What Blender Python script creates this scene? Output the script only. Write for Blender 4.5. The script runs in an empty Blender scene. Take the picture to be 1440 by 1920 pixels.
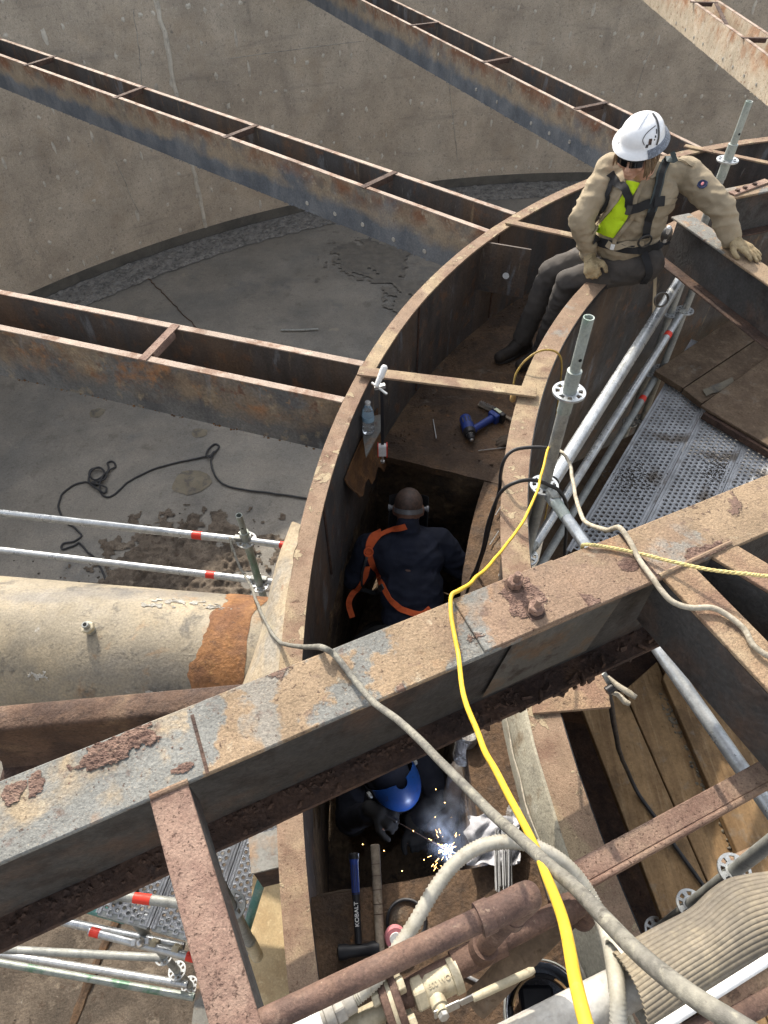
import bpy, bmesh, math, random
import numpy as np
from mathutils import Vector, Matrix, Quaternion, noise as mnoise
random.seed(7); np.random.seed(7)
S = bpy.context.scene
COL = S.collection

# ---------------------------------------------------------------- camera
CAM_H = 2.0
PITCH, ROLL, FPX = 0.85827, -0.009869, 1206.33
Fw = Vector((0, math.cos(PITCH), -math.sin(PITCH)))
U0 = Vector((0, math.sin(PITCH), math.cos(PITCH))); X0 = Vector((1, 0, 0))
XA = X0*math.cos(ROLL) + U0*math.sin(ROLL)
UA = -X0*math.sin(ROLL) + U0*math.cos(ROLL)
cam_d = bpy.data.cameras.new('camera'); cam = bpy.data.objects.new('camera', cam_d); COL.objects.link(cam)
cam.matrix_world = Matrix(((XA.x, UA.x, -Fw.x, 0), (XA.y, UA.y, -Fw.y, 0), (XA.z, UA.z, -Fw.z, CAM_H), (0, 0, 0, 1)))
cam_d.sensor_fit = 'VERTICAL'; cam_d.sensor_height = 24.0; cam_d.lens = FPX/1920*24.0
cam_d.clip_start = 0.02; cam_d.clip_end = 1500
S.camera = cam

# ---------------------------------------------------------------- light
SUN_AZ, SUN_EL = math.radians(110), math.radians(37)
W = bpy.data.worlds.new('World'); S.world = W; W.use_nodes = True
wn = W.node_tree.nodes; wl = W.node_tree.links
for n in list(wn): wn.remove(n)
sky = wn.new('ShaderNodeTexSky'); sky.sky_type = 'NISHITA'; sky.sun_disc = False
sky.sun_elevation = SUN_EL; sky.sun_rotation = math.radians(90) - SUN_AZ
sky.air_density = 1.0; sky.dust_density = 3.0; sky.ozone_density = 1.0
bg = wn.new('ShaderNodeBackground'); bg.inputs[1].default_value = 0.15
wo = wn.new('ShaderNodeOutputWorld')
hs = wn.new('ShaderNodeHueSaturation'); hs.inputs['Saturation'].default_value = 0.34      # thin haze
wl.new(sky.outputs[0], hs.inputs['Color']); wl.new(hs.outputs[0], bg.inputs[0]); wl.new(bg.outputs[0], wo.inputs[0])
sd = bpy.data.lights.new('sun', 'SUN'); sd.energy = 2.3; sd.angle = math.radians(0.6); sd.color = (1.0, 0.90, 0.76)
so = bpy.data.objects.new('sun', sd); COL.objects.link(so)
sdir = Vector((math.cos(SUN_AZ)*math.cos(SUN_EL), math.sin(SUN_AZ)*math.cos(SUN_EL), math.sin(SUN_EL)))
so.rotation_euler = sdir.to_track_quat('Z', 'Y').to_euler(); so.location = sdir*40
S.view_settings.view_transform = 'Standard'; S.view_settings.look = 'None'
S.view_settings.exposure = 1.22; S.view_settings.gamma = 1.0; S.view_settings.use_curve_mapping = False

# ---------------------------------------------------------------- measuring helpers
CX, CY = 4.36446, 1.17722            # centre of the round tank
def at(u, v, z=0.0):
    """point at height z seen at photo pixel (u, v)"""
    d = XA*((u-720)/FPX) + UA*((960-v)/FPX) + Fw
    return Vector((0, 0, CAM_H)) + d*((z-CAM_H)/d.z)
def pol(r, deg, z=0.0):
    a = math.radians(deg); return Vector((CX+r*math.cos(a), CY+r*math.sin(a), z))
Z = Vector((0, 0, 1))

# ---------------------------------------------------------------- mesh builder
class MB:
    def __init__(s): s.v = []; s.f = []
    def add(s, vs, fs):
        b = len(s.v); s.v += [tuple(p) for p in vs]; s.f += [tuple(i+b for i in f) for f in fs]; return s
    def box(s, c, sz, R=None):
        c = Vector(c); hx, hy, hz = sz[0]/2, sz[1]/2, sz[2]/2
        P = [Vector((x, y, z)) for z in (-hz, hz) for y in (-hy, hy) for x in (-hx, hx)]
        if R is not None: P = [R @ p for p in P]
        return s.add([c+p for p in P], [(0,2,3,1),(4,5,7,6),(0,1,5,4),(2,6,7,3),(0,4,6,2),(1,3,7,5)])
    def prism(s, poly, z0, z1):
        """vertical extrusion of an xy polygon"""
        n = len(poly)
        vs = [(p[0], p[1], z0) for p in poly] + [(p[0], p[1], z1) for p in poly]
        A = sum(poly[i][0]*poly[(i+1) % n][1]-poly[(i+1) % n][0]*poly[i][1] for i in range(n))
        fs = [tuple(range(n-1, -1, -1)), tuple(range(n, 2*n))] + [(i, (i+1) % n, n+(i+1) % n, n+i) for i in range(n)]
        if A < 0: fs = [f[::-1] for f in fs]
        return s.add(vs, fs)
    def bar(s, P, Q, w, h, up=Z, side=0.0, drop=0.0, n=1, jit=0.0):
        """rectangular bar; P, Q on the top centre line; side shifts sideways, drop shifts down"""
        P, Q = Vector(P), Vector(Q); d = (Q-P).normalized(); r = d.cross(Vector(up)).normalized(); u = r.cross(d)
        vs = []; fs = []
        for i in range(n+1):
            c = P.lerp(Q, i/n) + r*side - u*drop
            j = [random.uniform(-jit, jit) for _ in range(4)]
            vs += [c-r*w/2+u*j[0], c+r*w/2+u*j[1], c+r*w/2-u*(h+j[2]), c-r*w/2-u*(h+j[3])]
        for i in range(n):
            a = i*4
            for k in range(4): fs.append((a+k, a+(k+1) % 4, a+4+(k+1) % 4, a+4+k))
        fs += [(3, 2, 1, 0), (n*4, n*4+1, n*4+2, n*4+3)]
        return s.add(vs, fs)
    def tube(s, pts, r, n=12, cap=True, hole=None, closed=False):
        pts = [Vector(p) for p in pts]; m = len(pts)
        rr = r if isinstance(r, (list, tuple)) else [r]*m
        T = []
        for i in range(m):
            a = pts[(i-1) % m] if closed else pts[max(i-1, 0)]; b = pts[(i+1) % m] if closed else pts[min(i+1, m-1)]
            t = (b-a); T.append(t.normalized() if t.length > 1e-9 else Vector((0, 0, 1)))
        x = T[0].orthogonal().normalized(); vs = []; fs = []
        for i in range(m):
            x = (x - T[i]*x.dot(T[i])); x = x.normalized() if x.length > 1e-6 else T[i].orthogonal().normalized()
            y = T[i].cross(x)
            for k in range(n):
                a = 2*math.pi*k/n; vs.append(pts[i] + (x*math.cos(a)+y*math.sin(a))*rr[i])
        for i in range(m if closed else m-1):
            a = i*n; b = ((i+1) % m)*n
            for k in range(n): fs.append((a+k, a+(k+1) % n, b+(k+1) % n, b+k))
        if cap and not closed:
            if hole:
                for (i, sg) in ((0, -1), (m-1, 1)):
                    b = len(vs); c = pts[i]
                    for k in range(n): vs.append(c + (Vector(vs[i*n+k])-c)*hole)
                    for k in range(n): vs.append(c + (Vector(vs[i*n+k])-c)*hole - T[i]*sg*r_(rr[i])*2.2)
                    for k in range(n):
                        q = (i*n+k, i*n+(k+1) % n, b+(k+1) % n, b+k); fs.append(q if sg > 0 else q[::-1])
                        q = (b+k, b+(k+1) % n, b+n+(k+1) % n, b+n+k); fs.append(q if sg > 0 else q[::-1])
                    q = tuple(range(b+n, b+2*n)); fs.append(q if sg > 0 else q[::-1])
            else:
                fs += [tuple(range(n-1, -1, -1)), tuple(range((m-1)*n, m*n))]
        return s.add(vs, fs)
    def lathe(s, prof, c, axis=Z, n=24):
        """profile [(r, h)] turned about axis through c"""
        c = Vector(c); a = Vector(axis).normalized(); x = a.orthogonal().normalized(); y = a.cross(x); vs = []; fs = []
        for (r, h) in prof:
            for k in range(n):
                t = 2*math.pi*k/n; vs.append(c + a*h + (x*math.cos(t)+y*math.sin(t))*max(r, 1e-4))
        for i in range(len(prof)-1):
            for k in range(n): fs.append((i*n+k, i*n+(k+1) % n, (i+1)*n+(k+1) % n, (i+1)*n+k))
        fs += [tuple(range(n-1, -1, -1)), tuple(range((len(prof)-1)*n, len(prof)*n))]
        return s.add(vs, fs)
    def ring(s, r0, r1, z0, z1, a0, a1, n=60, jz=0.0):
        """arc of rectangular section about the tank centre"""
        vs = []; fs = []
        for i in range(n+1):
            a = a0+(a1-a0)*i/n; q = random.uniform(-jz, jz)
            vs += [pol(r0, a, z0), pol(r1, a, z0), pol(r1, a, z1+q), pol(r0, a, z1+q)]
        for i in range(n):
            b = i*4
            for k in range(4): fs.append((b+k, b+4+k, b+4+(k+1) % 4, b+(k+1) % 4))
        fs += [(0, 1, 2, 3), (n*4+3, n*4+2, n*4+1, n*4)]
        return s.add(vs, fs)
    def sphere(s, c, r, n=10, m=7, sc=(1, 1, 1), R=None):
        c = Vector(c); vs = []; fs = []
        for i in range(1, m):
            t = math.pi*i/m
            for k in range(n):
                a = 2*math.pi*k/n
                p = Vector((math.sin(t)*math.cos(a)*sc[0], math.sin(t)*math.sin(a)*sc[1], math.cos(t)*sc[2]))*r
                vs.append(c + (R @ p if R is not None else p))
        p = Vector((0, 0, sc[2]*r)); p = R @ p if R is not None else p
        vs += [c+p, c-p]; tI = len(vs)-2
        for i in range(m-2):
            for k in range(n): fs.append((i*n+k, (i+1)*n+k, (i+1)*n+(k+1) % n, i*n+(k+1) % n))
        for k in range(n):
            fs.append((tI, k, (k+1) % n)); fs.append((tI+1, (m-2)*n+(k+1) % n, (m-2)*n+k))
        return s.add(vs, fs)
    def chip(s, c, r):
        """small angular flake"""
        c = Vector(c); a = random.uniform(0, 6.28); k = 5; vs = []
        for i in range(k):
            t = a+2*math.pi*i/k+random.uniform(-.4, .4); q = r*random.uniform(.5, 1.35); vs.append(c+Vector((math.cos(t)*q, math.sin(t)*q, -r*.3)))
        vs.append(c+Vector((random.uniform(-.4, .4)*r, random.uniform(-.4, .4)*r, r*random.uniform(.2, .65))))
        return s.add(vs, [(i, (i+1) % k, k) for i in range(k)])
    def cap(s, a, ra, b, rb, n=16):
        """round cone from a to b, closed"""
        a, b = Vector(a), Vector(b); d = b-a; L = d.length
        if L < 1e-5: return s.sphere(a, max(ra, rb))
        prof = []
        for i in range(1, 7):
            t = math.pi/2*(1-i/6); prof.append((ra*math.cos(t), -ra*math.sin(t)))
        for i in range(0, 6):
            t = math.pi/2*(i/6); prof.append((rb*math.cos(t), L+rb*math.sin(t)))
        return s.lathe([(1e-4, -ra)]+prof+[(1e-4, L+rb)], a, d, n)
    def sheet(s, rows, th=0.0):
        """grid of points (list of rows); th > 0 gives it thickness along the normal"""
        R = len(rows); K = len(rows[0]); vs = [Vector(p) for r in rows for p in r]
        fs = [(i*K+j, i*K+j+1, (i+1)*K+j+1, (i+1)*K+j) for i in range(R-1) for j in range(K-1)]
        if th:
            N = []
            for i in range(R):
                for j in range(K):
                    du = Vector(rows[i][min(j+1, K-1)])-Vector(rows[i][max(j-1, 0)]); dv = Vector(rows[min(i+1, R-1)][j])-Vector(rows[max(i-1, 0)][j])
                    nn = du.cross(dv); N.append(nn.normalized() if nn.length > 1e-12 else Vector((0, 0, 1)))
            b = len(vs); vs += [vs[i]-N[i]*th for i in range(b)]
            fs += [tuple(x+b for x in f[::-1]) for f in fs]
            bd = [(0, j, 0, j+1) for j in range(K-1)][::-1] + [(R-1, j+1, R-1, j) for j in range(K-1)] + [(i+1, 0, i, 0) for i in range(R-1)] + [(i, K-1, i+1, K-1) for i in range(R-1)]
            for (i, j, k, l) in bd:
                p, q = i*K+j, k*K+l; fs.append((q, p, p+b, q+b))
        return s.add(vs, fs)
def r_(x): return x

def mesh_of(mb, off=Vector((0, 0, 0)), smooth=False, ang=40):
    me = bpy.data.meshes.new('m'); me.from_pydata([(p[0]-off.x, p[1]-off.y, p[2]-off.z) for p in mb.v], [], mb.f)
    me.update()
    if smooth:
        me.polygons.foreach_set('use_smooth', [True]*len(me.polygons))
        try: me.set_sharp_from_angle(angle=math.radians(ang))
        except Exception: pass
    return me
def wloc(o):
    p = Vector((0, 0, 0))
    while o is not None: p = p + o.location; o = o.parent
    return p
def mk(name, mb, mat, parent=None, smooth=False, ang=40, bevel=0.0, label=None, kind=None, seg=1):
    off = wloc(parent) if parent else Vector((0, 0, 0))
    me = mesh_of(mb, off, smooth, ang); me.name = name
    o = bpy.data.objects.new(name, me); COL.objects.link(o)
    if parent: o.parent = parent
    if mat: me.materials.append(mat)
    if bevel:
        m = o.modifiers.new('bevel', 'BEVEL'); m.width = bevel; m.segments = seg; m.limit_method = 'ANGLE'; m.angle_limit = math.radians(35)
    if label: o['label'] = label
    if kind: o['kind'] = kind
    return o
def tag(o, label, cat, group=None):
    o['label'] = label; o['category'] = cat
    if group: o['group'] = group
    return o
def thing(name, label, cat, loc=(0, 0, 0), group=None):
    o = bpy.data.objects.new(name, None); COL.objects.link(o); o.location = Vector(loc); o.empty_display_size = 0.1
    return tag(o, label, cat, group)
def solo(name, mb, mat, label, cat, group=None, **k):
    """a thing that is one mesh; origin at its first vertex height"""
    c = Vector((0, 0, 0))
    for p in mb.v: c += Vector(p)
    c /= max(len(mb.v), 1)
    me = mesh_of(mb, c, k.get('smooth', False), k.get('ang', 40)); me.name = name
    o = bpy.data.objects.new(name, me); COL.objects.link(o); o.location = c; me.materials.append(mat)
    if k.get('bevel'):
        m = o.modifiers.new('bevel', 'BEVEL'); m.width = k['bevel']; m.segments = 1; m.limit_method = 'ANGLE'; m.angle_limit = math.radians(35)
    return tag(o, label, cat, group)
def blob(name, mb, mat, parent, voxel=0.008, it=4, fac=0.5, wrinkle=None, label=None):
    """union of closed pieces as one continuous skin"""
    off = wloc(parent)
    me = mesh_of(mb, off); tmp = bpy.data.objects.new('tmp', me); COL.objects.link(tmp)
    r = tmp.modifiers.new('r', 'REMESH'); r.mode = 'VOXEL'; r.voxel_size = voxel; r.adaptivity = 0
    if it:
        sm = tmp.modifiers.new('s', 'SMOOTH'); sm.iterations = it; sm.factor = fac
    dg = bpy.context.evaluated_depsgraph_get(); dg.update()
    me2 = bpy.data.meshes.new_from_object(tmp.evaluated_get(dg)); me2.name = name
    bpy.data.objects.remove(tmp); bpy.data.meshes.remove(me)
    if wrinkle:
        nv = len(me2.vertices); co = np.empty(nv*3); me2.vertices.foreach_get('co', co); no = np.empty(nv*3)
        me2.vertex_normals.foreach_get('vector', no); co = co.reshape(-1, 3); no = no.reshape(-1, 3)
        d = np.array([wrinkle(Vector(c)+off) for c in co]); co = co + no*d[:, None]
        me2.vertices.foreach_set('co', co.ravel()); me2.update()
    me2.polygons.foreach_set('use_smooth', [True]*len(me2.polygons))
    me2.materials.clear(); me2.materials.append(mat)
    o = bpy.data.objects.new(name, me2); COL.objects.link(o); o.parent = parent
    if label: o['label'] = label
    return o
def spline(pts, k=8):
    """Catmull-Rom through the points"""
    P = [Vector(p) for p in pts]; P = [P[0]*2-P[1]] + P + [P[-1]*2-P[-2]]; out = []
    for i in range(1, len(P)-2):
        for j in range(k):
            t = j/k; a, b, c, d = P[i-1], P[i], P[i+1], P[i+2]
            out.append(0.5*((2*b) + (c-a)*t + (2*a-5*b+4*c-d)*t*t + (3*b-a-3*c+d)*t**3))
    return out + [P[-2]]
def uvz(L): return [at(*p) for p in L]
def copy_obj(o, loc=None, parent=None):
    c = o.copy(); COL.objects.link(c)
    if parent: c.parent = parent
    if loc is not None: c.location = loc
    return c

# ---------------------------------------------------------------- materials
def material(name, base, layers=(), rough=0.75, metal=0.0, bump=0.3, bscale=120.0, bdist=0.004, spec=0.4, var=0.12, vscale=6.0, coarse=None, emit=None):
    """base colour under masked layers (colour, noise scale, low, high, options)"""
    m = bpy.data.materials.new(name); m.use_nodes = True; N = m.node_tree.nodes; L = m.node_tree.links
    for n in list(N): N.remove(n)
    out = N.new('ShaderNodeOutputMaterial'); b = N.new('ShaderNodeBsdfPrincipled'); L.new(b.outputs[0], out.inputs[0])
    tc = N.new('ShaderNodeTexCoord'); geo = tc.outputs['Object']
    b.inputs['Roughness'].default_value = rough; b.inputs['Metallic'].default_value = metal
    b.inputs['Specular IOR Level'].default_value = spec
    def vec(st, seed):
        mp = N.new('ShaderNodeMapping'); L.new(geo, mp.inputs[0]); mp.inputs['Scale'].default_value = st; mp.inputs['Location'].default_value = (seed*3.1, seed*1.7, seed*2.3)
        return mp.outputs[0]
    def noi(v, sc, det=6.0, ro=0.6, dis=0.0):
        n = N.new('ShaderNodeTexNoise'); L.new(v, n.inputs['Vector']); n.inputs['Scale'].default_value = sc; n.inputs['Detail'].default_value = det
        n.inputs['Roughness'].default_value = ro; n.inputs['Distortion'].default_value = dis; return n.outputs['Fac']
    def rng(x, lo, hi, a=0.0, c=1.0):
        r = N.new('ShaderNodeMapRange'); L.new(x, r.inputs[0]); r.inputs[1].default_value = lo; r.inputs[2].default_value = hi; r.inputs[3].default_value = a; r.inputs[4].default_value = c
        return r.outputs[0]
    def math_(op, x, y):
        q = N.new('ShaderNodeMath'); q.operation = op
        for i, t in enumerate((x, y)):
            if isinstance(t, (int, float)): q.inputs[i].default_value = t
            else: L.new(t, q.inputs[i])
        return q.outputs[0]
    rgb = N.new('ShaderNodeRGB'); rgb.outputs[0].default_value = (*base, 1); colr = rgb.outputs[0]
    heights = []
    for i, ly in enumerate(layers):
        c, sc, lo, hi = ly[:4]; o = ly[4] if len(ly) > 4 else {}
        v = vec(o.get('st', (1, 1, 1)), o.get('seed', i+1))
        if o.get('vor'):
            vn = N.new('ShaderNodeTexVoronoi'); L.new(v, vn.inputs['Vector']); vn.inputs['Scale'].default_value = sc; f = vn.outputs['Distance']
        else: f = noi(v, sc, o.get('det', 7.0), o.get('ro', 0.62), o.get('dis', 0.3))
        mask = rng(f, lo, hi)
        if o.get('x'):     # broken up by a second noise
            mask = math_('MULTIPLY', mask, rng(noi(vec((1, 1, 1), i+20), o['x'][0]), o['x'][1], o['x'][2]))
        if o.get('zr'):    # only between two heights
            sx = N.new('ShaderNodeSeparateXYZ'); L.new(geo, sx.inputs[0]); zz = math_('ADD', sx.outputs[2], rng(noi(vec((1, 1, 1), i+30), 5.0), 0.3, 0.7, -o['zr'][2], o['zr'][2]))
            mask = math_('MULTIPLY', mask, rng(zz, o['zr'][0], o['zr'][1]))
        if o.get('xm'):    # only along these stretches (old paint)
            sx = N.new('ShaderNodeSeparateXYZ'); L.new(geo, sx.inputs[0]); xx = math_('ADD', sx.outputs[0], rng(noi(vec((1, 1, 1), i+40), 9.0), 0.3, 0.7, -.09, .09)); acc = None
            for (x0, x1) in o['xm']:
                g_ = math_('MULTIPLY', rng(xx, x0-.01, x0+.01), rng(xx, x1+.01, x1-.01)); acc = g_ if acc is None else math_('MAXIMUM', acc, g_)
            mask = math_('MULTIPLY', mask, acc)
        if o.get('bump'): heights.append((mask, o['bump']))
        mask = math_('MULTIPLY', mask, o.get('a', 1.0))
        mx = N.new('ShaderNodeMix'); mx.data_type = 'RGBA'; L.new(mask, mx.inputs[0]); L.new(colr, mx.inputs[6]); mx.inputs[7].default_value = (*c, 1); colr = mx.outputs[2]
    if var:
        f = math_('MULTIPLY', rng(noi(vec((1, 1, 1), 11), vscale), 0.3, 0.7, 1-var, 1+var), rng(noi(vec((1, 1, 1), 12), bscale*1.3, 3.0), 0.3, 0.7, 1-var*1.2, 1+var*1.2))
        hm = N.new('ShaderNodeMix'); hm.data_type = 'RGBA'; hm.blend_type = 'MULTIPLY'; hm.inputs[0].default_value = 1.0; L.new(colr, hm.inputs[6])
        cc = N.new('ShaderNodeCombineColor'); [L.new(f, cc.inputs[k]) for k in range(3)]; L.new(cc.outputs[0], hm.inputs[7]); colr = hm.outputs[2]
    L.new(colr, b.inputs['Base Color'])
    if bump:
        h = noi(vec((1, 1, 1), 13), bscale, 5.0, 0.65)
        if coarse: h = math_('ADD', math_('MULTIPLY', noi(vec((1, 1, 1), 14), coarse[0], 4.0), coarse[1]), h)
        for (mk_, w) in heights: h = math_('ADD', h, math_('MULTIPLY', mk_, w))
        bn = N.new('ShaderNodeBump'); bn.inputs['Strength'].default_value = bump; bn.inputs['Distance'].default_value = bdist; L.new(h, bn.inputs['Height']); L.new(bn.outputs[0], b.inputs['Normal'])
        L.new(rng(noi(vec((1, 1, 1), 15), 14.0), 0.3, 0.7, max(rough-0.12, 0.05), min(rough+0.12, 1)), b.inputs['Roughness'])
    if emit:
        b.inputs['Emission Color'].default_value = (*emit[0], 1); b.inputs['Emission Strength'].default_value = emit[1]
    return m
M = {}
V = (1, 1, .16)      # vertical streaks
M['wall'] = material('tank_concrete', (.455, .388, .305), [((.35, .30, .24), 1.1, .45, .7), ((.52, .46, .375), .55, .45, .75, {'a': .8}), ((.185, .17, .15), 4.0, .55, .72, {'st': (1, 1, .16), 'x': (.7, .44, .58), 'a': .6}),
    ((.20, .185, .165), 26, .54, .70, {'a': .7}), ((.62, .57, .49), 34, .60, .70, {'a': .6}), ((.23, .21, .185), 3.0, .58, .70, {'st': (.25, .25, 2.0), 'a': .4}), ((.40, .32, .23), 1.4, .55, .68, {'a': .45, 'seed': 21}), ((.16, .15, .135), 11, .64, .70, {'a': .6})], rough=.92, bump=.6, bscale=60, bdist=.012, var=.16, vscale=2.2, spec=.2)
M['floor'] = material('tank_floor_concrete', (.215, .196, .165), [((.155, .148, .132), .8, .42, .62), ((.26, .24, .205), .45, .5, .72, {'a': .8}), ((.32, .28, .21), 1.6, .66, .74, {'a': .5}),
    ((.12, .122, .12), .55, .58, .66, {'a': .6, 'x': (6, .4, .6)}), ((.105, .095, .082), 22, .58, .70, {'a': .65}), ((.33, .30, .25), 40, .66, .73, {'a': .55}), ((.12, .108, .09), 4.5, .58, .68, {'a': .5})], rough=.7, bump=.35, bscale=45, bdist=.008, var=.15, vscale=1.6, spec=.35)
M['cove'] = material('damp_concrete', (0.119, 0.112, 0.098), [((0.084, 0.081, 0.073), 2.0, .45, .6)], rough=.9, bump=.3, bscale=50, bdist=.01)
M['rubble'] = material('rough_concrete', (0.208, 0.200, 0.184), [((0.112, 0.109, 0.102), 12, .48, .6), ((0.304, 0.288, 0.256), 25, .6, .7)], rough=.95, bump=.8, bscale=26, bdist=.03, var=.2)
M['seal'] = material('joint_sealant', (0.405, 0.385, 0.338), [((0.216, 0.203, 0.182), 8, .5, .62)], rough=.9, bump=.3)
M['mortar'] = material('pale_mortar', (.58, .54, .46), [((.42, .38, .32), 8, .5, .62), ((.30, .27, .23), 30, .6, .7)], rough=.9, bump=.4)
M['earth'] = material('outside_ground', (.16, .13, .09), [((.09, .10, .05), 2.0, .5, .6)], rough=.95, bump=.4, bscale=12, bdist=.03)
M['mud'] = material('dried_mud', (0.090, 0.077, 0.062), [((0.060, 0.052, 0.042), 9, .45, .6), ((0.132, 0.114, 0.090), 20, .6, .72)], rough=.9, bump=.8, bscale=40, bdist=.02, var=.2)
# ring rims and straps: dusty tan rust
M['rim'] = material('rim_steel', (.245, .172, .118), [((.32, .245, .155), 2.4, .52, .58), ((.185, .115, .080), 6.0, .51, .63, {'a': .85}), ((.375, .305, .198), 9, .61, .63, {'bump': 1.6, 'a': .85}), ((.11, .06, .04), 110, .57, .67, {'a': .8}), ((.215, .213, .192), 2.6, .65, .69, {'a': .75}), ((.36, .28, .20), 170, .60, .70, {'a': .6}), ((.125, .072, .05), 12, .65, .68, {'a': .75, 'bump': -1})],
    rough=.85, bump=.65, bscale=190, bdist=.004, var=.18, vscale=14, spec=.25)
M['rim2'] = material('launder_rim_steel', (.36, .285, .23), [((.22, .14, .098), 6.0, .50, .60), ((.43, .37, .295), 12, .58, .68, {'a': .7}), ((.12, .075, .052), 60, .60, .7, {'a': .7}), ((.16, .09, .06), 2.2, .58, .66, {'a': .7})], rough=.8, bump=.5, bscale=140, spec=.3, var=.18)
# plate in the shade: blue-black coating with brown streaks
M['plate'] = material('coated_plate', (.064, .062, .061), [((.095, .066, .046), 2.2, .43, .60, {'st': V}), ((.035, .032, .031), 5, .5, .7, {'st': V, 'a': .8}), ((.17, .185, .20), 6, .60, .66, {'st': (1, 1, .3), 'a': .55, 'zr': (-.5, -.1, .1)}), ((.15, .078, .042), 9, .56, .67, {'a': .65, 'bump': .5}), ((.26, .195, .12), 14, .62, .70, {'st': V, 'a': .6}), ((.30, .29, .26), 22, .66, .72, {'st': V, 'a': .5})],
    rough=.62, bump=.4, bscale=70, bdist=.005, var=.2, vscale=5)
M['launder'] = material('launder_plate', (.125, .128, .128), [((.062, .066, .072), 2.0, .44, .58, {'st': (1, 1, .5)}), ((.205, .155, .105), 2.6, .40, .56, {'a': .85, 'zr': (-.26, -.16, .08)}), ((.11, .075, .052), 4.0, .46, .58, {'a': .85, 'zr': (-.2, -.08, .06)}), ((.27, .135, .062), 5.0, .49, .60, {'bump': .9, 'a': .95, 'zr': (-.27, -.14, .06)}), ((.28, .23, .155), 9, .58, .66, {'a': .6}), ((.11, .055, .035), 16, .55, .66, {'a': .85, 'zr': (-.25, -.1, .06)}), ((.20, .22, .24), 13, .62, .70, {'st': V, 'a': .45}), ((.34, .19, .085), 26, .62, .70, {'a': .7, 'zr': (-.27, -.12, .06)})],
    rough=.7, bump=.55, bscale=60, bdist=.007, var=.22, vscale=5)
M['launder_b'] = material('launder_plate_blue', (.165, .175, .185), [((.10, .112, .128), 3.0, .42, .6, {'st': (1, 1, .5)}), ((.30, .235, .16), 2.2, .30, .48, {'zr': (-.23, -.16, .04), 'a': .92}), ((.14, .13, .115), 8, .5, .62, {'zr': (-.2, -.1, .05), 'a': .7}), ((.20, .095, .052), 3.4, .40, .56, {'bump': .8, 'a': .95, 'zr': (-.13, -.05, .05)}), ((.38, .33, .245), 14, .57, .66, {'a': .65, 'zr': (-.25, -.1, .05)}), ((.10, .055, .04), 18, .6, .7, {'a': .6, 'zr': (-.2, -.1, .05)}), ((.30, .31, .32), 20, .64, .72, {'a': .4})],
    rough=.7, bump=.5, bscale=60, bdist=.006, var=.18, vscale=5)
M['launder_d'] = material('launder_plate_pale', (.50, .42, .31), [((.36, .17, .08), 3.0, .44, .6, {'a': .9, 'zr': (-.26, -.06, .06), 'bump': .5}), ((.20, .10, .06), 24, .56, .66, {'a': .75}), ((.58, .52, .42), 8, .55, .66, {'a': .6})], rough=.75, bump=.5, bscale=70, bdist=.006, var=.2, vscale=5)
M['trough'] = material('trough_floor', (.115, .070, .040), [((.065, .042, .027), 3.0, .43, .58), ((.165, .105, .058), 2.0, .54, .67, {'a': .8}), ((.045, .031, .022), 18, .54, .66, {'a': .75}), ((.23, .115, .045), 10, .62, .70, {'a': .7}), ((.17, .15, .12), 5, .62, .70, {'a': .5})], rough=.85, bump=.8, bscale=60, bdist=.01, var=.22, vscale=8, coarse=(14, 1.0))
M['pit'] = material('pit_sediment', (.115, .076, .042), [((.055, .038, .024), 4.0, .45, .6), ((.17, .115, .06), 8, .56, .68), ((.03, .022, .016), 14, .58, .68)], rough=.95, bump=1.0, bscale=24, bdist=.03, var=.22, coarse=(7, 1.5))
# the big near beam: grey paint, tan dust, flaking rust
M['beam'] = material('beam_top_steel', (.265, .192, .122), [((.222, .150, .104), 2.3, .49, .60, {'a': .85}), ((.335, .262, .160), 3.1, .56, .67, {'a': .75, 'seed': 6}), ((.185, .186, .172), 2.4, .33, .41, {'seed': 4, 'bump': -.3, 'xm': ((-1.9, -.75), (-.53, -.44), (-.268, -.17))}), ((.225, .22, .198), 4.0, .47, .54, {'seed': 14, 'a': .8, 'xm': ((-.72, -.62), (-.40, -.30), (.25, .33))}), ((.34, .262, .165), 5, .50, .60, {'seed': 31, 'a': .85, 'xm': ((-1.9, -.80),)}), ((.15, .095, .072), 5.5, .62, .645, {'bump': 2.0}), ((.075, .045, .032), 95, .60, .67, {'a': .9}), ((.31, .165, .075), 6, .61, .70, {'seed': 9, 'a': .6}), ((.40, .32, .225), 190, .60, .70, {'a': .55}), ((.13, .085, .068), 28, .58, .67, {'a': .6}), ((.42, .36, .26), 16, .64, .70, {'a': .5})],
    rough=.8, bump=.7, bscale=150, bdist=.005, var=.2, vscale=10, spec=.3, coarse=(34, .8))
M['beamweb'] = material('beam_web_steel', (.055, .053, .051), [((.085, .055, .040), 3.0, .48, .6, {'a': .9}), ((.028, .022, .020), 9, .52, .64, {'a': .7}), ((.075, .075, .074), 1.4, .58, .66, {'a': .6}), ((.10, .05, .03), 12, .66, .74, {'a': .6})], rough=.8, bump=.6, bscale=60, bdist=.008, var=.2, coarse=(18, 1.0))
M['rustbar'] = material('pitted_rust_bar', (.265, .178, .135), [((.20, .125, .096), 12, .45, .6), ((.34, .25, .175), 2.5, .53, .68, {'a': .75}), ((.085, .046, .034), 150, .59, .66, {'a': .9, 'bump': -.7}), ((.175, .105, .082), 40, .5, .62, {'a': .5}), ((.37, .275, .215), 190, .6, .7, {'a': .5}), ((.11, .065, .05), 50, .66, .70, {'a': .8, 'bump': -.7})], rough=.85, bump=.75, bscale=170, bdist=.005, var=.16, vscale=9, coarse=(75, .45))
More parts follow.
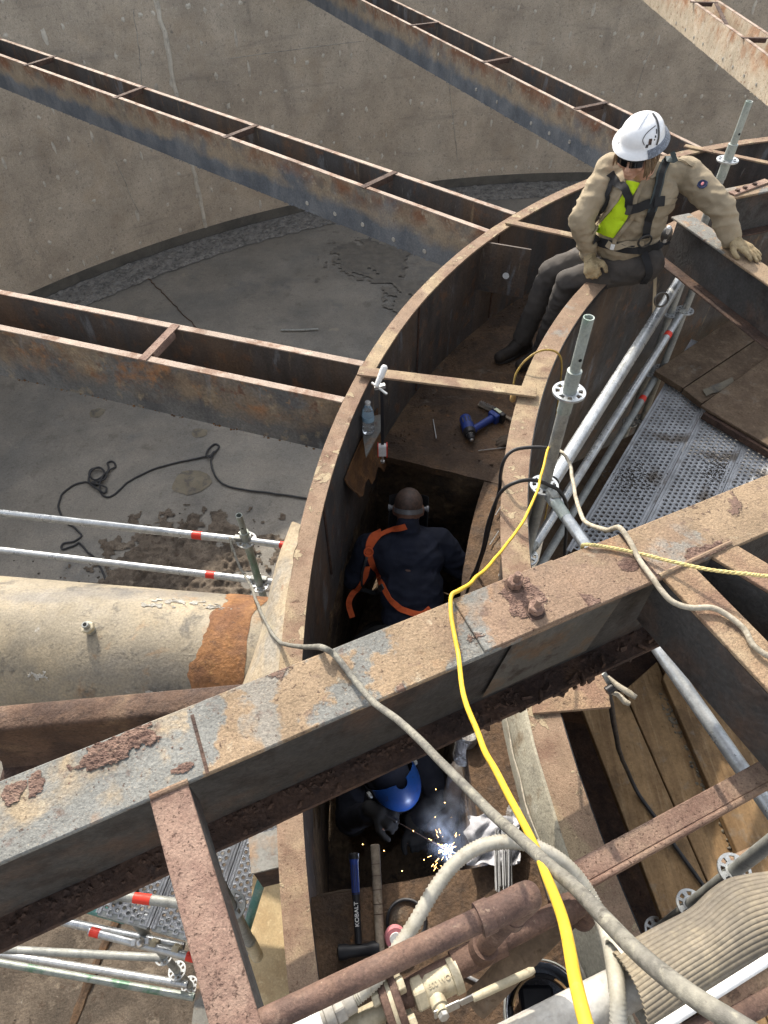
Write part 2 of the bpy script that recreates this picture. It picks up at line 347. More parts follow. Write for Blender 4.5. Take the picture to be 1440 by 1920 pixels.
M['crustbar'] = material('layered_rust_scab', (.185, .118, .090), [((.12, .072, .056), 22, .45, .6), ((.27, .19, .14), 60, .56, .68, {'a': .8}), ((.06, .035, .027), 120, .6, .68, {'a': .9})], rough=.9, bump=1.0, bscale=150, bdist=.006, var=.2, coarse=(60, .9))
M['oldrust'] = material('old_brown_rust', (.105, .064, .043), [((.062, .038, .028), 7, .45, .6), ((.18, .12, .075), 4, .58, .68, {'a': .8}), ((.04, .026, .02), 45, .56, .66, {'a': .75}), ((.16, .155, .14), 2.4, .64, .68, {'a': .7})], rough=.85, bump=.9, bscale=90, bdist=.006, var=.22, coarse=(24, 1.1))
M['navyshade'] = material('shaded_navy_jacket', (.007, .008, .013), rough=.95, bump=.2, bscale=300)  # navy darkened further: shade under the beam put into the jacket colour
M['rustdark'] = material('dark_rust', (.085, .050, .035), [((.048, .03, .024), 7, .46, .6), ((.15, .085, .048), 5, .6, .7, {'a': .7}), ((.034, .023, .02), 40, .58, .68, {'a': .7})], rough=.85, bump=.9, bscale=70, bdist=.007, var=.22, coarse=(20, 1.2))
M['skirt'] = material('orange_skirt', (.15, .072, .026), [((.09, .045, .02), 8, .45, .6), ((.20, .105, .035), 14, .58, .68)], rough=.9, bump=.7, bscale=60, bdist=.008, var=.2, coarse=(16, 1))
M['silt'] = material('silt', (.135, .108, .082), [((.085, .068, .052), 2.2, .45, .6), ((.20, .165, .125), 5, .58, .68), ((.07, .05, .036), 16, .56, .68), ((.25, .22, .18), 60, .64, .72, {'a': .7})], rough=.95, bump=.8, bscale=60, bdist=.012, var=.22, coarse=(18, 1.2))
M['pale'] = material('pale_streaked_paint', (.36, .33, .25), [((.27, .25, .195), 4, .45, .6), ((.22, .17, .11), 10, .56, .66), ((.10, .08, .06), 22, .62, .70, {'a': .8}), ((.44, .41, .33), 14, .6, .7, {'a': .6})], rough=.8, bump=.6, bscale=90, var=.16, coarse=(20, 1))
M['rustpipe'] = material('red_rust_pipe', (.128, .078, .058), [((.088, .052, .041), 14, .46, .6), ((.235, .165, .12), 24, .58, .68, {'a': .75}), ((.21, .125, .085), 4, .53, .66, {'a': .7}), ((.07, .04, .032), 60, .6, .68, {'a': .8}), ((.30, .23, .17), 90, .64, .72, {'a': .6})], rough=.75, bump=.65, bscale=130, bdist=.004, var=.2, vscale=20)
M['box'] = material('box_top_rust', (.285, .195, .120), [((.20, .122, .080), 6, .46, .58), ((.36, .285, .185), 3.0, .56, .68, {'a': .7}), ((.10, .06, .04), 26, .58, .67, {'a': .85, 'bump': -.8}), ((.24, .24, .21), 3.5, .63, .67, {'a': .7, 'bump': .5}), ((.38, .29, .19), 150, .6, .7, {'a': .6}), ((.07, .04, .03), 110, .62, .7, {'a': .8})], rough=.85, bump=.8, bscale=120, bdist=.006, var=.18, coarse=(26, .9))
M['grey'] = material('grey_painted_steel', (.20, .195, .175), [((.24, .165, .105), 8, .53, .64, {'bump': .6}), ((.10, .06, .045), 22, .60, .70), ((.12, .115, .105), 5, .5, .62, {'a': .7})], rough=.7, bump=.4, bscale=90)
M['oldgrey'] = material('dark_grey_plate', (.10, .098, .09), [((.13, .09, .06), 8, .53, .64), ((.05, .04, .034), 16, .56, .68), ((.15, .145, .13), 3, .6, .7)], rough=.75, bump=.5, bscale=80)
M['pipe'] = material('weathered_pipe', (.265, .228, .165), [((.155, .148, .135), 1.6, .47, .6, {'st': (.5, 1, 1)}), ((.35, .285, .185), 2.2, .50, .64, {'a': .85}), ((.085, .08, .072), 8, .56, .66, {'a': .75, 'bump': .8}), ((.44, .42, .37), 5, .69, .72, {'a': .7}), ((.13, .115, .095), 45, .58, .7, {'a': .6}), ((.15, .142, .132), 3, .54, .64, {'st': (.2, 1, 1), 'a': .55}), ((.30, .17, .075), 4, .62, .70, {'a': .6, 'seed': 17})], rough=.7, bump=.55, bscale=80, bdist=.005, var=.18, vscale=4, coarse=(14, .8))
M['orange'] = material('orange_rust_band', (.265, .128, .052), [((.165, .08, .04), 5, .44, .60), ((.38, .215, .085), 9, .56, .68), ((.10, .058, .036), 6, .58, .70, {'a': .85}), ((.27, .235, .175), 7, .60, .66, {'a': .7}), ((.10, .06, .04), 60, .6, .68, {'a': .7})], rough=.9, bump=.8, bscale=60, bdist=.008, var=.2, coarse=(16, 1))
M['crust'] = material('tan_crust', (.36, .29, .195), [((.29, .265, .22), 2.5, .48, .6), ((.43, .365, .25), 5, .56, .68, {'st': (1, 1, .4)}), ((.24, .14, .08), 16, .62, .72, {'a': .7}), ((.20, .17, .12), 40, .6, .7, {'a': .5})], rough=.9, bump=.7, bscale=50, bdist=.008, var=.16, coarse=(12, 1))
M['galv'] = material('galvanized_tube', (.52, .54, .54), [((.40, .42, .43), 18, .46, .6), ((.62, .64, .64), 35, .58, .68, {'a': .6}), ((.34, .30, .25), 9, .66, .76, {'a': .6}), ((.26, .24, .21), 5, .60, .68, {'a': .5})], rough=.33, metal=.6, bump=.15, bscale=120, bdist=.002, var=.10, spec=.5)
M['galvdull'] = material('dull_galvanized', (.33, .34, .32), [((.24, .25, .24), 14, .46, .6), ((.40, .40, .36), 24, .58, .68, {'a': .5})], rough=.6, metal=.3, bump=.2, bscale=100, bdist=.002)
M['green'] = material('green_marked_tube', (.35, .385, .355), [((.075, .20, .12), 5, .50, .60, {'a': .85, 'st': (1, 1, .3)}), ((.24, .27, .25), 16, .5, .62, {'a': .6})], rough=.5, metal=.3, bump=.2, bscale=100, bdist=.002)
M['teal'] = material('teal_tube', (.10, .26, .235), [((.26, .33, .31), 6, .5, .62, {'a': .8})], rough=.5, metal=.2, bump=.2, bscale=100, bdist=.002)
M['red'] = material('red_tape', (.68, .045, .025), rough=.5, bump=.05, var=.05)
M['deck'] = material('perforated_steel', (.43, .44, .45), [((.29, .295, .30), 5, .46, .62), ((.15, .125, .10), 4, .57, .67, {'a': .9}), ((.52, .53, .54), 30, .6, .7, {'a': .5})], rough=.5, metal=.3, bump=.2, bscale=90, bdist=.002, var=.14)
M['deckgold'] = material('gold_perforated_steel', (.40, .33, .20), [((.27, .22, .14), 8, .5, .62)], rough=.55, metal=.3, bump=.15, bscale=90, bdist=.002)
def wood(name, c1, c2, c3, st):
    return material(name, c1, [(c2, 14, .42, .62, {'st': st, 'dis': .25}), (c3, 48, .55, .68, {'st': st, 'a': .7, 'dis': .2}), ((c1[0]*.55, c1[1]*.5, c1[2]*.45), 90, .58, .66, {'st': st, 'a': .7, 'dis': .1}), ((c1[0]*.38, c1[1]*.38, c1[2]*.4), 2.6, .54, .66, {'a': .7}), ((c1[0]*.4, c1[1]*.36, c1[2]*.3), 40, .62, .70, {'a': .7}), ((.20, .185, .155), 9, .60, .70, {'a': .5})], rough=.85, bump=.4, bscale=60, bdist=.004, var=.14, vscale=5, spec=.2)
M['plank'] = wood('scaffold_plank_wood', (.255, .165, .083), (.175, .11, .056), (.32, .225, .125), (1.0, .07, 1))
M['ply'] = wood('plywood', (.165, .118, .078), (.12, .084, .056), (.21, .157, .105), (.5, .35, 1))
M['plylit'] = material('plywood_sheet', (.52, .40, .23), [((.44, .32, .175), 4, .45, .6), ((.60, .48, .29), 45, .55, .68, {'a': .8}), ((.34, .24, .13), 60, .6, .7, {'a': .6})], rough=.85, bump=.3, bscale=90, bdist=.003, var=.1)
M['timber'] = wood('handle_wood', (.30, .25, .19), (.22, .18, .135), (.37, .32, .25), (1, 1, .2))
def plain(name, c, rough=.6, metal=0.0, bump=.1, bs=120, var=.1, **k): return material(name, c, rough=rough, metal=metal, bump=bump, bscale=bs, bdist=.002, var=var, **k)
M['black'] = plain('black_plastic', (.016, .016, .018), .45)
M['rubber'] = plain('black_rubber_cable', (.022, .022, .024), .55)
M['floorcord'] = plain('dark_grey_cord', (.030, .031, .034), .6)
M['yellow'] = material('yellow_cord_jacket', (.66, .43, .035), [((.50, .31, .03), 25, .52, .68, {'a': .8}), ((.25, .16, .04), 40, .64, .72, {'a': .7}), ((.75, .55, .12), 70, .6, .7, {'a': .5})], rough=.5, bump=.25, bscale=60, bdist=.002, var=.07)
M['brownyellow'] = material('old_yellow_cord', (.36, .24, .055), [((.24, .16, .05), 20, .5, .65)], rough=.55, bump=.15, bscale=60)
M['clear'] = plain('amber_plug', (.62, .40, .16), .25)
M['greycable'] = material('dusty_grey_cable', (.19, .182, .152), [((.125, .12, .105), 25, .44, .6), ((.28, .265, .21), 60, .56, .68, {'a': .8}), ((.075, .068, .058), 90, .60, .68, {'a': .8})], rough=.8, bump=.5, bscale=120, bdist=.003, var=.2)
M['palecable'] = material('pale_taped_cable', (.38, .34, .265), [((.26, .23, .175), 30, .48, .6), ((.48, .44, .36), 60, .58, .7, {'a': .7}), ((.15, .13, .10), 80, .63, .70, {'a': .7})], rough=.8, bump=.5, bscale=90, bdist=.003, var=.16)
M['rope'] = material('straw_rope', (.60, .50, .22), [((.45, .37, .16), 60, .5, .62)], rough=.85, bump=.3)
M['hose'] = material('ivory_hose', (.42, .405, .345), [((.33, .31, .25), 9, .48, .62), ((.22, .195, .15), 20, .60, .70, {'a': .7}), ((.27, .25, .205), 60, .58, .68, {'a': .6})], rough=.55, bump=.2, bscale=80, bdist=.002, var=.1)
M['pvc'] = material('white_pvc', (.44, .43, .395), [((.34, .32, .28), 7, .48, .6), ((.22, .19, .15), 16, .62, .72, {'a': .75}), ((.28, .26, .23), 60, .58, .68, {'a': .6})], rough=.5, bump=.2, bscale=80, bdist=.002, var=.12)
M['ivory'] = material('ivory_painted_brass', (.47, .42, .30), [((.34, .285, .19), 16, .54, .66), ((.20, .15, .10), 34, .62, .72, {'a': .8}), ((.55, .50, .38), 30, .6, .7, {'a': .5})], rough=.5, bump=.35, bscale=90, bdist=.002)
M['chrome'] = plain('steel_fitting', (.50, .50, .48), .35, .7)
M['duct'] = material('ribbed_tan_duct', (.255, .212, .142), [((.175, .15, .108), 3, .44, .6), ((.125, .11, .09), 1.8, .48, .62, {'a': .85}), ((.32, .27, .185), 12, .6, .7, {'a': .5}), ((.075, .066, .054), 14, .60, .70, {'a': .7})], rough=.75, bump=.35, bscale=80, bdist=.002, var=.16)
M['khaki'] = material('khaki_cloth', (.345, .285, .198), [((.265, .218, .150), 4, .44, .60, {'a': .8}), ((.41, .345, .245), 9, .57, .68, {'a': .6}), ((.19, .145, .095), 7, .62, .72, {'a': .55})], rough=.92, bump=.5, bscale=420, bdist=.002, var=.09, spec=.15, coarse=(34, 2.4))
M['hivis'] = material('hivis_shirt', (.58, .82, .02), [((.46, .66, .02), 12, .5, .62)], rough=.85, bump=.15, bscale=300, var=.05)
M['trouser'] = material('charcoal_trousers', (.072, .063, .055), [((.05, .045, .041), 6, .46, .6), ((.17, .12, .075), 4, .62, .72, {'a': .6})], rough=.92, bump=.25, bscale=350, bdist=.0015, var=.1, coarse=(24, 1))
M['boot'] = material('dark_boot_leather', (.035, .028, .023), [((.06, .045, .032), 10, .56, .68)], rough=.7, bump=.25, bscale=120)
M['sole'] = plain('boot_sole', (.05, .047, .045), .8)
M['glove'] = material('tan_work_glove', (.36, .28, .16), [((.22, .165, .09), 14, .48, .6), ((.46, .38, .24), 26, .58, .68, {'a': .6}), ((.12, .09, .055), 30, .64, .72, {'a': .6})], rough=.85, bump=.35, bscale=120, bdist=.003, coarse=(40, 1))
M['darkglove'] = material('dark_glove', (.075, .055, .038), [((.05, .036, .026), 20, .5, .62)], rough=.9, bump=.3, bscale=150)
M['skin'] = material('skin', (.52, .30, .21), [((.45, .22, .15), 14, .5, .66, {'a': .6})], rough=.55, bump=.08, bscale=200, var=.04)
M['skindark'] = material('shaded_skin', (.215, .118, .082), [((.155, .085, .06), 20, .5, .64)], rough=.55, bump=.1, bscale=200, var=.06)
M['stubble'] = material('shaved_head', (.095, .060, .046), [((.06, .042, .034), 60, .42, .58), ((.14, .088, .065), 6, .56, .68)], rough=.6, bump=.3, bscale=300)
M['hair'] = material('light_brown_hair', (.15, .095, .05), [((.24, .16, .085), 60, .5, .65, {'st': (1, 1, .15)})], rough=.5, bump=.5, bscale=200)
M['helmet'] = material('white_hard_hat', (.80, .81, .82), [((.62, .62, .62), 22, .60, .70, {'a': .5}), ((.30, .27, .23), 45, .70, .75, {'a': .7})], rough=.30, bump=.05, bscale=60, bdist=.001, var=.03, spec=.5)
M['carbon'] = material('grey_brim_weave', (.12, .135, .16), [((.22, .24, .28), 110, .5, .58)], rough=.4, bump=.1, bscale=160)
M['lens'] = plain('sunglass_lens', (.006, .007, .009), .08, 0, 0, spec=.6)
M['web'] = plain('black_webbing', (.016, .016, .017), .75, 0, .2, 300)
M['webgrey'] = plain('slate_webbing', (.045, .058, .060), .8, 0, .2, 300)
M['webtan'] = plain('tan_webbing', (.34, .29, .21), .85, 0, .2, 300)
M['dring'] = plain('gunmetal', (.08, .078, .075), .4, .8)
M['navy'] = material('navy_work_shirt', (.014, .018, .034), [((.009, .012, .024), 7, .46, .62)], rough=.9, bump=.25, bscale=350, bdist=.0015, var=.12, coarse=(20, 1.2))
M['orangeweb'] = material('orange_webbing', (.68, .125, .035), [((.55, .095, .03), 40, .5, .62)], rough=.85, bump=.2, bscale=300, var=.06)
M['grip'] = plain('silver_headband', (.17, .17, .175), .45, .3)
M['bluehood'] = material('blue_welding_hood', (.008, .060, .26), [((.015, .09, .36), 5, .52, .62, {'a': .7}), ((.03, .03, .035), 26, .60, .68, {'a': .7})], rough=.45, bump=.06, bscale=60, var=.05)
M['bluetool'] = material('blue_tool_shell', (.016, .040, .20), [((.012, .02, .08), 30, .6, .7, {'a': .5})], rough=.5, bump=.15, bscale=140)
M['steel'] = plain('bright_steel', (.55, .55, .54), .35, .8)
M['wire'] = plain('steel_wire', (.42, .42, .41), .4, .7)
M['rag'] = material('pale_rag', (.46, .465, .49), [((.34, .345, .37), 9, .48, .62), ((.25, .24, .23), 24, .62, .7, {'a': .6})], rough=.95, bump=.3, bscale=200, var=.08)
M['white'] = plain('white_enamel', (.72, .72, .70), .45)
M['label'] = plain('pale_print', (.55, .58, .42), .5)
M['lbl_blue'] = plain('bottle_label', (.30, .46, .58), .45)
M['letter'] = plain('pale_lettering', (.62, .62, .60), .6, 0, 0)
M['patchnavy'] = plain('navy_patch', (.03, .04, .10), .8)
M['patchred'] = plain('patch_print', (.55, .20, .22), .8)
M['foil'] = material('foil_wrap', (.40, .39, .37), [((.22, .21, .2), 16, .5, .6)], rough=.35, metal=.7, bump=.9, bscale=35, bdist=.02)
M['nearblack'] = plain('dark_void', (.012, .012, .012), .9)
g = bpy.data.materials.new('clear_bottle'); g.use_nodes = True; gb = g.node_tree.nodes['Principled BSDF']
gb.inputs['Base Color'].default_value = (.86, .90, .92, 1); gb.inputs['Transmission Weight'].default_value = .85; gb.inputs['Roughness'].default_value = .12; gb.inputs['IOR'].default_value = 1.3
M['bottle'] = g
def emis(name, c, s):
    m = bpy.data.materials.new(name); m.use_nodes = True; N = m.node_tree.nodes; N.clear()
    e = N.new('ShaderNodeEmission'); e.inputs[0].default_value = (*c, 1); e.inputs[1].default_value = s; o = N.new('ShaderNodeOutputMaterial'); m.node_tree.links.new(e.outputs[0], o.inputs[0]); return m
M['spark'] = emis('hot_spark', (1.0, .55, .16), 9); M['arc'] = emis('weld_arc', (1.0, .66, .22), 9); M['arcblue'] = emis('arc_fringe', (.55, .66, 1.0), 6)

# ================================================================ SETTING
TANK_R, FLOOR_Z, WALL_TOP = 13.70, -4.05, 1.74
def disc_rows(r0, r1, z, nr, na, bump=0.0):
    rows = []
    for i in range(nr+1):
        r = r0+(r1-r0)*i/nr; row = []
        for k in range(na+1):
            p = pol(r, 360*k/na, z); row.append(p + Z*(bump*mnoise.noise(p*0.6)))
        rows.append(row)
    return rows
fl = mk('tank_floor', MB().sheet([r[::-1] for r in disc_rows(.02, TANK_R+.3, FLOOR_Z, 24, 160, .012)]), M['floor'], smooth=True, kind='structure')
og = mk('ground', MB().sheet([r[::-1] for r in disc_rows(TANK_R+.36, 260, .85, 10, 160, .0)]), M['earth'], kind='structure')
# a thin rust line across the floor and the rough grout ring at the foot of the wall
tw = thing('tank_wall', 'tall curved concrete tank wall with pale patched tie marks and a vertical caulked joint', 'wall', (CX, CY, FLOOR_Z))
m = MB(); m.ring(TANK_R, TANK_R+.35, FLOOR_Z-.2, WALL_TOP, -90, 270, 240); mk('wall_body', m, M['wall'], tw, smooth=True)
m = MB(); m.ring(TANK_R-.012, TANK_R+.01, FLOOR_Z+.004, FLOOR_Z+.20, 60, 200, 160); mk('damp_base_band', m, M['cove'], tw, smooth=True)
m = MB()
rows = []
for i in range(13):
    row = []
    for k in range(561):
        r = 12.93+(TANK_R-12.93)*i/12; a = 50+160*k/560; p = pol(r+random.uniform(-.03, .03)*(1 if i in (0,) else .3), a, FLOOR_Z+.012)
        if 0 < i < 12: p.z += abs(mnoise.noise(p*5))*.05+random.uniform(0, .022)
        row.append(p)
    rows.append(row)
mk('grout_ring', m.sheet([r[::-1] for r in rows]), M['rubble'], kind='structure')
# caulked joint: raised uneven bead up the wall
def wall_at(u, v):
    d = (XA*((u-720)/FPX) + UA*((960-v)/FPX) + Fw); p = Vector((-CX, -CY, 0))
    a = d.x**2+d.y**2; b = 2*(p.x*d.x+p.y*d.y); c = p.x**2+p.y**2-TANK_R**2
    t = (-b+math.sqrt(b*b-4*a*c))/(2*a); q = Vector((0, 0, CAM_H))+d*t
    return math.degrees(math.atan2(q.y-CY, q.x-CX)), q.z
def joint(u0, v0, u1, v1, w, k):
    a0, z0 = wall_at(u0, v0); a1, z1 = wall_at(u1, v1); am = (a0+a1)/2
    rows = []
    for i in range(70):
        z = FLOOR_Z+.2+(WALL_TOP-FLOOR_Z-.25)*i/69; j = mnoise.noise(Vector((z*1.7, k, 0)))*.25+mnoise.noise(Vector((z*6, k, 3)))*.1
        ww = w*(.7+.5*abs(mnoise.noise(Vector((z*4, 5, k)))))
        rows.append([pol(TANK_R-.003, am+j-ww, z), pol(TANK_R-.028, am+j-ww*.5, z), pol(TANK_R-.030, am+j+ww*.4, z), pol(TANK_R-.003, am+j+ww, z)])
    mk('joint_seal', MB().sheet(rows), M['mortar'], tw, smooth=True)
joint(302, 0, 380, 430, .21, 1.0)
def crack(pts, k):
    q = [wall_at(*p) for p in pts]; P = []
    for i in range(len(q)-1):
        for j in range(6):
            t = j/6; P.append(pol(TANK_R-.002, q[i][0]*(1-t)+q[i+1][0]*t+random.uniform(-.05, .05), q[i][1]*(1-t)+q[i+1][1]*t))
    mk('hairline_crack', MB().tube(P, .006, 5), M['seal'], tw)
crack([(250, 20), (262, 105), (268, 200)], 1); crack([(430, 110), (560, 92), (700, 75)], 2); crack([(215, 300), (268, 415)], 3)
crack([(1230, 60), (1180, 210)], 3); crack([(840, 130), (860, 330)], 4)
# tie-hole patches in rows on the wall: too small to pick apart, one mesh
m = MB()
for i, z in enumerate(np.arange(FLOOR_Z+.35, WALL_TOP, .46)):
    for k in range(120):
        a = 62+k*1.9*.62+ (i % 2)*.5 + random.uniform(-.22, .22)
        if a > 205 or random.random() < .45: continue
        zz = z+random.uniform(-.06, .06); w = random.uniform(.13, .25); h = random.uniform(.03, .065)*(2.6 if random.random() < .18 else 1); n = 8; vs = []
        off = random.random()*6
        for j in range(n):
            t = 2*math.pi*j/n; rr = random.uniform(.55, 1.1)
            vs.append(pol(TANK_R-.004, a+math.cos(t)*w*rr*.8, zz+math.sin(t)*h*rr))
        vs.append(pol(TANK_R-.016, a, zz)); m.add(vs, [((j+1) % n, j, n) for j in range(n)])
mk('tie_patch', m, M['mortar'], tw, kind='stuff')
# pale scaled spots and a rust line on the floor
def floor_spot(name, u, v, rx, ry, mat, label, seed):
    c = at(u, v, FLOOR_Z); random.seed(seed); rows = []
    for i in range(5):
        row = []
        for k in range(25):
            t = 2*math.pi*k/24; p = Vector((math.cos(t)*rx, math.sin(t)*ry, 0))*(i/4)*(1+.28*mnoise.noise(Vector((math.cos(t)*1.6, math.sin(t)*1.6, seed))))
            row.append(c+p+Z*(.004+.012-.003*i))
        rows.append(row)
    solo(name, MB().sheet([r for r in rows]), mat, label, 'floor stain')
M['stain'] = material('floor_stain', (.17, .148, .108), [((.11, .10, .085), 9, .5, .62)], rough=.9, bump=.3)
M['wet'] = material('damp_patch', (.135, .125, .108), [((.165, .15, .125), 6, .46, .6), ((.10, .096, .09), 3, .55, .65)], rough=.6, bump=.2, spec=.35)
floor_spot('scale_patch', 182, 774, .11, .10, M['stain'], 'pale round spot on the tank floor below the rusty near launder', 3)
floor_spot('scale_patch', 358, 905, .26, .21, M['stain'], 'largest tan stain on the tank floor right of the coiled cord', 5)
def damp(u, v, rx, ry, seed, label):
    # thin ragged film of damp: cells of a fine grid kept where noise says so
    c = at(u, v, FLOOR_Z); m = MB(); idx = {}; n = 70
    for i in range(n+1):
        for k in range(n+1):
            a, b = i/n*2-1, k/n*2-1; q = Vector((a*rx*1.9+seed, b*ry*1.9, seed)); e = .75-(a*a+b*b)**.5*.9+.85*mnoise.noise(q)+.5*mnoise.noise(q*2.7)+.3*mnoise.noise(q*7)
            if e > 0: idx[(i, k)] = len(m.v); m.v.append((c.x+a*rx, c.y+b*ry, FLOOR_Z+.016+.004*(seed > 5)))
    for (i, k) in list(idx):
        if all(t_ in idx for t_ in ((i+1, k), (i+1, k+1), (i, k+1))): m.f.append((idx[(i, k)], idx[(i+1, k)], idx[(i+1, k+1)], idx[(i, k+1)]))
    solo('damp_patch', m, M['wet'], label, 'floor stain')
damp(705, 485, 1.1, .9, 3, 'larger ragged dark damp patch on the far floor under the middle launder')
damp(792, 560, .7, .8, 9, 'smaller ragged dark damp patch on the far floor, nearer the ring')
floor_spot('scale_patch', 374, 812, .12, .09, M['stain'], 'faint grey spot on the tank floor just above the small cord loop', 8)
P0 = spline(uvz([(278, 522, FLOOR_Z+.012), (308, 552, FLOOR_Z+.012), (345, 590, FLOOR_Z+.012), (380, 625, FLOOR_Z+.012)]), 8)
solo('rust_line', MB().tube([p+Vector((random.uniform(-.02, .02), 0, 0)) for p in P0], .009, 6), M['oldrust'], 'thin rusty line across the tank floor beyond the nearest launder', 'rust streak')
# heap of dried mud on the floor near the rails
c = at(345, 1068, FLOOR_Z); m = MB(); idx = {}; n_ = 120
for i in range(n_+1):
    for k in range(n_+1):
        a, b = i/n_*2-1, k/n_*2-1; q = Vector((a*5.2, b*3.2, 4)); e = .8-(a*a+b*b)**.5+.55*mnoise.noise(q)+.4*mnoise.noise(q*2.6)+.2*mnoise.noise(q*6)
        if e > 0: idx[(i, k)] = len(m.v); m.v.append((c.x+a*1.35, c.y+b*1.0, FLOOR_Z+.006+min(e, .5)*.10*min(1, e*3)+.07*abs(mnoise.noise(q*3.5))*min(1, e*3)+.02*mnoise.noise(q*9)*min(1, e*3)))
for (i, k) in list(idx):
    if all(t_ in idx for t_ in ((i+1, k), (i+1, k+1), (i, k+1))): m.f.append((idx[(i, k)], idx[(i+1, k)], idx[(i+1, k+1)], idx[(i, k+1)]))
mk('mud_crust', m, M['silt'], smooth=True, ang=70, kind='structure')
m = MB(); random.seed(11)
for i in range(700):
    a = random.uniform(0, 6.28); q = abs(random.gauss(0, .55)); s = random.choice((.006,.008,.012,.02))*random.uniform(.7,1.5)
    m.chip(c+Vector((math.cos(a)*q*1.5, math.sin(a)*q*.7, s*.2)), s*.8)
mk('mud_heap', m, M['mud'], kind='stuff')
m = MB(); c = at(300, 1860, FLOOR_Z)
for i in range(900):
    s = random.uniform(.004, .02); p = c+Vector((random.gauss(-.2, .7), random.gauss(.3, .6), s*.3)); m.chip(p, s*.8)
mk('floor_debris', m, M['mud'], kind='stuff')
rows = []
for i in range(41):
    row = []
    for k in range(41):
        p = at(120, 1850, FLOOR_Z)+Vector((-1.5+4.4*k/40, -1.2+2.6*i/40, 0)); e = min(i, k, 40-i, 40-k)/9; p.z += .004+.05*min(1, e)*abs(mnoise.noise(p*2.3))+.02*mnoise.noise(p*8)*min(1, e); row.append(p)
    rows.append(row)
mk('silt_bank', MB().sheet(rows), M['silt'], smooth=True, kind='structure')
c = at(180, 1830, FLOOR_Z); P0 = spline([c+Vector((.25, .8, .01)), c+Vector((.02, .2, .01)), c+Vector((-.1, -.4, .01)), c+Vector((-.2, -.9, .01))], 6)
solo('rust_trail', MB().tube(P0, [.03+.02*random.random() for _ in P0], 6), M['trough'], 'brown rust trail on the dirty floor under the lower left scaffold', 'rust streak')
random.seed(7)

# ================================================================ ANNULAR LAUNDER (two ring walls, floor, pit)
RO0, RO1, RI0, RI1 = 4.652, 4.728, 3.815, 3.924
CH_Z = -.71                    # channel floor
al = thing('annular_launder', 'rusty ring shaped steel launder with two curved walls and an open channel between', 'steel launder', (CX, CY, CH_Z))
A0, A1 = 72, 236
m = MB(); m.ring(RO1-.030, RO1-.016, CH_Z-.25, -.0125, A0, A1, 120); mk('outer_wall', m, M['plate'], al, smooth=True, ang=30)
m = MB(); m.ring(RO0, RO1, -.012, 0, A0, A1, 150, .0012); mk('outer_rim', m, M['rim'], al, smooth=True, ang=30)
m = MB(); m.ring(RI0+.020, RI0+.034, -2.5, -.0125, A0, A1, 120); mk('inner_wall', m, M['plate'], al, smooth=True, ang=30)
m = MB(); m.ring(RI0, RI1, -.012, 0, A0, A1, 150, .0012); mk('inner_rim', m, M['rim'], al, smooth=True, ang=30)
m = MB(); m.ring(RI0-.004, RI0+.012, -.030, -.0015, A0, A1, 120); mk('rim_backing_strip', m, M['black'], al, smooth=True, ang=30)
# channel floor: in two stretches with a pit between, a ledge left along the inner wall
PA0, PA1 = 159.7, 188.6
def sector(mb, r0, r1, a0, a1, z, th, n=30, lump=.01):
    rows = []
    for i in range(n+1):
        a = a0+(a1-a0)*i/n; row = []
        for k in range(13):
            r = r0+(r1-r0)*k/12; p = pol(r, a, z); p.z += lump*(mnoise.noise(p*7)+.6*mnoise.noise(p*19)); row.append(p)
        rows.append(row)
    return mb.sheet(rows, th)
m = MB(); sector(m, RI0+.03, RO1-.03, A0, PA0, CH_Z, .05, 90, .008)
mk('channel_floor', m, M['trough'], al, smooth=True)
m = MB(); sector(m, RI0+.03, RO1-.03, PA1, A1, CH_Z, .05, 60, .008)
mk('channel_floor', m, M['trough'], al, smooth=True)
LED = 4.03
m = MB(); sector(m, RI0+.03, LED, PA0-.02, PA1+.02, CH_Z-.004, .05, 40, .008); mk('pit_ledge', m, M['trough'], al, smooth=True)
# pit walls, with a lumpy sediment face
def face(mb, p, q, z0, z1, n=24, k=24, lump=.04):
    p, q = Vector(p), Vector(q); nrm = (q-p).cross(Z).normalized(); rows = []
    for i in range(k+1):
        row = []
        for j in range(n+1):
            c = p.lerp(q, j/n); c = Vector((c.x, c.y, z0+(z1-z0)*i/k)); e = 0 if i in (0, k) else 1
            row.append(c + nrm*lump*e*(mnoise.noise(c*4)+.5*mnoise.noise(c*11)))
        rows.append(row)
    return mb.sheet(rows)
PB = -1.95
m = MB()
face(m, pol(LED-.06, PA0+.02), pol(RO1-.02, PA0+.02), PB, CH_Z-.004, lump=.05)
face(m, pol(RO1-.02, PA1-.02), pol(LED-.06, PA1-.02), PB, CH_Z-.004, lump=.05)
for i in range(8):
    a, b = PA0+(PA1-PA0)*i/8, PA0+(PA1-PA0)*(i+1)/8
    face(m, pol(LED-.008, b), pol(LED-.008, a), PB, CH_Z-.012, 8, 24, .0); face(m, pol(RO1-.028, a), pol(RO1-.028, b), PB, CH_Z-.2, 8, 24, .0)
mk('pit_wall', m, M['pit'], al, smooth=True)
m = MB(); sector(m, LED-.05, RO1, PA0-.6, PA1+.6, PB, .05, 30, .03); mk('pit_floor', m, M['pit'], al, smooth=True)
# straps tying the two rims
def strap(p, q, w, z=.014):
    m = MB(); m.bar(at(*p, z), at(*q, z), w, .012); mk('tie_strap', m, M['rim'], al, bevel=.002)
strap((672, 694), (1006, 735), .070, .030); strap((950, 414), (1206, 468), .060, .014); strap((1284, 272), (1450, 306), .055, .014)
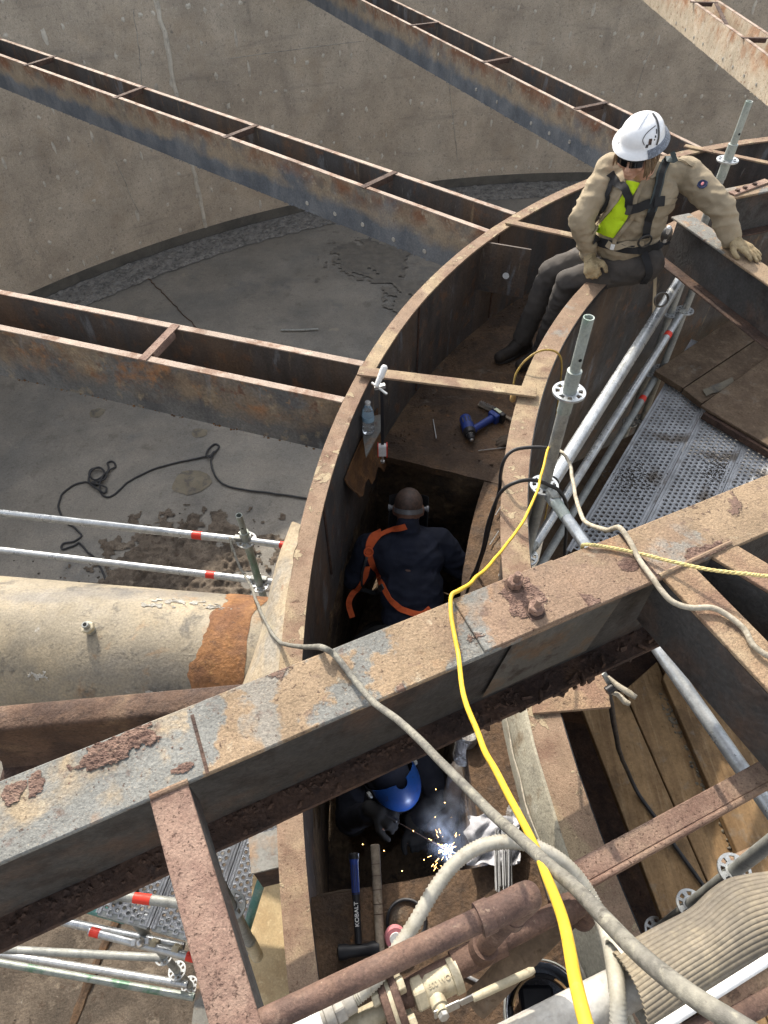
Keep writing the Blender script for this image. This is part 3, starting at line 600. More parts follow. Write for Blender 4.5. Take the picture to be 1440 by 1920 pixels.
# triangular lips where launders open into the channel, stiffener with a hole
def gusset(px, z, th=.012):
    m = MB(); m.prism([(at(u, v, z).x, at(u, v, z).y) for u, v in px], z-th, z); mk('gusset_shelf', m, M['grey'], al)
gusset([(676, 786), (716, 776), (714, 806), (686, 856)], -.33); gusset([(940, 512), (976, 516), (974, 522), (940, 548)], -.36)
m = MB(); P, Q = pol(RO1-.04, 142.2), pol(RO1-.34, 141.0); P.z = Q.z = -.014; m.bar(P, Q, .012, .34); mk('stiffener_plate', m, M['plate'], al)
m = MB(); m.lathe([(.022, 0), (.022, .004)], P.lerp(Q, .55)-Z*.2+Vector((.004, -.012, 0)), (Q-P).cross(Z), 14); mk('bolt_hole', m, M['white'], al)
# welded seams and orange rusted skirt at the pit
for a in (139.5, 152, 171):
    m = MB(); m.tube([pol(RO1-.033, a, CH_Z+.02), pol(RO1-.033, a, -.02)], .008, 6); mk('weld_seam', m, M['rustdark'], al)
rows = []
for i in range(11):
    rows.append([pol(RO1-.036-.055*(j/10)**2, 159.6+7.0*i/10, -.36-(.42-.028*i+.05*math.sin(i*1.7))*(j/10)) for j in range(11)])
mk('rusted_skirt', MB().sheet(rows, .006), M['skirt'], al, smooth=True)
# small lath of scale on the floor of the channel
m = MB(); random.seed(5)
for i in range(420):
    a = random.uniform(120, 159) if i % 3 else random.uniform(192, 205); p = pol(random.choice((random.uniform(RI1, RO0), RO0-abs(random.gauss(0, .05)), RI1+abs(random.gauss(0, .05)))), a, CH_Z+.006); s = random.uniform(.003, .013)
    m.chip(p, s)
mk('rust_scale', m, M['trough'], al, kind='stuff')

# ================================================================ RADIAL LAUNDERS
def launder(far, near, label, mat, braces, depth=.345, holes=None, r_out=13.66, rimw=.040, bw=.045):
    f0, f1 = at(*far[0]), at(*far[1]); n0, n1 = at(*near[0]), at(*near[1])
    d = ((f1-f0).normalized()+(n1-n0).normalized()).normalized()
    def on(p, r):          # point of the line through p along d at distance r from the tank centre
        q = Vector((p.x-CX, p.y-CY, 0)); b = q.dot(d); return p + d*(-b-math.sqrt(b*b-(q.dot(q)-r*r)))
    t = thing('radial_launder', label, 'steel launder', on((f1+n1)/2, RO1+.001), 'radial launders between ring and tank wall')
    s = Z.cross(d).normalized();  s = s if s.dot(f1-n1) > 0 else -s      # towards the far plate
    for (p, sg, nm) in ((f1, 1, 'far'), (n1, -1, 'near')):
        a, b = on(p, r_out), on(p, RO1+.002)
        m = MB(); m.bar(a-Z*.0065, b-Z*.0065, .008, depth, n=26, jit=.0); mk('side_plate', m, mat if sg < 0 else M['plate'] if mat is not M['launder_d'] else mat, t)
        m = MB(); m.bar(a + s*(.5*rimw-.004 if sg > 0 else .5*rimw-.004), b + s*(.5*rimw-.004), rimw, .006, n=20, jit=.0012); mk('rim_angle', m, M['rim2'], t)
    m = MB(); c0, c1 = on((f1+n1)/2, r_out), on((f1+n1)/2, RO1+.002); m.bar(c0-Z*(depth-.02), c1-Z*(depth-.02), (f1-n1).dot(s)-.009, .008); mk('bottom_plate', m, M['rustdark'], t)
    # ragged rust along the lower edge of the near plate
    m = MB(); L = (on(n1, r_out)-on(n1, RO1)).length; random.seed(len(label))
    for i in range(int(L*26)):
        p = on(n1, RO1) - d*random.uniform(0, L) - s*.006 - Z*(depth+.004+random.uniform(-.008, .008)); m.chip(p, random.uniform(.003, .011))
    mk('edge_scale', m, M['skirt'] if mat is M['launder'] else mat, t, kind='stuff')
    for (p, q) in braces:
        a, b = at(p[0], p[1], .006), at(q[0], q[1], .006); e = (b-a).normalized()
        m = MB(); m.bar(a-e*.01, b+e*.01, bw, .006); m.bar(a+e*.06, b-e*.05, .006, bw*.8, side=bw/2, drop=.0065); mk('cross_brace', m, M['rustbar'] if mat is M['launder'] else M['galvdull'] if 0 else M['rustdark'], t)
    if holes:
        for (u, v) in holes:
            # point on the near plate under this pixel
            dr = XA*((u-720)/FPX)+UA*((960-v)/FPX)+Fw; n = s; k = (n1-s*.005-Vector((0, 0, CAM_H))).dot(n)/dr.dot(n); p = Vector((0, 0, CAM_H))+dr*k
            m = MB(); m.lathe([(.018, 0), (.015, .006)], p, -s, 8); mk('weir_plug', m, M['seal'], t)
    return t
launder(((0, 550), (680, 685)), ((0, 617), (645, 754)), 'nearest radial launder, flaking orange rust on its long side plate', M['launder'],
        [((268, 672), (328, 610))])
launder(((0, 72.5), (960, 401)), ((0, 105), (912, 434)), 'middle radial launder with blue grey side plate running from the left edge to the ring', M['launder_b'],
        [((46, 122), (102, 105)), ((214, 183), (270, 162)), ((420, 257), (480, 234)), ((680, 350), (740, 322))],
        holes=[(576, 381), (628, 401), (680, 421), (738, 449), (796, 471), (849, 494)])
launder(((735, 0), (1182, 215)), ((720, 22), (1152, 243)), 'radial launder behind the hard hat, blue grey plate with a tan rust band', M['launder_b'],
        [((770, 47), (820, 41)), ((905, 116), (960, 106)), ((1080, 203), (1138, 191))], holes=[(822, 102), (893, 168), (932, 191), (996, 231), (1030, 250), (1068, 266)], rimw=.036)
launder(((1345, 0), (1440, 65)), ((1291, 0), (1440, 104)), 'pale sunlit radial launder crossing the upper right corner', M['launder_d'],
        [((1296, 3), (1344, 4)), ((1362, 44), (1343, 6)), ((1392, 70), (1446, 71))], holes=[(1268, 43), (1285, 55), (1301, 70), (1318, 82), (1355, 110), (1374, 125), (1395, 142), (1418, 158)], rimw=.04)

# ================================================================ BEAMS
def ibeam(name, label, P, Q, w, h, tf=.014, tw=.012, mats=('beam', 'beamweb'), flw=None, n=16, cat='steel beam', group=None):
    P, Q = Vector(P), Vector(Q); t = thing(name, label, cat, P.lerp(Q, .5)-Z*h, group)
    m = MB(); m.bar(P, Q, w, tf, n=n, jit=.0012); mk('top_flange', m, M[mats[0]], t, bevel=.0025)
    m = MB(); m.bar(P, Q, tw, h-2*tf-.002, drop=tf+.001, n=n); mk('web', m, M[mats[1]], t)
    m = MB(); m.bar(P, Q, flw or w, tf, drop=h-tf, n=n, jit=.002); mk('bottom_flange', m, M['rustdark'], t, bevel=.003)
    return t
BZ = .75
def mid(a, b): return (a+b)/2
bP, bQ = mid(at(0, 1470, BZ), at(0, 1612, BZ)), mid(at(1440, 885, BZ), at(1440, 1003, BZ))
bd = (bQ-bP).normalized(); bs = bd.cross(Z).normalized()      # bs points to the camera side
BW, BH = .150, .46
beam = ibeam('main_beam', 'large rusty beam with grey paint patches crossing the whole foreground over the ring', bP-bd*1.6, bQ+bd*2.2, BW, BH, n=60)
def onbeam(u, v, dz=0.0): return at(u, v, BZ+dz)
# fillets of packed rust between web and lower flange
random.seed(21); m = MB()
for i in range(700):
    s = random.uniform(-1.0, 3.4); p = bP+bd*s+bs*(.010+abs(random.gauss(0, .022))); r = random.uniform(.003, .012)
    if (p-bP).dot(bs) > .07: continue
    m.chip(p-Z*(BH-.014-r*.2), r)
mk('packed_rust', m, M['rustdark'], beam, kind='stuff')
# doubler plate with its square end, two bolts
e0, e1 = onbeam(846, 1118, .009), onbeam(905, 1214, .009)
c0 = bP + bd*((e0+e1)/2-bP).dot(bd); q = c0+bd*.27
m = MB(); m.bar(Vector((c0.x, c0.y, BZ+.009)), Vector((q.x, q.y, BZ+.009)), BW-.004, .0085, n=4, jit=.0008); mk('doubler_plate', m, M['beam'], beam, bevel=.002)
for (u, v) in ((1216, 1062),):
    a = bP+bd*(onbeam(u, v)-bP).dot(bd)
    m = MB(); m.bar(Vector((a.x, a.y, BZ+.0015))-bs*BW*.5, Vector((a.x, a.y, BZ+.0015))+bs*BW*.5, .006, .0013); mk('weld_line', m, M['rustdark'], beam)
a = bP+bd*(onbeam(372, 1385)-bP).dot(bd)
m = MB(); m.bar(Vector((a.x, a.y, BZ+.0015))-bs*BW*.35, Vector((a.x, a.y, BZ+.0015))+bs*BW*.5, .007, .0013); mk('weld_line', m, M['rustdark'], beam)
def hexnut(c, r, h, ax=Z, rot=0.0):
    m = MB(); ax = Vector(ax).normalized(); x = ax.orthogonal().normalized(); y = ax.cross(x); c = Vector(c); vs = []
    for (rr, hh) in ((r, 0), (r, h*.86), (r*.88, h)):
        for k in range(6):
            t = rot+math.pi*k/3; vs.append(c+ax*hh+(x*math.cos(t)+y*math.sin(t))*rr)
    fs = [(i*6+k, i*6+(k+1) % 6, (i+1)*6+(k+1) % 6, (i+1)*6+k) for i in range(2) for k in range(6)]+[(5, 4, 3, 2, 1, 0), (12, 13, 14, 15, 16, 17)]
    return m.add(vs, fs)
for (u, v, rt) in ((964, 1098, .3), (1003, 1146, .6)):
    c = at(u, v, BZ+.0095); bt = mk('bolt', MB().lathe([(.0085, 0), (.0085, .046), (.0070, .050)], c, Z+Vector((.04, -.03, 0)), 12), M['rustbar'], beam, smooth=True)
    b2 = mk('nut', hexnut(c+Z*.004, .0185, .020, Z, rt), M['rustbar'], bt, bevel=.0015)
    mk('washer', MB().lathe([(.023, 0), (.023, .0035)], c, Z, 18), M['rustdark'], bt, smooth=True)
m = MB(); random.seed(4)      # crust of rust flakes round the bolts and on the left
def flakes(m, u, v, su, sv, n, z, smin=.0016, smax=.0055):
    c = at(u, v, z)
    for i in range(n):
        p = c+bd*random.gauss(0, su)+bs*random.gauss(0, sv)
        q = (p-bP).dot(bs)
        if abs(q) > BW/2-.006: continue
        r = random.uniform(smin, smax); m.chip(p+Z*r*.2, r*.9)
def crust(u, v, lu, lv, th, z, seed, cell=.0026):
    # raised scab of layered rust with a ragged edge
    c = at(u, v, z); c = Vector((c.x, c.y, z)); nu, nv = int(2*lu/cell), int(2*lv/cell); H = {}; m = MB(); idx = {}
    for i in range(nu+1):
        for j in range(nv+1):
            a, b = (i/nu*2-1), (j/nv*2-1); p = c+bd*a*lu+bs*b*lv; k = (p-bP).dot(bs)
            if abs(k) > BW/2-.003: continue
            q = Vector((a*lu*22+seed, b*lv*22, seed)); e = 1-(a*a+b*b)**.5+.55*mnoise.noise(q)+.28*mnoise.noise(q*3)+.12*mnoise.noise(q*8)
            if e < .16: continue
            h = th*min(1, (e-.16)*7)*(.62+.5*mnoise.noise(q*5)+.4*mnoise.noise(q*13))+random.uniform(-.0005, .0007); idx[(i, j)] = len(m.v); m.v.append((p.x, p.y, z+max(h, .0003)))
    for (i, j) in list(idx):
        if all(t_ in idx for t_ in ((i+1, j), (i+1, j+1), (i, j+1))): m.f.append((idx[(i, j)], idx[(i+1, j)], idx[(i+1, j+1)], idx[(i, j+1)]))
    return m
for q_ in ((985, 1122, .052, .070, .0042, BZ+.0094, 3), (212, 1402, .095, .034, .0062, BZ+.0006, 8), (1318, 1036, .085, .030, .005, BZ+.0006, 12), (64, 1470, .020, .032, .004, BZ+.0006, 15), (20, 1486, .03, .028, .004, BZ+.0006, 18), (1090, 1130, .045, .030, .0022, BZ+.0006, 22), (1180, 1060, .03, .03, .002, BZ+.0006, 25), (345, 1440, .03, .012, .003, BZ+.0006, 28)):
    mk('rust_crust', crust(*q_), M['crustbar'], beam)
flakes(m, 985, 1118, .034, .045, 90, BZ+.0095, .001, .003)
flakes(m, 208, 1408, .065, .022, 80, BZ+.001, .001, .003); flakes(m, 600, 1290, .5, .03, 60, BZ+.001, .0008, .002)
mk('loose_flakes', m, M['rustbar'], beam, kind='stuff')
# hanging flakes under the beam on the right
m = MB(); random.seed(12)
for i in range(150):
    s = random.uniform(1.0, 2.2); p = bP+bd*s+bs*(BW/2-.01+random.uniform(-.03, .012))-Z*(BH+random.uniform(-.03, .02)); r = random.uniform(.005, .016)
    R = Matrix.Rotation(random.uniform(0, 3), 3, 'Z') @ Matrix.Rotation(random.uniform(-.8, .8), 3, 'X')
    m.box(p, (r*2.0, r*.5, r*1.3), R)
mk('rust_flake', m, M['rustdark'], beam, kind='stuff')
m = MB(); a = bP+bd*(at(1110, 1120, BZ)-bP).dot(bd); m.add([a+bs*.012-Z*.02-bd*.13, a+bs*.012-Z*.02+bd*.2, a+bs*.016-Z*.40+bd*.12, a+bs*.016-Z*.40-bd*.22], [(0, 3, 2, 1)])
mk('web_stiffener', m, M['oldgrey'], beam)

# bar going down left from the beam, pair of channels going right
def channel(name, label, e0, e1, f0, f1, z, h, th, mat, side=-1, lip=None, z1=None, webmat='beamweb'):
    """top face between edge lines e0-e1 (left) and f0-f1 (right) at height z, with a web hung on one edge"""
    z1 = z if z1 is None else z1
    a0, a1, b0, b1 = at(*e0, z), at(*e1, z1), at(*f0, z), at(*f1, z1)
    P, Q = mid(a0, b0), mid(a1, b1); d = (Q-P).normalized(); r = d.cross(Z).normalized(); w = abs((b0-a0).dot(r)); w1 = abs((b1-a1).dot(r)); w = (w+w1)/2
    t = thing(name, label, 'steel beam', P-Z*h)
    m = MB(); m.bar(P, Q+d*1.3, w, th, n=14, jit=.0012); mk('top_face', m, M[mat], t, bevel=.003, seg=2)
    sg = 1 if (b0-a0).dot(r) > 0 else -1
    if side in (-1, 2): m = MB(); m.bar(P, Q+d*1.3, .008, h-th-.001, side=-sg*(w/2-.005), drop=th+.001, n=10); mk('web', m, M[webmat], t)
    if side in (1, 2): m = MB(); m.bar(P, Q+d*1.3, .008, h-th-.001, side=sg*(w/2-.005), drop=th+.001, n=10); mk('web', m, M[webmat], t)
    if lip: m = MB(); m.bar(P, Q+d*1.3, w, th, drop=h+.001, n=10); mk('bottom_face', m, M['rustdark'], t)
    return t
channel('frame_channel', 'pinkish pitted channel running from the main beam down to the bottom edge', (281, 1497), (389, 1920), (350, 1468), (492, 1920), BZ-.002, .11, .010, 'rustbar', 2)
m = MB(); p, q = at(281, 1493, BZ-.001), at(352, 1463, BZ-.001); m.tube([p+bs*.002, q+bs*.002], .006, 8); mk('weld_bead', m, M['rim'], beam, smooth=True)
channel('cross_channel', 'tan topped channel running right from the main beam, under the pale cable', (1237, 1078), (1440, 1289), (1294, 1052), (1440, 1205), BZ-.002, .20, .012, 'box', 2)
channel('cross_channel', 'short tan topped channel at the right edge above the pale cable', (1331, 1035), (1440, 1112), (1368, 1019), (1440, 1050), BZ-.002, .20, .012, 'box', 2)
m = MB(); p, q = at(1236, 1080, BZ+.001), at(1370, 1017, BZ+.001); m.tube([p, q], .006, 8); mk('weld_bead', m, M['rim'], beam, smooth=True)
# angle at lower right
a0, a1 = at(1064, 1621, .46), at(1440, 1417, .46); b0, b1 = at(1093, 1658, .46), at(1440, 1467, .46)
t = thing('brace_angle', 'straight pitted angle iron crossing above the planks at lower right', 'angle iron', mid(a0, b0))
dd = (mid(a1, b1)-mid(a0, b0)).normalized(); w = (b0-a0).dot(dd.cross(Z)); P, Q = mid(a0, b0)-dd*.02, mid(a1, b1)+dd*1.3
m = MB(); m.bar(P, Q, abs(w), .008, n=16, jit=.001); mk('flat_leg', m, M['rustbar'], t, bevel=.002)
m = MB(); m.bar(P, Q, .012, .05, side=math.copysign(abs(w)/2+.006, w), drop=-.003, n=16, jit=.001); mk('upright_leg', m, M['rustbar'], t, bevel=.005, seg=2)
# beams the crouching man leans on (sit on the inner ring)
ibeam('cross_beam', 'dark I beam with tan flaking top under the hand of the man in khaki', mid(at(1265, 413, .28), at(1286, 392, .28)), mid(at(1440, 545, .28), at(1440, 478, .28))+Vector((.32, -1.0, 0))*.9, .125, .275, tf=.012, flw=.15)
fb = ibeam('ring_beam', 'beam with bolted splice behind the post at the right edge', mid(at(1345, 385, .30), at(1330, 352, .30)), mid(at(1440, 347, .30), at(1440, 322, .30))+Vector((1.2, .36, 0)), .13, .28, tf=.012)
m = MB(); P, Q = at(1372, 362, .312), at(1440, 337, .312); m.bar(P, Q, .05, .010); mk('splice_plate', m, M['rustbar'], fb, bevel=.002)
for f in (.15, .35, .62):
    c = P.lerp(Q, f); mk('bolt_head', hexnut(c, .014, .012), M['rustdark'], fb)
# curved-top channel at the left under the pipe
z = .12; P, Q = at(-60, 1357, z), at(470, 1308, z)
t = thing('bent_channel', 'dark rusty round shouldered channel under the pipe at the left edge', 'steel beam', P)
d = (Q-P).normalized(); r = d.cross(Z).normalized(); rows = []
prof = [(-.055, -.03), (-.052, -.008), (-.045, -.001), (-.005, 0), (.016, -.001), (.026, -.005), (.031, -.013), (.032, -.03), (.030, -.10), (.028, -.24), (.05, -.27), (.11, -.275)]
for i in range(25): rows.append([P.lerp(Q, i/24)+r*a+Z*b+Z*.002*mnoise.noise(Vector((i*.9, a*30, 0))) for a, b in prof])
mk('channel_plate', MB().sheet(rows, .008), M['oldrust'], t, smooth=True, ang=60)
mk('web_plate', MB().bar(P-Z*.26+r*.03, Q-Z*.26+r*.03, .25, .01), M['rustdark'], t)
solo('paint_flake', MB().sphere(at(75, 1436, -.145), .016, 8, 5, (1.3, .6, .12)), M['stain'], 'pale flake lying in the rusty channel at the left edge', 'flake')

# ================================================================ PIPE AT LEFT, with its saddle on the ring
pz, pr_ = -.60, .315
ax0 = Vector((-3.4, 1.02, pz)); ax1 = Vector((-.395, 1.02, pz))
def pipe_fit():
    # silhouette of the crown: tangent ray test at two pixels
    best = None
    for y0 in np.arange(.5, 1.9, .02):
        for y1 in np.arange(.5, 1.9, .02):
            e = 0
            a = Vector((-3.4, y0, pz)); b = Vector((-.395, y1, pz)); ad = (b-a).normalized()
            for (u, v) in ((5, 1080), (490, 1117)):
                d = (XA*((u-720)/FPX)+UA*((960-v)/FPX)+Fw).normalized(); w = Vector((0, 0, CAM_H))-a; n = d.cross(ad); dist = abs(w.dot(n))/n.length; sg = w.dot(n)
                e += (dist-pr_)**2 + (0 if sg*1 < 0 else 0)
                # must pass above the axis
                k = (w-ad*w.dot(ad)); dv = d-ad*d.dot(ad); tt = -k.dot(dv)/dv.dot(dv); cp = k+dv*tt
                if cp.z < 0: e += 9
            if best is None or e < best[0]: best = (e, y0, y1)
    return best
_, y0, y1 = pipe_fit(); ax0.y, ax1.y = y0, y1
pp = thing('outlet_pipe', 'fat weathered pipe with an orange rust band entering the ring at the left', 'pipe', ax0)
ad = (ax1-ax0).normalized()
def pipeseg(p, q, r, mat, n=48, nm='pipe_body', k=24):
    m = MB(); m.tube([p.lerp(q, i/k) for i in range(k+1)], r, n); return mk(nm, m, mat, pp, smooth=True)
pipeseg(ax0, ax1, pr_, M['pipe'])
def pipe_s(u, v):         # distance along the pipe of the pixel on its visible face
    d = (XA*((u-720)/FPX)+UA*((960-v)/FPX)+Fw).normalized(); w = Vector((0, 0, CAM_H))-ax0
    k = w-ad*w.dot(ad); dv = d-ad*d.dot(ad); a = dv.dot(dv); b = 2*k.dot(dv); c = k.dot(k)-pr_**2; D = max(b*b-4*a*c, 0); t = (-b-math.sqrt(D))/(2*a)
    return Vector((0, 0, CAM_H))+d*t
s0, s1 = pipe_s(368, 1290), pipe_s(455, 1230)
def along(p): return (p-ax0).dot(ad)
rows = []
for i in range(13):
    row = []
    for k in range(181):
        t = 2*math.pi*k/180; ea = along(s0)+.05*mnoise.noise(Vector((math.cos(t)*3, math.sin(t)*3, 1)))+.014*mnoise.noise(Vector((math.cos(t)*14, math.sin(t)*14, 1)))
        eb = along(s1)+.05*mnoise.noise(Vector((math.cos(t)*2.4, math.sin(t)*2.4, 7))); s = ea+(eb-ea)*i/12
        e = Vector((0, -math.sin(ad.y), 0)); x = ad.cross(Z).normalized(); y = x.cross(ad)
        rr = pr_+.0015+(.004*abs(mnoise.noise(Vector((s*9, t*4, 2)))) if 0 < i < 12 else 0)
        row.append(ax0+ad*s+(x*math.cos(t)+y*math.sin(t))*rr)
    rows.append(row)
mk('rust_band', MB().sheet(rows), M['orange'], pp, smooth=True)
c = pipe_s(171, 1182); nrm = (c-ax0-ad*along(c)).normalized()
nip = mk('threaded_nipple', MB().lathe([(.020, -.01), (.020, .03), (.014, .031), (.014, .062), (.012, .064)], c, nrm, 16), M['galvdull'], pp, smooth=True)
mk('hex_collar', hexnut(c+nrm*.022, .027, .020, nrm), M['ivory'], nip, bevel=.002); mk('bore', MB().lathe([(.008, .062), (.008, .0652)], c, nrm, 12), M['nearblack'], nip)
x = ad.cross(Z).normalized(); y = x.cross(ad)
th = math.radians(8); m = MB(); m.tube([ax0+ad*(3.1*i/20)+(x*math.cos(th)+y*math.sin(th))*(pr_+.001)+Z*.002*mnoise.noise(Vector((i, 0, 0))) for i in range(21)], .007, 6); mk('weld_seam', m, M['grey'], pp, smooth=True)
def scab(u, v, ls, lt, seed):
    # thin ragged sheet of old paint left on the pipe
    c = pipe_s(u, v); s0_ = along(c); nr = (c-ax0-ad*s0_).normalized(); e1_ = ad.cross(nr); n = 46; idx = {}; m = MB()
    for i in range(n+1):
        for k in range(n+1):
            a, b = i/n*2-1, k/n*2-1; q = Vector((a*ls*30+seed, b*lt*40, seed)); e = .42-(a*a*.8+b*b)**.5*.8+.75*mnoise.noise(q)+.45*mnoise.noise(q*2.3)+.3*mnoise.noise(q*6)
            if e > 0: th = b*lt/pr_; idx[(i, k)] = len(m.v); m.v.append(tuple(ax0+ad*(s0_+a*ls)+(nr*math.cos(th)+e1_*math.sin(th))*(pr_+.0018+.002*random.random())))
    for (i, k) in list(idx):
        if all(t_ in idx for t_ in ((i+1, k), (i+1, k+1), (i, k+1))): m.f.append((idx[(i, k)], idx[(i+1, k)], idx[(i+1, k+1)], idx[(i, k+1)]))
    return m
for k_, q_ in enumerate(((330, 1128, .20, .030, 3), (400, 1140, .08, .02, 7), (75, 1268, .05, .025, 11), (305, 1299, .10, .02, 15), (290, 1135, .10, .02, 19))):
    mk('paint_scale', scab(*q_), M['seal'], pp)
# saddle plate flaring from the ring rim down over the pipe
e_top = [(564, 990), (553, 1050), (544, 1110), (536, 1180), (530, 1245), (524, 1310)]
e_bot = [(560, 1000), (533, 1050), (517, 1100), (503, 1160), (486, 1220), (455, 1305)]
rows = []
TT = spline([at(u+1, v, -.014) for u, v in e_top], 5); BB = spline([at(u, v, -.014-.06-.055*i) for i, (u, v) in enumerate(e_bot)], 5)
for j in range(13):
    f = j/12; rows.append([TT[i].lerp(BB[i], f)+Vector((-.02, .02, .02))*math.sin(f*math.pi)+Z*.006*mnoise.noise(Vector((i*.8, j*.7, 0))) for i in range(len(TT))])
mk('saddle_plate', MB().sheet(rows, .016), M['crust'], al, smooth=True)

# ================================================================ SCAFFOLD
TR = .0242
def rosette(parent, c, ax=Z, r=.061, mat='galv', a0=0.0):
    ax = Vector(ax).normalized(); x = ax.orthogonal().normalized(); y = ax.cross(x); c = Vector(c); m = MB(); n = 32; hz = .005
    def annulus(ra, rb):
        vs = []; fs = []
        for k in range(n):
            t = 2*math.pi*k/n; d = x*math.cos(t)+y*math.sin(t); vs += [c+d*ra-ax*hz, c+d*rb-ax*hz, c+d*rb+ax*hz, c+d*ra+ax*hz]
        for k in range(n):
            b = k*4; e = ((k+1) % n)*4
            for j in range(4): fs.append((b+j, b+(j+1) % 4, e+(j+1) % 4, e+j))
        m.add(vs, [f[::-1] for f in fs])
    annulus(TR+.0005, .034); annulus(.050, r)
    for k in range(8):
        t = a0+math.pi*k/4; d = x*math.cos(t)+y*math.sin(t); e = ax.cross(d); w = .0085 if k % 2 else .0055
        a, b = c+d*.033, c+d*.0515
        P = [a-e*w, a+e*w, b+e*w*1.3, b-e*w*1.3]; m.add([p-ax*hz*.98 for p in P]+[p+ax*hz*.98 for p in P], [(3, 2, 1, 0), (4, 5, 6, 7), (0, 1, 5, 4), (1, 2, 6, 5), (2, 3, 7, 6), (3, 0, 4, 7)])
    return mk('rosette', m, M[mat], parent, bevel=.001)
def post(label, top, bot, ros, mat='galvdull', spig=None, group='scaffold posts', rmat='galv', spigmat='green'):
    """standard from bot to top (Vectors); spig = length of the thinner open spigot on top"""
    top, bot = Vector(top), Vector(bot); d = (top-bot).normalized()
    t = thing('scaffold_post', label, 'scaffold post', bot, group)
    s = top-d*spig if spig else top
    m = MB(); m.tube([bot, s], TR, 20, hole=.86 if not spig else None); mk('tube', m, M[mat], t, smooth=True)
    if spig:
        m = MB(); m.tube([s-d*.02, top], .0190, 20, hole=.78); sp = mk('spigot', m, M[spigmat], t, smooth=True)
        m = MB(); m.lathe([(TR+.0003, -.19), (TR+.0025, -.188), (TR+.0025, 0), (.0205, .001)], s, d, 20); mk('collar', m, M[spigmat], t, smooth=True)
        x = d.orthogonal().normalized(); m = MB(); m.lathe([(.0065, 0), (.0065, .0012)], s+d*.055-Vector((-.15, .95, -.1)).normalized()*.0185, -Vector((-.15, .95, -.1)), 10); mk('pin_hole', m, M['nearblack'], sp)
    for z in ros:
        c = bot + d*((z-bot.z)/d.z); rosette(t, c, d, mat=rmat, a0=.3)
    return t
def ledger(label, P, Q, r=TR, mat='galv', heads=(1, 1), bands=(), group='scaffold tubes'):
    P, Q = Vector(P), Vector(Q); d = (Q-P).normalized(); t = thing('scaffold_tube', label, 'scaffold tube', mid(P, Q), group)
    m = MB(); m.tube([P.lerp(Q, i/6) for i in range(7)], r, 18, hole=.85); mk('tube', m, M[mat], t, smooth=True)
    for (h, c, e) in ((heads[0], P, -d), (heads[1], Q, d)):
        if h:
            m = MB(); up = Z if abs(d.z) < .9 else Vector((1, 0, 0)); m.bar(c-e*.012+Z*.032, c+e*.045+Z*.032, .036, .064, up); hd = mk('wedge_head', m, M['galvdull'], t, bevel=.006, seg=2)
            m = MB(); m.bar(c+e*.026+Z*.075, c+e*.030+Z*.075, .007, .12, up); mk('wedge', m, M['steel'], hd)
    for (u, v, L) in bands:
        # centre of the band: point of the tube nearest to the pixel ray
        o = Vector((0, 0, CAM_H)); rd = (XA*((u-720)/FPX)+UA*((960-v)/FPX)+Fw).normalized(); w0 = P-o; b = d.dot(rd); k = (b*rd.dot(w0)-d.dot(w0))/(1-b*b); c = P+d*k
        m = MB(); m.tube([c-d*L/2, c+d*L/2], r+.0012, 18); mk('red_band', m, M['red'], t, smooth=True)
    return t
A_xy = at(1067, 735, .5); A = lambda z: Vector((A_xy.x, A_xy.y, z))
post('tall green stained scaffold post with open spigot rising beside the inner ring', A(.81), A(FLOOR_Z), [.5, 0, -.5, -1.0, -1.5, -2, -2.5], mat='galvdull', spig=.215)
B_xy = at(1364, 300, .5); post('scaffold post behind the crouching man, green spigot and one rosette', Vector((B_xy.x, B_xy.y, .80)), Vector((B_xy.x, B_xy.y, FLOOR_Z)), [.5, 0, -.5, -1, -1.5, -2], spig=.215)
L_xy = at(456, 1013, -1.0); Lp = lambda z: Vector((L_xy.x, L_xy.y, z))
lt, lb = at(448, 966, -.76), at(487, 1096, -1.5); ldir = (lb-lt).normalized(); post('thin green scaffold post standing behind the pale pipe, carrying two rails', lt, lb+ldir*(2.45/abs(ldir.z)), [-1.0, -1.5, -2, -2.5], mat='green', spig=.16)
C_xy = at(1284, 582, -.5); Cp = lambda z: Vector((C_xy.x, C_xy.y, z))
post('dull scaffold post under the I beam, deep inside the ring', Cp(-.22), Cp(FLOOR_Z), [-.5, -1.0, -1.5, -2, -2.5])
ledger('uppermost bright tube slanting down from the post to under the I beam', at(1036, 902, -.07), at(1302, 482, -.10), heads=(0, 0), r=.032)
ledger('second galvanized tube with one red band, below the bright slanting tube', A(-.5)+Vector((.05, .06, 0)), Cp(-.5)-Vector((.05, .06, 0)), bands=((1247, 627, .05),))
ledger('lowest galvanized tube in shade beside the perforated deck', A(-1.0)+Vector((.05, .06, 0)), Cp(-1.0)-Vector((.05, .06, 0)), bands=((1216, 755, .05),), mat='galvdull')
gP, gQ = at(1040, 925, .0), at(1440, 1505, .0); gd = (gQ-gP).normalized()
lg = ledger('galvanized tube running from the post under the main beam to the right edge', A(0)+gd*.085, gQ+gd*.6, heads=(1, 0), mat='galv')
m = MB(); m.tube([A(0)+gd*.10, A(0)+gd*.19], TR+.0008, 18); mk('green_smear', m, M['green'], lg, smooth=True)
ledger('upper silver guard rail crossing the tank floor at left', at(-80, 953, -1.0), at(444, 1012, -1.0), heads=(0, 1), bands=((370, 1006, .06),))
ledger('lower silver guard rail crossing the tank floor at left', at(-80, 1022, -1.5), at(474, 1087, -1.5), heads=(0, 1), bands=((395, 1079, .06),))
ledger('short rail stub from the green post to the ring, red band at its end', at(468, 1014, -1.0), at(570, 1027, -1.0), heads=(1, 0), bands=((534, 1022, .06),), r=.021)
ledger('lower rail stub from the green post to the ring', at(499, 1089, -1.5), at(560, 1098, -1.5), heads=(1, 0), r=.022)
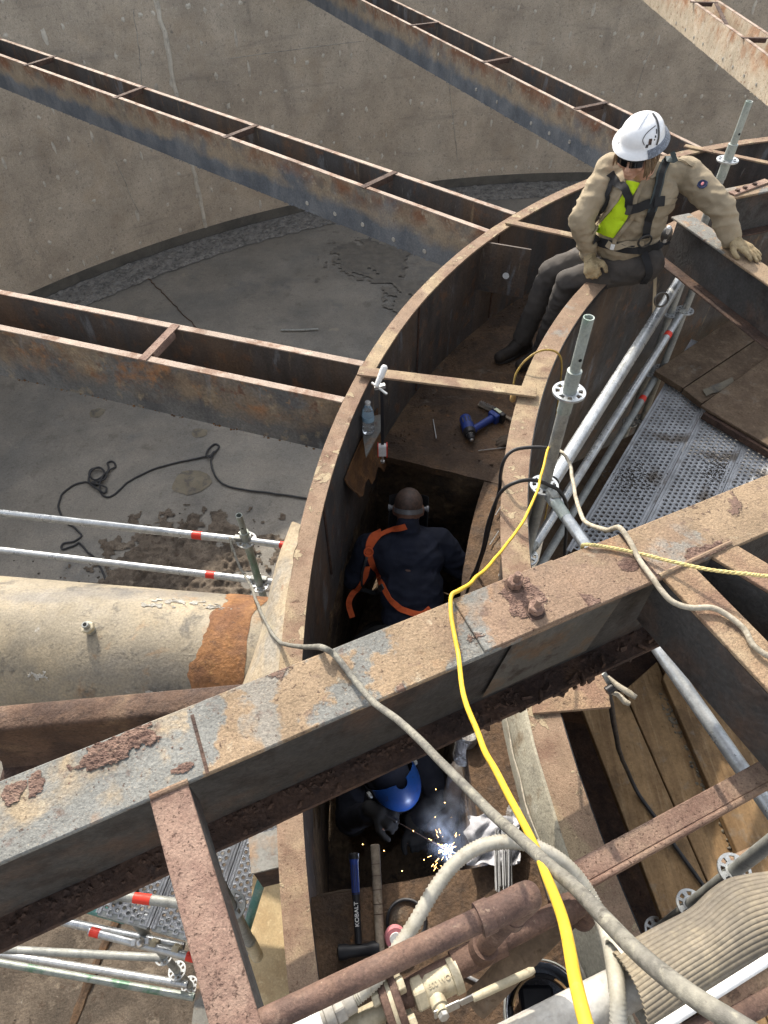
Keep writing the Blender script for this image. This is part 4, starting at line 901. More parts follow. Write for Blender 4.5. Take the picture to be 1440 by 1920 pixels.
ledger('tube with a red and white end under the ring beam at the right edge', at(1372, 432, -.1), at(1470, 404, -.1), heads=(0, 0), bands=((1393, 426, .06),))
# posts and tubes, lower right
c_hi, c_lo = at(1475, 1556, -.25), at(1262, 1722, -1.45); cd = (c_lo-c_hi).normalized()
t = post('grey scaffold post with two rosettes beside the planks at lower right', c_hi-cd*.3, c_lo+cd*1.5, [-.70, -1.2, -1.7], mat='galvdull')
ledger('tan dusty tube end pointing past the rosette at lower right', at(1352, 1626, -.85), at(1480, 1572, -.85), heads=(0, 0), mat='rim')
# scaffold tower, lower left
p_t, p_b = at(205, 1672, -2.0), at(368, 1862, -4.0); pd = (p_b-p_t).normalized()
def onp(v): 
    f = (v-1672)/(1862-1672); return at(205+(368-205)*f, v, -2.0-2.0*f*(.93+.07*f))
t = thing('scaffold_post', 'leaning view of a scaffold post with four rosettes under the main beam at lower left', 'scaffold post', p_b, 'scaffold posts')
m = MB(); m.tube([p_t-pd*.5, p_b], TR, 18); mk('tube', m, M['galvdull'], t, smooth=True)
for f in (.14, .55, .72, .9):
    rosette(t, p_t.lerp(p_b, f), pd)
ledger('grey tube with a red band under the main beam at lower left', at(180, 1674, -1.8), at(400, 1702, -1.8), heads=(0, 0), bands=((268, 1683, .09),), mat='galvdull')
ledger('silver tube leaving the top rosette to the right, lower left scaffold', at(258, 1716, -2.45), at(420, 1752, -2.45), heads=(1, 0))
ledger('front white tube of a coupled pair in the sun, lower left scaffold', at(168, 1746, -2.6), at(372, 1798, -2.6), heads=(0, 0), bands=((182, 1741, .06), (362, 1796, .08)))
ledger('rear white tube of a coupled pair in the sun, lower left scaffold', at(110, 1726, -2.65), at(345, 1775, -2.65), heads=(0, 0))
ledger('green tipped silver tube under the deck, lower left scaffold', at(160, 1700, -2.3), at(236, 1722, -2.3), heads=(0, 0), mat='teal', r=.03)
ledger('dark flat ended tube in shade, lower left scaffold', at(-40, 1778, -3.1), at(306, 1796, -3.1), heads=(0, 0), mat='galvdull')
ledger('upper of two low silver tubes near the floor, lower left scaffold', at(-60, 1778, -3.5), at(352, 1846, -3.5), heads=(0, 0))
ledger('lower green tinted silver tube near the floor, lower left scaffold', at(-60, 1794, -3.6), at(364, 1870, -3.6), heads=(0, 0), mat='green')
for i, (u, v) in enumerate(((290, 1772), (332, 1782))):
    c = at(u, v, -2.62); d = (at(372, 1798, -2.6)-at(168, 1746, -2.6)).normalized()
    m = MB(); m.tube([c-d*.022, c+d*.022], .034, 14); m.bar(c-d*.02+Z*.05, c+d*.02+Z*.05, .03, .05)
    solo('tube_coupler', m, M['ivory'], ('left', 'right')[i]+' one of two pale couplers joining the white tube pair at lower left', 'coupler', 'couplers on the white tubes', smooth=True)
m = MB(); c = at(262, 1768, -2.5); m.tube([c, c-Z*.16], .012, 8); m.sphere(c, .03, 8, 6); m.bar(c+Vector((-.05, 0, .0)), c+Vector((.05, .01, 0)), .03, .03); m.lathe([(.018, -.01), (.018, .012)], c-Z*.16, Z, 6)
solo('swivel_clamp', m, M['steel'], 'steel bolted clamp hanging on the white tubes at lower left', 'clamp', smooth=True)
r_hi, r_lo = at(402, 1640, -.75), at(483, 1793, -1.65)
t = thing('scaffold_post', 'grey post end with a rosette beside the bright plywood', 'scaffold post', r_lo, 'scaffold posts')
m = MB(); m.tube([r_hi, r_lo], TR, 18, hole=.8); mk('tube', m, M['galvdull'], t, smooth=True); rosette(t, r_hi.lerp(r_lo, .34), r_lo-r_hi, mat='galvdull')
m = MB(); q = r_hi.lerp(r_lo, .78); d = (r_lo-r_hi).normalized(); m.tube([q, r_lo], TR+.004, 18); mk('sleeve', m, M['ivory'], t, smooth=True)
ledger('teal painted tube leaning by the bracket on the plywood', at(496, 1632, -1.1), at(462, 1744, -1.5), heads=(0, 0), mat='teal', r=.02)

# ---------------------------------------------------------------- perforated steel planks
def plank_mesh(L, w, pitch=.036, rim=.030, rh=.0115):
    """plank along +x, real holes in a staggered grid, ribbed edges"""
    m = MB(); nx = int(L/pitch); ny = int((w-2*rim)/(pitch*.86)); dy = (w-2*rim)/ny; n = 8
    for j in range(ny):
        y0 = -w/2+rim+dy*j; off = (j % 2)*pitch/2
        for i in range(nx):
            x0 = i*pitch+off; cx, cy = x0+pitch/2, y0+dy/2; sq = [(0, .5), (-.5, .5), (-.5, 0), (-.5, -.5), (0, -.5), (.5, -.5), (.5, 0), (.5, .5)]; vs = []
            for k in range(n):
                t = math.pi/2+2*math.pi*k/n; vs.append((cx+sq[k][0]*pitch, cy+sq[k][1]*dy, 0))
            for k in range(n):
                t = math.pi/2+2*math.pi*k/n; vs.append((cx+math.cos(t)*rh, cy+math.sin(t)*rh, .0025))
            for k in range(n):
                t = math.pi/2+2*math.pi*k/n; vs.append((cx+math.cos(t)*rh*.8, cy+math.sin(t)*rh*.8, -.006))
            m.add(vs, [(k, (k+1) % n, n+(k+1) % n, n+k) for k in range(n)]+[(n+k, n+(k+1) % n, 2*n+(k+1) % n, 2*n+k) for k in range(n)])
    e = MB(); LL = nx*pitch+pitch
    for sg in (-1, 1):
        prof = [(rim, 0), (rim*.86, .004), (rim*.62, .004), (rim*.5, .0005), (rim*.36, .0005), (rim*.22, .005), (.0, .005), (.0, -.055), (.010, -.058)]
        rows = [[(x, sg*(w/2-a), b) for a, b in prof] for x in (0, LL)]
        e.sheet(rows if sg < 0 else [r for r in rows[::-1]])
    return m, e, LL
def plank_thing(label, P, d, L, w, mat, group, z):
    P = Vector(P); d = Vector((d.x, d.y, 0)).normalized(); n = Z.cross(d)
    t = thing('steel_plank', label, 'scaffold plank', P, group)
    m, e, LL = plank_mesh(L, w)
    for mm_, nm in ((m, 'perforated_face'), (e, 'side_rail')):
        q = MB(); q.v = [tuple(P+d*p[0]+n*p[1]+Z*p[2]) for p in mm_.v]; q.f = mm_.f; mk(nm, q, M[mat], t)
    m = MB(); m.bar(P-d*.01-Z*.004, P+d*.03-Z*.004, w-.02, .05); mk('end_cap', m, M['galvdull'], t)
    return t
DZ = -1.0
a, b = at(1240, 730, DZ), at(1075, 1008, DZ); dd = (b-a); dd.z = 0; dd.normalize(); nn = Z.cross(dd); nn = nn if nn.x > 0 else -nn
names = ['leftmost perforated grey plank of the deck inside the ring', 'second perforated grey plank of the deck, streaked with mud', 'third perforated grey plank at the right edge of the deck', 'fourth perforated grey plank, mostly under the plywood']
for i, nm in enumerate(names): plank_thing(nm, a-dd*.75+nn*(.16+.322*i), dd, 2.5, .318, 'deck', 'perforated planks of the deck inside the ring', DZ)
m = MB(); random.seed(8)
for i in range(900):
    c = at(random.gauss(1185, 22), random.gauss(900, 16), DZ) if i % 2 else at(random.gauss(1345, 14), random.gauss(880, 22), DZ); s = random.uniform(.003, .010); m.chip(c+Z*s*.2, s)
mk('mud_crumbs', m, M['mud'], kind='stuff')
# boards on the deck
def board(label, pts, z, th, mat, cat='plank', group=None, nm='wooden_plank'):
    P = [at(u, v, z) for u, v in pts]; m = MB(); m.prism([(p.x, p.y) for p in P], z-th, z); return solo(nm, m, M[mat], label, cat, group, bevel=.003)
def boards_between(label, p0, p1, w, z, th, mat, ext, group=None):
    """plank from p0 along to p1 (its left edge), width w to the right"""
    a, b = at(*p0, z), at(*p1, z); d = (b-a).normalized(); n = Vector((d.y, -d.x, 0)); a2 = a-d*ext[0]; b2 = b+d*ext[1]
    m = MB(); m.bar(mid(a2, a2+n*w), mid(b2, b2+n*w), w, th, n=6, jit=.001); return solo('wooden_plank', m, M[mat], label, 'plank', group, bevel=.004)
def pboard(label, pts, z, th, mat): return board(label, pts, z, th, mat, 'plank', 'boards laid on the steel deck')
board('brown sheet lying low under the three parallel tubes', [(1050, 880), (1190, 812), (1420, 900), (1300, 1180), (985, 1160)], -1.32, .03, 'ply', 'plywood sheet', nm='plywood_sheet')
m = MB(); m.box((1.45, .4, -2.46), (2.3, 3.2, .04)); solo('shade_platform', m, M['rustdark'], 'added dark platform that blackens the shaded gap beside the lower right planks', 'platform')  # added to hide the lit tank floor below and keep the gap dark
pboard('dark upper plank of the pile on the steel deck, farthest from the camera', [(1228, 695), (1280, 727), (1620, 500), (1560, 470)], -.93, .045, 'ply')
pboard('middle plank of the pile on the steel deck with a torn paper scrap', [(1281, 729), (1316, 756), (1700, 520), (1625, 500)], -.93, .045, 'ply')
board('large tan plywood sheet lying over the planks at the right edge', [(1314, 760), (1560, 905), (1760, 720), (1560, 560), (1440, 668)], -.905, .02, 'ply', 'plywood sheet', nm='plywood_sheet')
board('plank with a dark green painted end under the plywood sheet', [(1318, 775), (1570, 922), (1590, 880), (1360, 740)], -.93, .05, 'rustdark', 'plank', 'boards laid on the steel deck')
m = MB(); c = at(1345, 722, -.925); rows = []
for i in range(4): rows.append([at(1318+j*11+i*2, 732-j*5+i*4+random.uniform(-2, 2), -.922+random.uniform(0, .012)) for j in range(6)])
solo('paper_scrap', m.sheet(rows), M['stain'], 'crumpled pale scrap on the seam between two deck planks', 'paper scrap', smooth=True)
# planks at lower right
PZ = -1.6
pg = 'wooden planks on the lower right platform'
def pl2(label, tl, bl, br, tr, z, mat='plank'):
    P = [at(*q, z) for q in (tl, bl, br, tr)]; d0 = (P[1]-P[0]); d1 = (P[2]-P[3]); P[1] = P[1]+d0*.9; P[2] = P[2]+d1*.9
    m = MB(); m.prism([(p.x, p.y) for p in P], z-.045, z)
    o = solo('wooden_plank', m, M[mat], label, 'plank', pg, bevel=.004); return o
pl2('first wooden plank right of the dark gap, cable lying across it', (1092, 1330), (1249, 1741), (1335, 1677), (1168, 1295), PZ)
pl2('second wooden plank from the dark gap, crack across its face', (1171, 1294), (1338, 1676), (1393, 1640), (1232, 1240), PZ-.006)
pl2('third wooden plank from the dark gap, debris along its edge', (1236, 1238), (1397, 1638), (1470, 1590), (1290, 1215), PZ-.012)
pl2('raised light wooden plank under the galvanized tube, right side', (1243, 1272), (1382, 1596), (1530, 1545), (1268, 1205), PZ+.05)
pl2('outermost wooden plank at the right edge of the platform', (1300, 1190), (1540, 1560), (1640, 1500), (1400, 1180), PZ-.0)
m = MB(); random.seed(19)
for i in range(160):
    f = random.random(); c = at(1236+f*140+random.gauss(0, 5), 1290+f*300+random.gauss(0, 8), PZ+.002); s = random.uniform(.003, .012); m.chip(c, s)
mk('plank_debris', m, M['stain'], kind='stuff')
m = MB(); m.prism([(at(u, v, -1.75).x, at(u, v, -1.75).y) for u, v in ((1020, 1310), (1150, 1335), (1440, 1250), (1460, 1090), (1040, 1170))], -2.0, -1.75)
solo('rusty_sill', m, M['rustdark'], 'rust covered sill in shade at the far end of the lower right planks', 'steel sill')
# plate on the inner ring below the beam with a pale side strip
m = MB(); z = .013; m.prism([(at(u, v, z).x, at(u, v, z).y) for u, v in ((1000, 1338), (1146, 1326), (1136, 1262), (1070, 1266), (998, 1318))], z-.012, z); mk('cover_plate', m, M['box'], al, bevel=.002)
rows = []
for i in range(41):
    a = 179+40*i/40; rows.append([pol(RI1-.002+.006*mnoise.noise(Vector((i*.3, 0, 0))), a, .0025), pol(RI1+.006, a, .0025), pol(RI1+.014, a, -.010), pol(RI1+.036+.012*mnoise.noise(Vector((i*.5, 3, 0))), a, -.12), pol(RI1+.030, a, -.26)])
mk('pale_side_strip', MB().sheet(rows), M['pale'] if 'pale' in M else M['crust'], al, smooth=True)
rows = [pol(RI1+.042+.012*mnoise.noise(Vector((i*.25, 3, 0))), 179+40*i/80, -.12) for i in range(81)]
mk('sealant_bead', MB().tube(rows, [.0022+.0008*(i % 2) for i in range(81)], 6), M['palecable'], al)
# plywood and pieces at lower left
board('bright sunlit plywood sheet below the bracket at lower left', [(474, 1640), (600, 1600), (620, 1930), (470, 1990), (462, 1850)], -1.75, .02, 'plylit', 'plywood sheet', nm='plywood_sheet')
board('grey board standing at the edge of the plywood, bottom left', [(372, 1816), (440, 1770), (490, 1960), (350, 1990)], -2.1, .3, 'grey', 'board', nm='concrete_board')
t = thing('bracket_stub', 'short grey bracket stub butting against the outer ring wall at lower left', 'bracket', at(505, 1600, -.2))
P, Q = at(468, 1602, -.02), at(552, 1582, -.02)
m = MB(); m.bar(P, Q, .10, .012); mk('top_plate', m, M['grey'], t); m = MB(); m.bar(P, Q, .010, .22, drop=.0125, side=.035); mk('face_plate', m, M['rustdark'], t)
# left perforated deck
z = -2.1; o = at(288, 1723, z); dd2 = at(317, 1650, z)-o; dd2.z = 0; dd2.normalize(); n2 = Vector((dd2.y, -dd2.x, 0)); front = (at(330, 1745, z)-o).dot(dd2)-.02
for i, (nm, mt) in enumerate((('leftmost perforated plank of the low deck at lower left', 'deck'), ('middle perforated plank of the low deck, cut by the pitted channel', 'deck'), ('third perforated plank of the low deck, right of the pitted channel', 'deck'), ('gold toned perforated plank of the low deck beside the bracket', 'deckgold'))):
    plank_thing(nm, o+dd2*front+n2*(-.16+.19*i if 0 else -.165+.325*i), dd2, 1.6, .318, mt, 'perforated planks of the low left deck', z)

# ================================================================ CABLES, CORDS, ROPE
def zcol(xy, v):
    """height of the point of the vertical through xy that is seen at image row v"""
    lo, hi = -6.0, 1.6
    for _ in range(50):
        q = Vector((xy[0], xy[1], (lo+hi)/2))-Vector((0, 0, CAM_H)); vv = 960-FPX*q.dot(UA)/q.dot(Fw)
        if vv > v: lo = (lo+hi)/2
        else: hi = (lo+hi)/2
    return (lo+hi)/2
def cable(name, label, pts, r, mat, cat='cable', k=8, wob=0.0, n=10, group=None):
    P = spline(uvz(pts) if len(pts[0]) == 3 and isinstance(pts[0], tuple) else pts, k)
    if wob: P = [p+Vector((mnoise.noise(p*9+Vector((5, 0, 0))), mnoise.noise(p*9), mnoise.noise(p*9+Vector((0, 7, 0)))*.4))*wob for p in P]
    return solo(name, MB().tube(P, r, n), M[mat], label, cat, group, smooth=True)
cable('extension_cord', 'bright yellow extension cord from the post over the main beam to the bottom edge',
      [(1036, 846, .17), (1030, 838, .22), (1018, 880, .26), (1005, 925, .30), (985, 970, .36), (955, 1015, .44), (915, 1062, .58), (893, 1083, .66), (880, 1096, .72), (858, 1108, .764), (845, 1118, .768), (845, 1150, .768), (852, 1195, .768), (859, 1232, .772), (866, 1280, .82), (880, 1335, .90), (903, 1395, .97), (925, 1440, 1.03), (958, 1505, 1.11), (990, 1562, 1.18), (1020, 1622, 1.26), (1045, 1690, 1.34), (1068, 1775, 1.41), (1085, 1845, 1.45), (1108, 1930, 1.48), (1140, 2010, 1.5), (1260, 2240, 1.5), (1600, 2700, 1.5)], .0050, 'yellow', 'extension cord', wob=.004)
cable('welding_cable', 'long dusty grey cable from the guard rail across the beam to the lower right corner',
      [(436, 1035, -1.02), (431, 1008, -.97), (438, 1032, -.9), (448, 1060, -.78), (462, 1085, -.62), (474, 1104, -.46), (477, 1118, -.36), (488, 1145, -.20), (505, 1180, -.06), (525, 1203, .02), (548, 1210, .22), (575, 1214, .5), (600, 1214, .762), (625, 1226, .762), (650, 1252, .762), (672, 1281, .764), (700, 1316, .79), (745, 1352, .86), (800, 1402, .95), (855, 1460, 1.03), (905, 1512, 1.1), (955, 1555, 1.17), (1010, 1602, 1.24), (1070, 1655, 1.31), (1130, 1718, 1.37), (1200, 1785, 1.42), (1290, 1858, 1.46), (1395, 1930, 1.49), (1480, 1985, 1.5), (1750, 2160, 1.5), (2300, 2500, 1.5)], .0069, 'greycable', 'welding cable', wob=.004)
cable('cable', 'pale taped cable from the post over the beam to the right edge',
      [(1044, 842, .17), (1056, 850, .2), (1068, 868, .24), (1074, 900, .3), (1080, 935, .38), (1090, 965, .47), (1108, 985, .56), (1132, 993, .64), (1150, 990, .72), (1164, 990, .762), (1180, 1012, .762), (1198, 1046, .762), (1222, 1078, .764), (1240, 1105, .764), (1262, 1128, .762), (1295, 1140, .762), (1335, 1142, .762), (1372, 1158, .762), (1398, 1180, .762), (1412, 1210, .762), (1440, 1231, .762), (1480, 1240, .762), (1560, 1235, .80), (1900, 1260, .9)], .0066, 'palecable', wob=.006)
# rope with laid strands
P = spline(uvz([(1094, 1040, .5), (1092, 1026, .72), (1100, 1021, .757), (1140, 1026, .757), (1200, 1038, .760), (1260, 1053, .775), (1330, 1068, .80), (1400, 1076, .82), (1470, 1082, .83), (1800, 1100, .9)]), 16)
t = thing('rope', 'thin straw coloured twisted rope lying across the beam at right', 'rope', P[0])
for s in range(3):
    Q = []
    for i, p in enumerate(P):
        d = (P[min(i+1, len(P)-1)]-P[max(i-1, 0)]).normalized(); x = d.cross(Z).normalized(); y = x.cross(d); a = i*.9+s*2.094; Q.append(p+(x*math.cos(a)+y*math.sin(a))*.0024)
    mk('strand', MB().tube(Q, .0026, 6), M['rope'], t, smooth=True)
cable('cable', 'upper black cable arching over the inner ring rim from the post', [(1050, 850, .12), (1025, 840, .16), (990, 839, .16), (962, 845, .15), (946, 862, .12), (938, 890, .03), (936, 920, -.08), (925, 962, -.28), (908, 1030, -.5), (893, 1078, -.72), (880, 1140, -1.0)], .0075, 'rubber', wob=.002)
cable('cable', 'lower black cable arching over the inner ring rim past the rosette', [(1052, 1080, -.75), (1058, 1040, -.5), (1062, 990, -.25), (1062, 948, -.05), (1050, 922, .04), (1030, 910, .08), (1003, 901, .13), (972, 903, .15), (945, 917, .11), (928, 945, .0), (914, 985, -.15), (905, 1030, -.34), (893, 1065, -.5), (882, 1090, -.6), (866, 1150, -.9)], .0078, 'rubber', wob=.002)
oy = cable('cord', 'old yellow cord bent over the inner ring near the boot, plug hanging', [(962, 738, -.11), (963, 722, -.06), (968, 700, -.01), (985, 676, .05), (1010, 659, .085), (1035, 657, .07), (1050, 668, .02), (1053, 690, -.06), (1049, 730, -.2), (1042, 790, -.36), (1036, 830, -.46), (1034, 900, -.7), (1018, 990, -1.0)], .0052, 'brownyellow', 'cord')
c = at(962, 745, -.13); mk('plug', MB().lathe([(.006, .03), (.012, .018), (.016, 0), (.015, -.02), (.006, -.03)], c, Z, 12), M['clear'], oy, smooth=True)
fz = FLOOR_Z+.014
cable('floor_cord', 'dark cord snaking over the tank floor with a tangled coil at left',
      [(204, 1120, fz), (196, 1080, fz), (180, 1050, fz), (163, 1035, fz), (150, 1018, fz), (140, 1022, fz), (118, 1030, fz), (118, 1020, fz), (140, 1014, fz), (152, 1004, fz), (140, 990, fz), (122, 978, fz), (112, 960, fz), (110, 945, fz), (116, 928, fz), (134, 912, fz), (160, 904, fz), (180, 910, fz+.01), (196, 892, fz+.02), (190, 878, fz+.02), (172, 880, fz+.02), (167, 892, fz+.02), (180, 900, fz+.03), (197, 888, fz+.03), (186, 876, fz+.04), (170, 885, fz+.04), (166, 903, fz+.02), (180, 915, fz+.02), (196, 924, fz+.01), (199, 914, fz+.02), (185, 908, fz+.03), (172, 905, fz+.03), (196, 898, fz+.04), (203, 880, fz+.02), (202, 868, fz), (212, 866, fz), (216, 876, fz), (204, 882, fz+.02), (190, 898, fz+.04), (188, 922, fz), (200, 932, fz), (216, 926, fz), (240, 904, fz), (285, 881, fz), (330, 868, fz), (375, 858, fz), (398, 852, fz), (410, 838, fz), (404, 832, fz), (394, 838, fz), (386, 852, fz+.02), (392, 858, fz+.02), (402, 846, fz+.02), (396, 862, fz), (400, 884, fz), (412, 902, fz), (440, 915, fz), (490, 922, fz), (575, 934, fz), (660, 945, fz)], .0125, 'floorcord', 'cord', k=6, wob=.01, n=8)
cable('cable', 'black cable running from the ground clamp down over the lower right planks', [(1140, 1296, .0), (1146, 1322, -.12), (1152, 1362, -.5), (1162, 1410, -1.05), (1178, 1450, -1.45), (1198, 1490, -1.575), (1232, 1537, -1.58), (1290, 1620, -1.58), (1340, 1690, -1.58), (1380, 1740, -1.58)], .0105, 'rubber', wob=.003)
solo('steel_stick', MB().tube(uvz([(527, 619, FLOOR_Z+.02), (566, 619, FLOOR_Z+.02), (597, 617, FLOOR_Z+.02)]), .017, 8), M['galvdull'], 'short pale metal stick lying alone on the far tank floor', 'stick', smooth=True)
cable('sling', 'narrow tan web strap hanging from the harness beside the inner ring', [(1232, 468, .1), (1230, 500, -.05), (1227, 540, -.22), (1225, 582, -.38)], .0001, 'webtan') if 0 else None
P, Q = at(1231, 465, .12), at(1226, 590, -.38); m = MB(); m.bar(P, Q, .030, .004, Vector((.6, -.8, 0))); solo('sling', m, M['webtan'], 'narrow tan web strap hanging straight down beside the inner ring wall', 'strap')
m = MB(); c = at(1240, 562, .12); m.tube([c+Vector((math.cos(a)*.035, math.sin(a)*.035*.3, math.sin(a)*.035)) for a in np.linspace(0, 6.28, 17)], .006, 6); solo('wire_loop', m, M['dring'], 'small dark wire loop round the bright slanting tube', 'loop', smooth=True)
# steel rods on the ledge and in the channel
for i, (p, q, lb) in enumerate((((944, 942), (929, 966), 'upper welding rod lying on the pit ledge'), ((935, 996), (918, 1022), 'lower welding rod lying on the pit ledge'), ((944, 1056), (935, 1080), 'welding rod half under the beam on the pit ledge'), ((897, 845), (958, 838), 'welding rod on the channel floor beside the dark glove'), ((812, 786), (818, 822), 'thin rod on the channel floor left of the drill'))):
    solo('welding_rod', MB().tube([at(*p, CH_Z+.012), at(*q, CH_Z+.012)], .0032, 6), M['wire'], lb, 'welding rod', 'loose welding rods')

# ================================================================ FOREGROUND PIPES AND HOSES
RZ1, RZ2 = .72, .45
e1 = at(985, 1684, RZ1); e2 = at(897, 1788, RZ2)
pdir = (at(440, 1934, RZ1)-at(975, 1682, RZ1)).normalized(); ldn = (e2-e1).normalized()
t = thing('rusty_pipework', 'red rusted pipe with an elbow and drop to a lower pipe, bottom centre', 'pipe', e2)
m = MB(); m.tube([e1+pdir*.05, e1+pdir*.95], .0190, 20); mk('upper_pipe', m, M['rustpipe'], t, smooth=True)
arc = spline([e1+pdir*.085, e1+pdir*.045, e1-pdir*.004-ldn*.004, e1+ldn*.045, e1+ldn*.075], 5)
m = MB(); m.tube(arc, .0245, 20); m.tube([e1+pdir*.066, e1+pdir*.090], .0270, 20); m.tube([e1+ldn*.060, e1+ldn*.082], .0270, 20); mk('elbow', m, M['rustpipe'], t, smooth=True, ang=60)
m = MB(); m.tube([e1+ldn*.06, e2], .0190, 20); mk('drop_pipe', m, M['rustpipe'], t, smooth=True)
l2 = (at(1086, 1692, RZ2)-e2).normalized(); 
m = MB(); m.tube([e2-l2*.055, e2+l2*.055], .0265, 20); m.tube([e2, e2-ldn*.05], .0265, 20); mk('tee', m, M['rustpipe'], t, smooth=True)
m = MB(); m.tube([e2-l2*.16, e2+(at(1075, 1695, RZ2)-e2)], .0200, 18); mk('lower_pipe', m, M['rustpipe'], t, smooth=True)
c = at(1092, 1690, RZ2); m = MB(); m.tube([c-l2*.06, c-l2*.02, c, c+Vector((.012, -.012, -.02)), c+Vector((.016, -.016, -.09))], .0265, 20); m.tube([c-l2*.065, c-l2*.03], .0285, 20); mk('end_elbow', m, M['rustpipe'], t, smooth=True, ang=60)
# valve
vc = at(818, 1846, RZ2); vd = (e2-vc).normalized(); vd = l2
t = thing('ball_valve', 'ivory coloured ball valve with a lever handle, bottom centre', 'valve', vc)
vx = -l2; sd_ = vx.cross(Z).normalized()
m = MB(); m.lathe([(0.024, -0.0496), (0.0324, -0.048), (0.0324, -0.032), (0.028, -0.0304), (0.0284, 0.016), (0.024, 0.028)], vc, vx, 28); mk('body', m, M['ivory'], t, smooth=True, ang=35)
mk('hex_end', hexnut(vc+vx*0.024, 0.032, 0.0256, vx, .2), M['ivory'], t, bevel=0.0024)
so_ = vc+vx*0.0096; sa = (-sd_*.75+Z*.45).normalized() if (-sd_).y < 0 else (sd_*.75+Z*.45).normalized()
stem = mk('stem', MB().lathe([(0.016, 0.016), (0.016, 0.0416), (0.012, 0.0432), (0.012, 0.0528)], so_, sa, 18), M['ivory'], t, smooth=True)
mk('stem_nut', hexnut(so_+sa*0.0544, 0.0104, 0.008, sa), M['chrome'], stem)
h0 = so_+sa*0.0512; hdir = (at(955, 1850, .50)-at(862, 1893, .50)).normalized()
h1 = h0+hdir*0.036-Z*0.0032; h2 = h0+hdir*0.068+Z*0.0096; h3 = h0+hdir*.19+Z*0.016
hd = mk('lever', MB().bar(h0-hdir*0.016, h1, 0.0192, 0.0032, sa).bar(h1, h2, 0.016, 0.0032, sa), M['chrome'], t, bevel=0.0008)
mk('lever_sleeve', MB().tube([h2-hdir*0.0064, h2+hdir*0.016, h3-hdir*0.008, h3], [0.0068, 0.0076, 0.0076, 0.0048], 12), M['ivory'], t, smooth=True)
# raised letters cast on the body
def text_mesh(s, size, o, xdir, ydir, mat, parent, name='lettering', ext=0.00048, bold=False):
    cu = bpy.data.curves.new('t', 'FONT'); cu.body = s; cu.size = size; cu.extrude = ext; cu.align_x = 'CENTER'; cu.align_y = 'CENTER'; cu.offset = size*0.012 if bold else 0
    ob = bpy.data.objects.new('t', cu); COL.objects.link(ob); dg = bpy.context.evaluated_depsgraph_get(); dg.update()
    me = bpy.data.meshes.new_from_object(ob.evaluated_get(dg)); bpy.data.objects.remove(ob); bpy.data.curves.remove(cu)
    x = Vector(xdir).normalized(); y = Vector(ydir); y = (y-x*y.dot(x)).normalized(); z = x.cross(y); off = wloc(parent)
    for v in me.vertices: c = v.co.copy(); v.co = Vector(o)+x*c.x+y*c.y+z*c.z-off
    me.materials.clear(); me.materials.append(mat); me.name = name
    ob = bpy.data.objects.new(name, me); COL.objects.link(ob); ob.parent = parent; return ob
upn = (Z*.8-sd_*.0).normalized()
text_mesh('600 WOG', 0.0128, vc+Z*0.02864-vx*0.0096, -vx, sd_ if sd_.y > 0 else -sd_, M['ivory'], t, ext=0.0012)
# flange pair left of the valve
fc = at(735, 1884, RZ2); t = thing('pipe_flange', 'rusty pair of pipe flanges with pale nuts, bottom centre', 'pipe flange', fc)
for s in (-1, 1):
    mk('disc', MB().lathe([(0.0592, 0), (0.0608, 0.0016), (0.0608, 0.0128), (0.0592, 0.0144)], fc+vx*(s*0.0112-0.0072), vx, 36), M['rustpipe'], t, smooth=True, ang=35)
mk('gasket', MB().lathe([(0.0568, 0), (0.0568, 0.008)], fc-vx*0.004, vx, 36), M['ivory'], t, smooth=True, ang=35)
x = sd_; 
for k in range(4):
    a = math.pi/4+.35+k*math.pi/2; c = fc+(x*math.cos(a)+Z*math.sin(a))*0.0448
    for s in (-1, 1): mk('nut', hexnut(c+vx*s*0.0188, 0.0152, 0.0144, vx*s, .3), M['ivory'], t, bevel=0.0016)
m = MB(); m.tube([fc+vx*0.016, fc+vx*.45], 0.0196, 18); mk('stub_pipe', m, M['ivory'], t, smooth=True)
m = MB(); m.tube([vc+vx*0.0496, fc-vx*0.0184], 0.016, 18); mk('nipple', m, M['rustpipe'], t, smooth=True)
# hoses
hp = uvz([(640, 1886, .50), (668, 1868, .50), (705, 1835, .51), (738, 1790, .51), (775, 1735, .52), (812, 1672, .53), (850, 1622, .54), (890, 1592, .55), (935, 1579, .56), (985, 1582, .56), (1030, 1600, .55), (1070, 1630, .53), (1102, 1672, .51), (1124, 1715, .51), (1142, 1765, .54), (1152, 1815, .60), (1158, 1865, .625), (1160, 1935, .61), (1160, 2010, .58)])
P = spline(hp, 16); t = thing('corrugated_hose', 'ivory corrugated hose arching over the channel and down to the bottom edge', 'hose', P[0])
mk('hose_wall', MB().tube(P, [.0142+.0011*(1 if i % 2 else -1) for i in range(len(P))], 16), M['hose'], t, smooth=True, ang=80)
d = (P[0]-P[3]).normalized(); q = P[0]
t2 = thing('conduit_fitting', 'white plastic conduit with a ribbed connector at the bottom edge', 'conduit', q)
mk('connector', MB().lathe([(.018, -.026), (.0215, -.024), (.0215, .0), (.019, .004), (.019, .014), (.0235, .016), (.0235, .032), (.020, .034), (.020, .044)], q, d, 20), M['pvc'], t2, smooth=True, ang=35)
mk('hex_grip', hexnut(q-d*.005, .026, .020, d), M['pvc'], t2, bevel=.003)
mk('conduit_body', MB().tube([q+d*.04, q+d*.5], .026, 20), M['white'], t2, smooth=True)
c0, c1 = at(990, 1946, .56), at(1262, 1806, .56)
t = thing('plastic_pipe', 'grey white plastic pipe under the corrugated hose, bottom right', 'pipe', c0); cd2 = (c1-c0).normalized()
mk('pipe_body', MB().tube([c0-cd2*.2, c1], .036, 24, hole=.88), M['pvc'], t, smooth=True)
q = c0.lerp(c1, .70); x = cd2.cross(Z).normalized(); rows = []
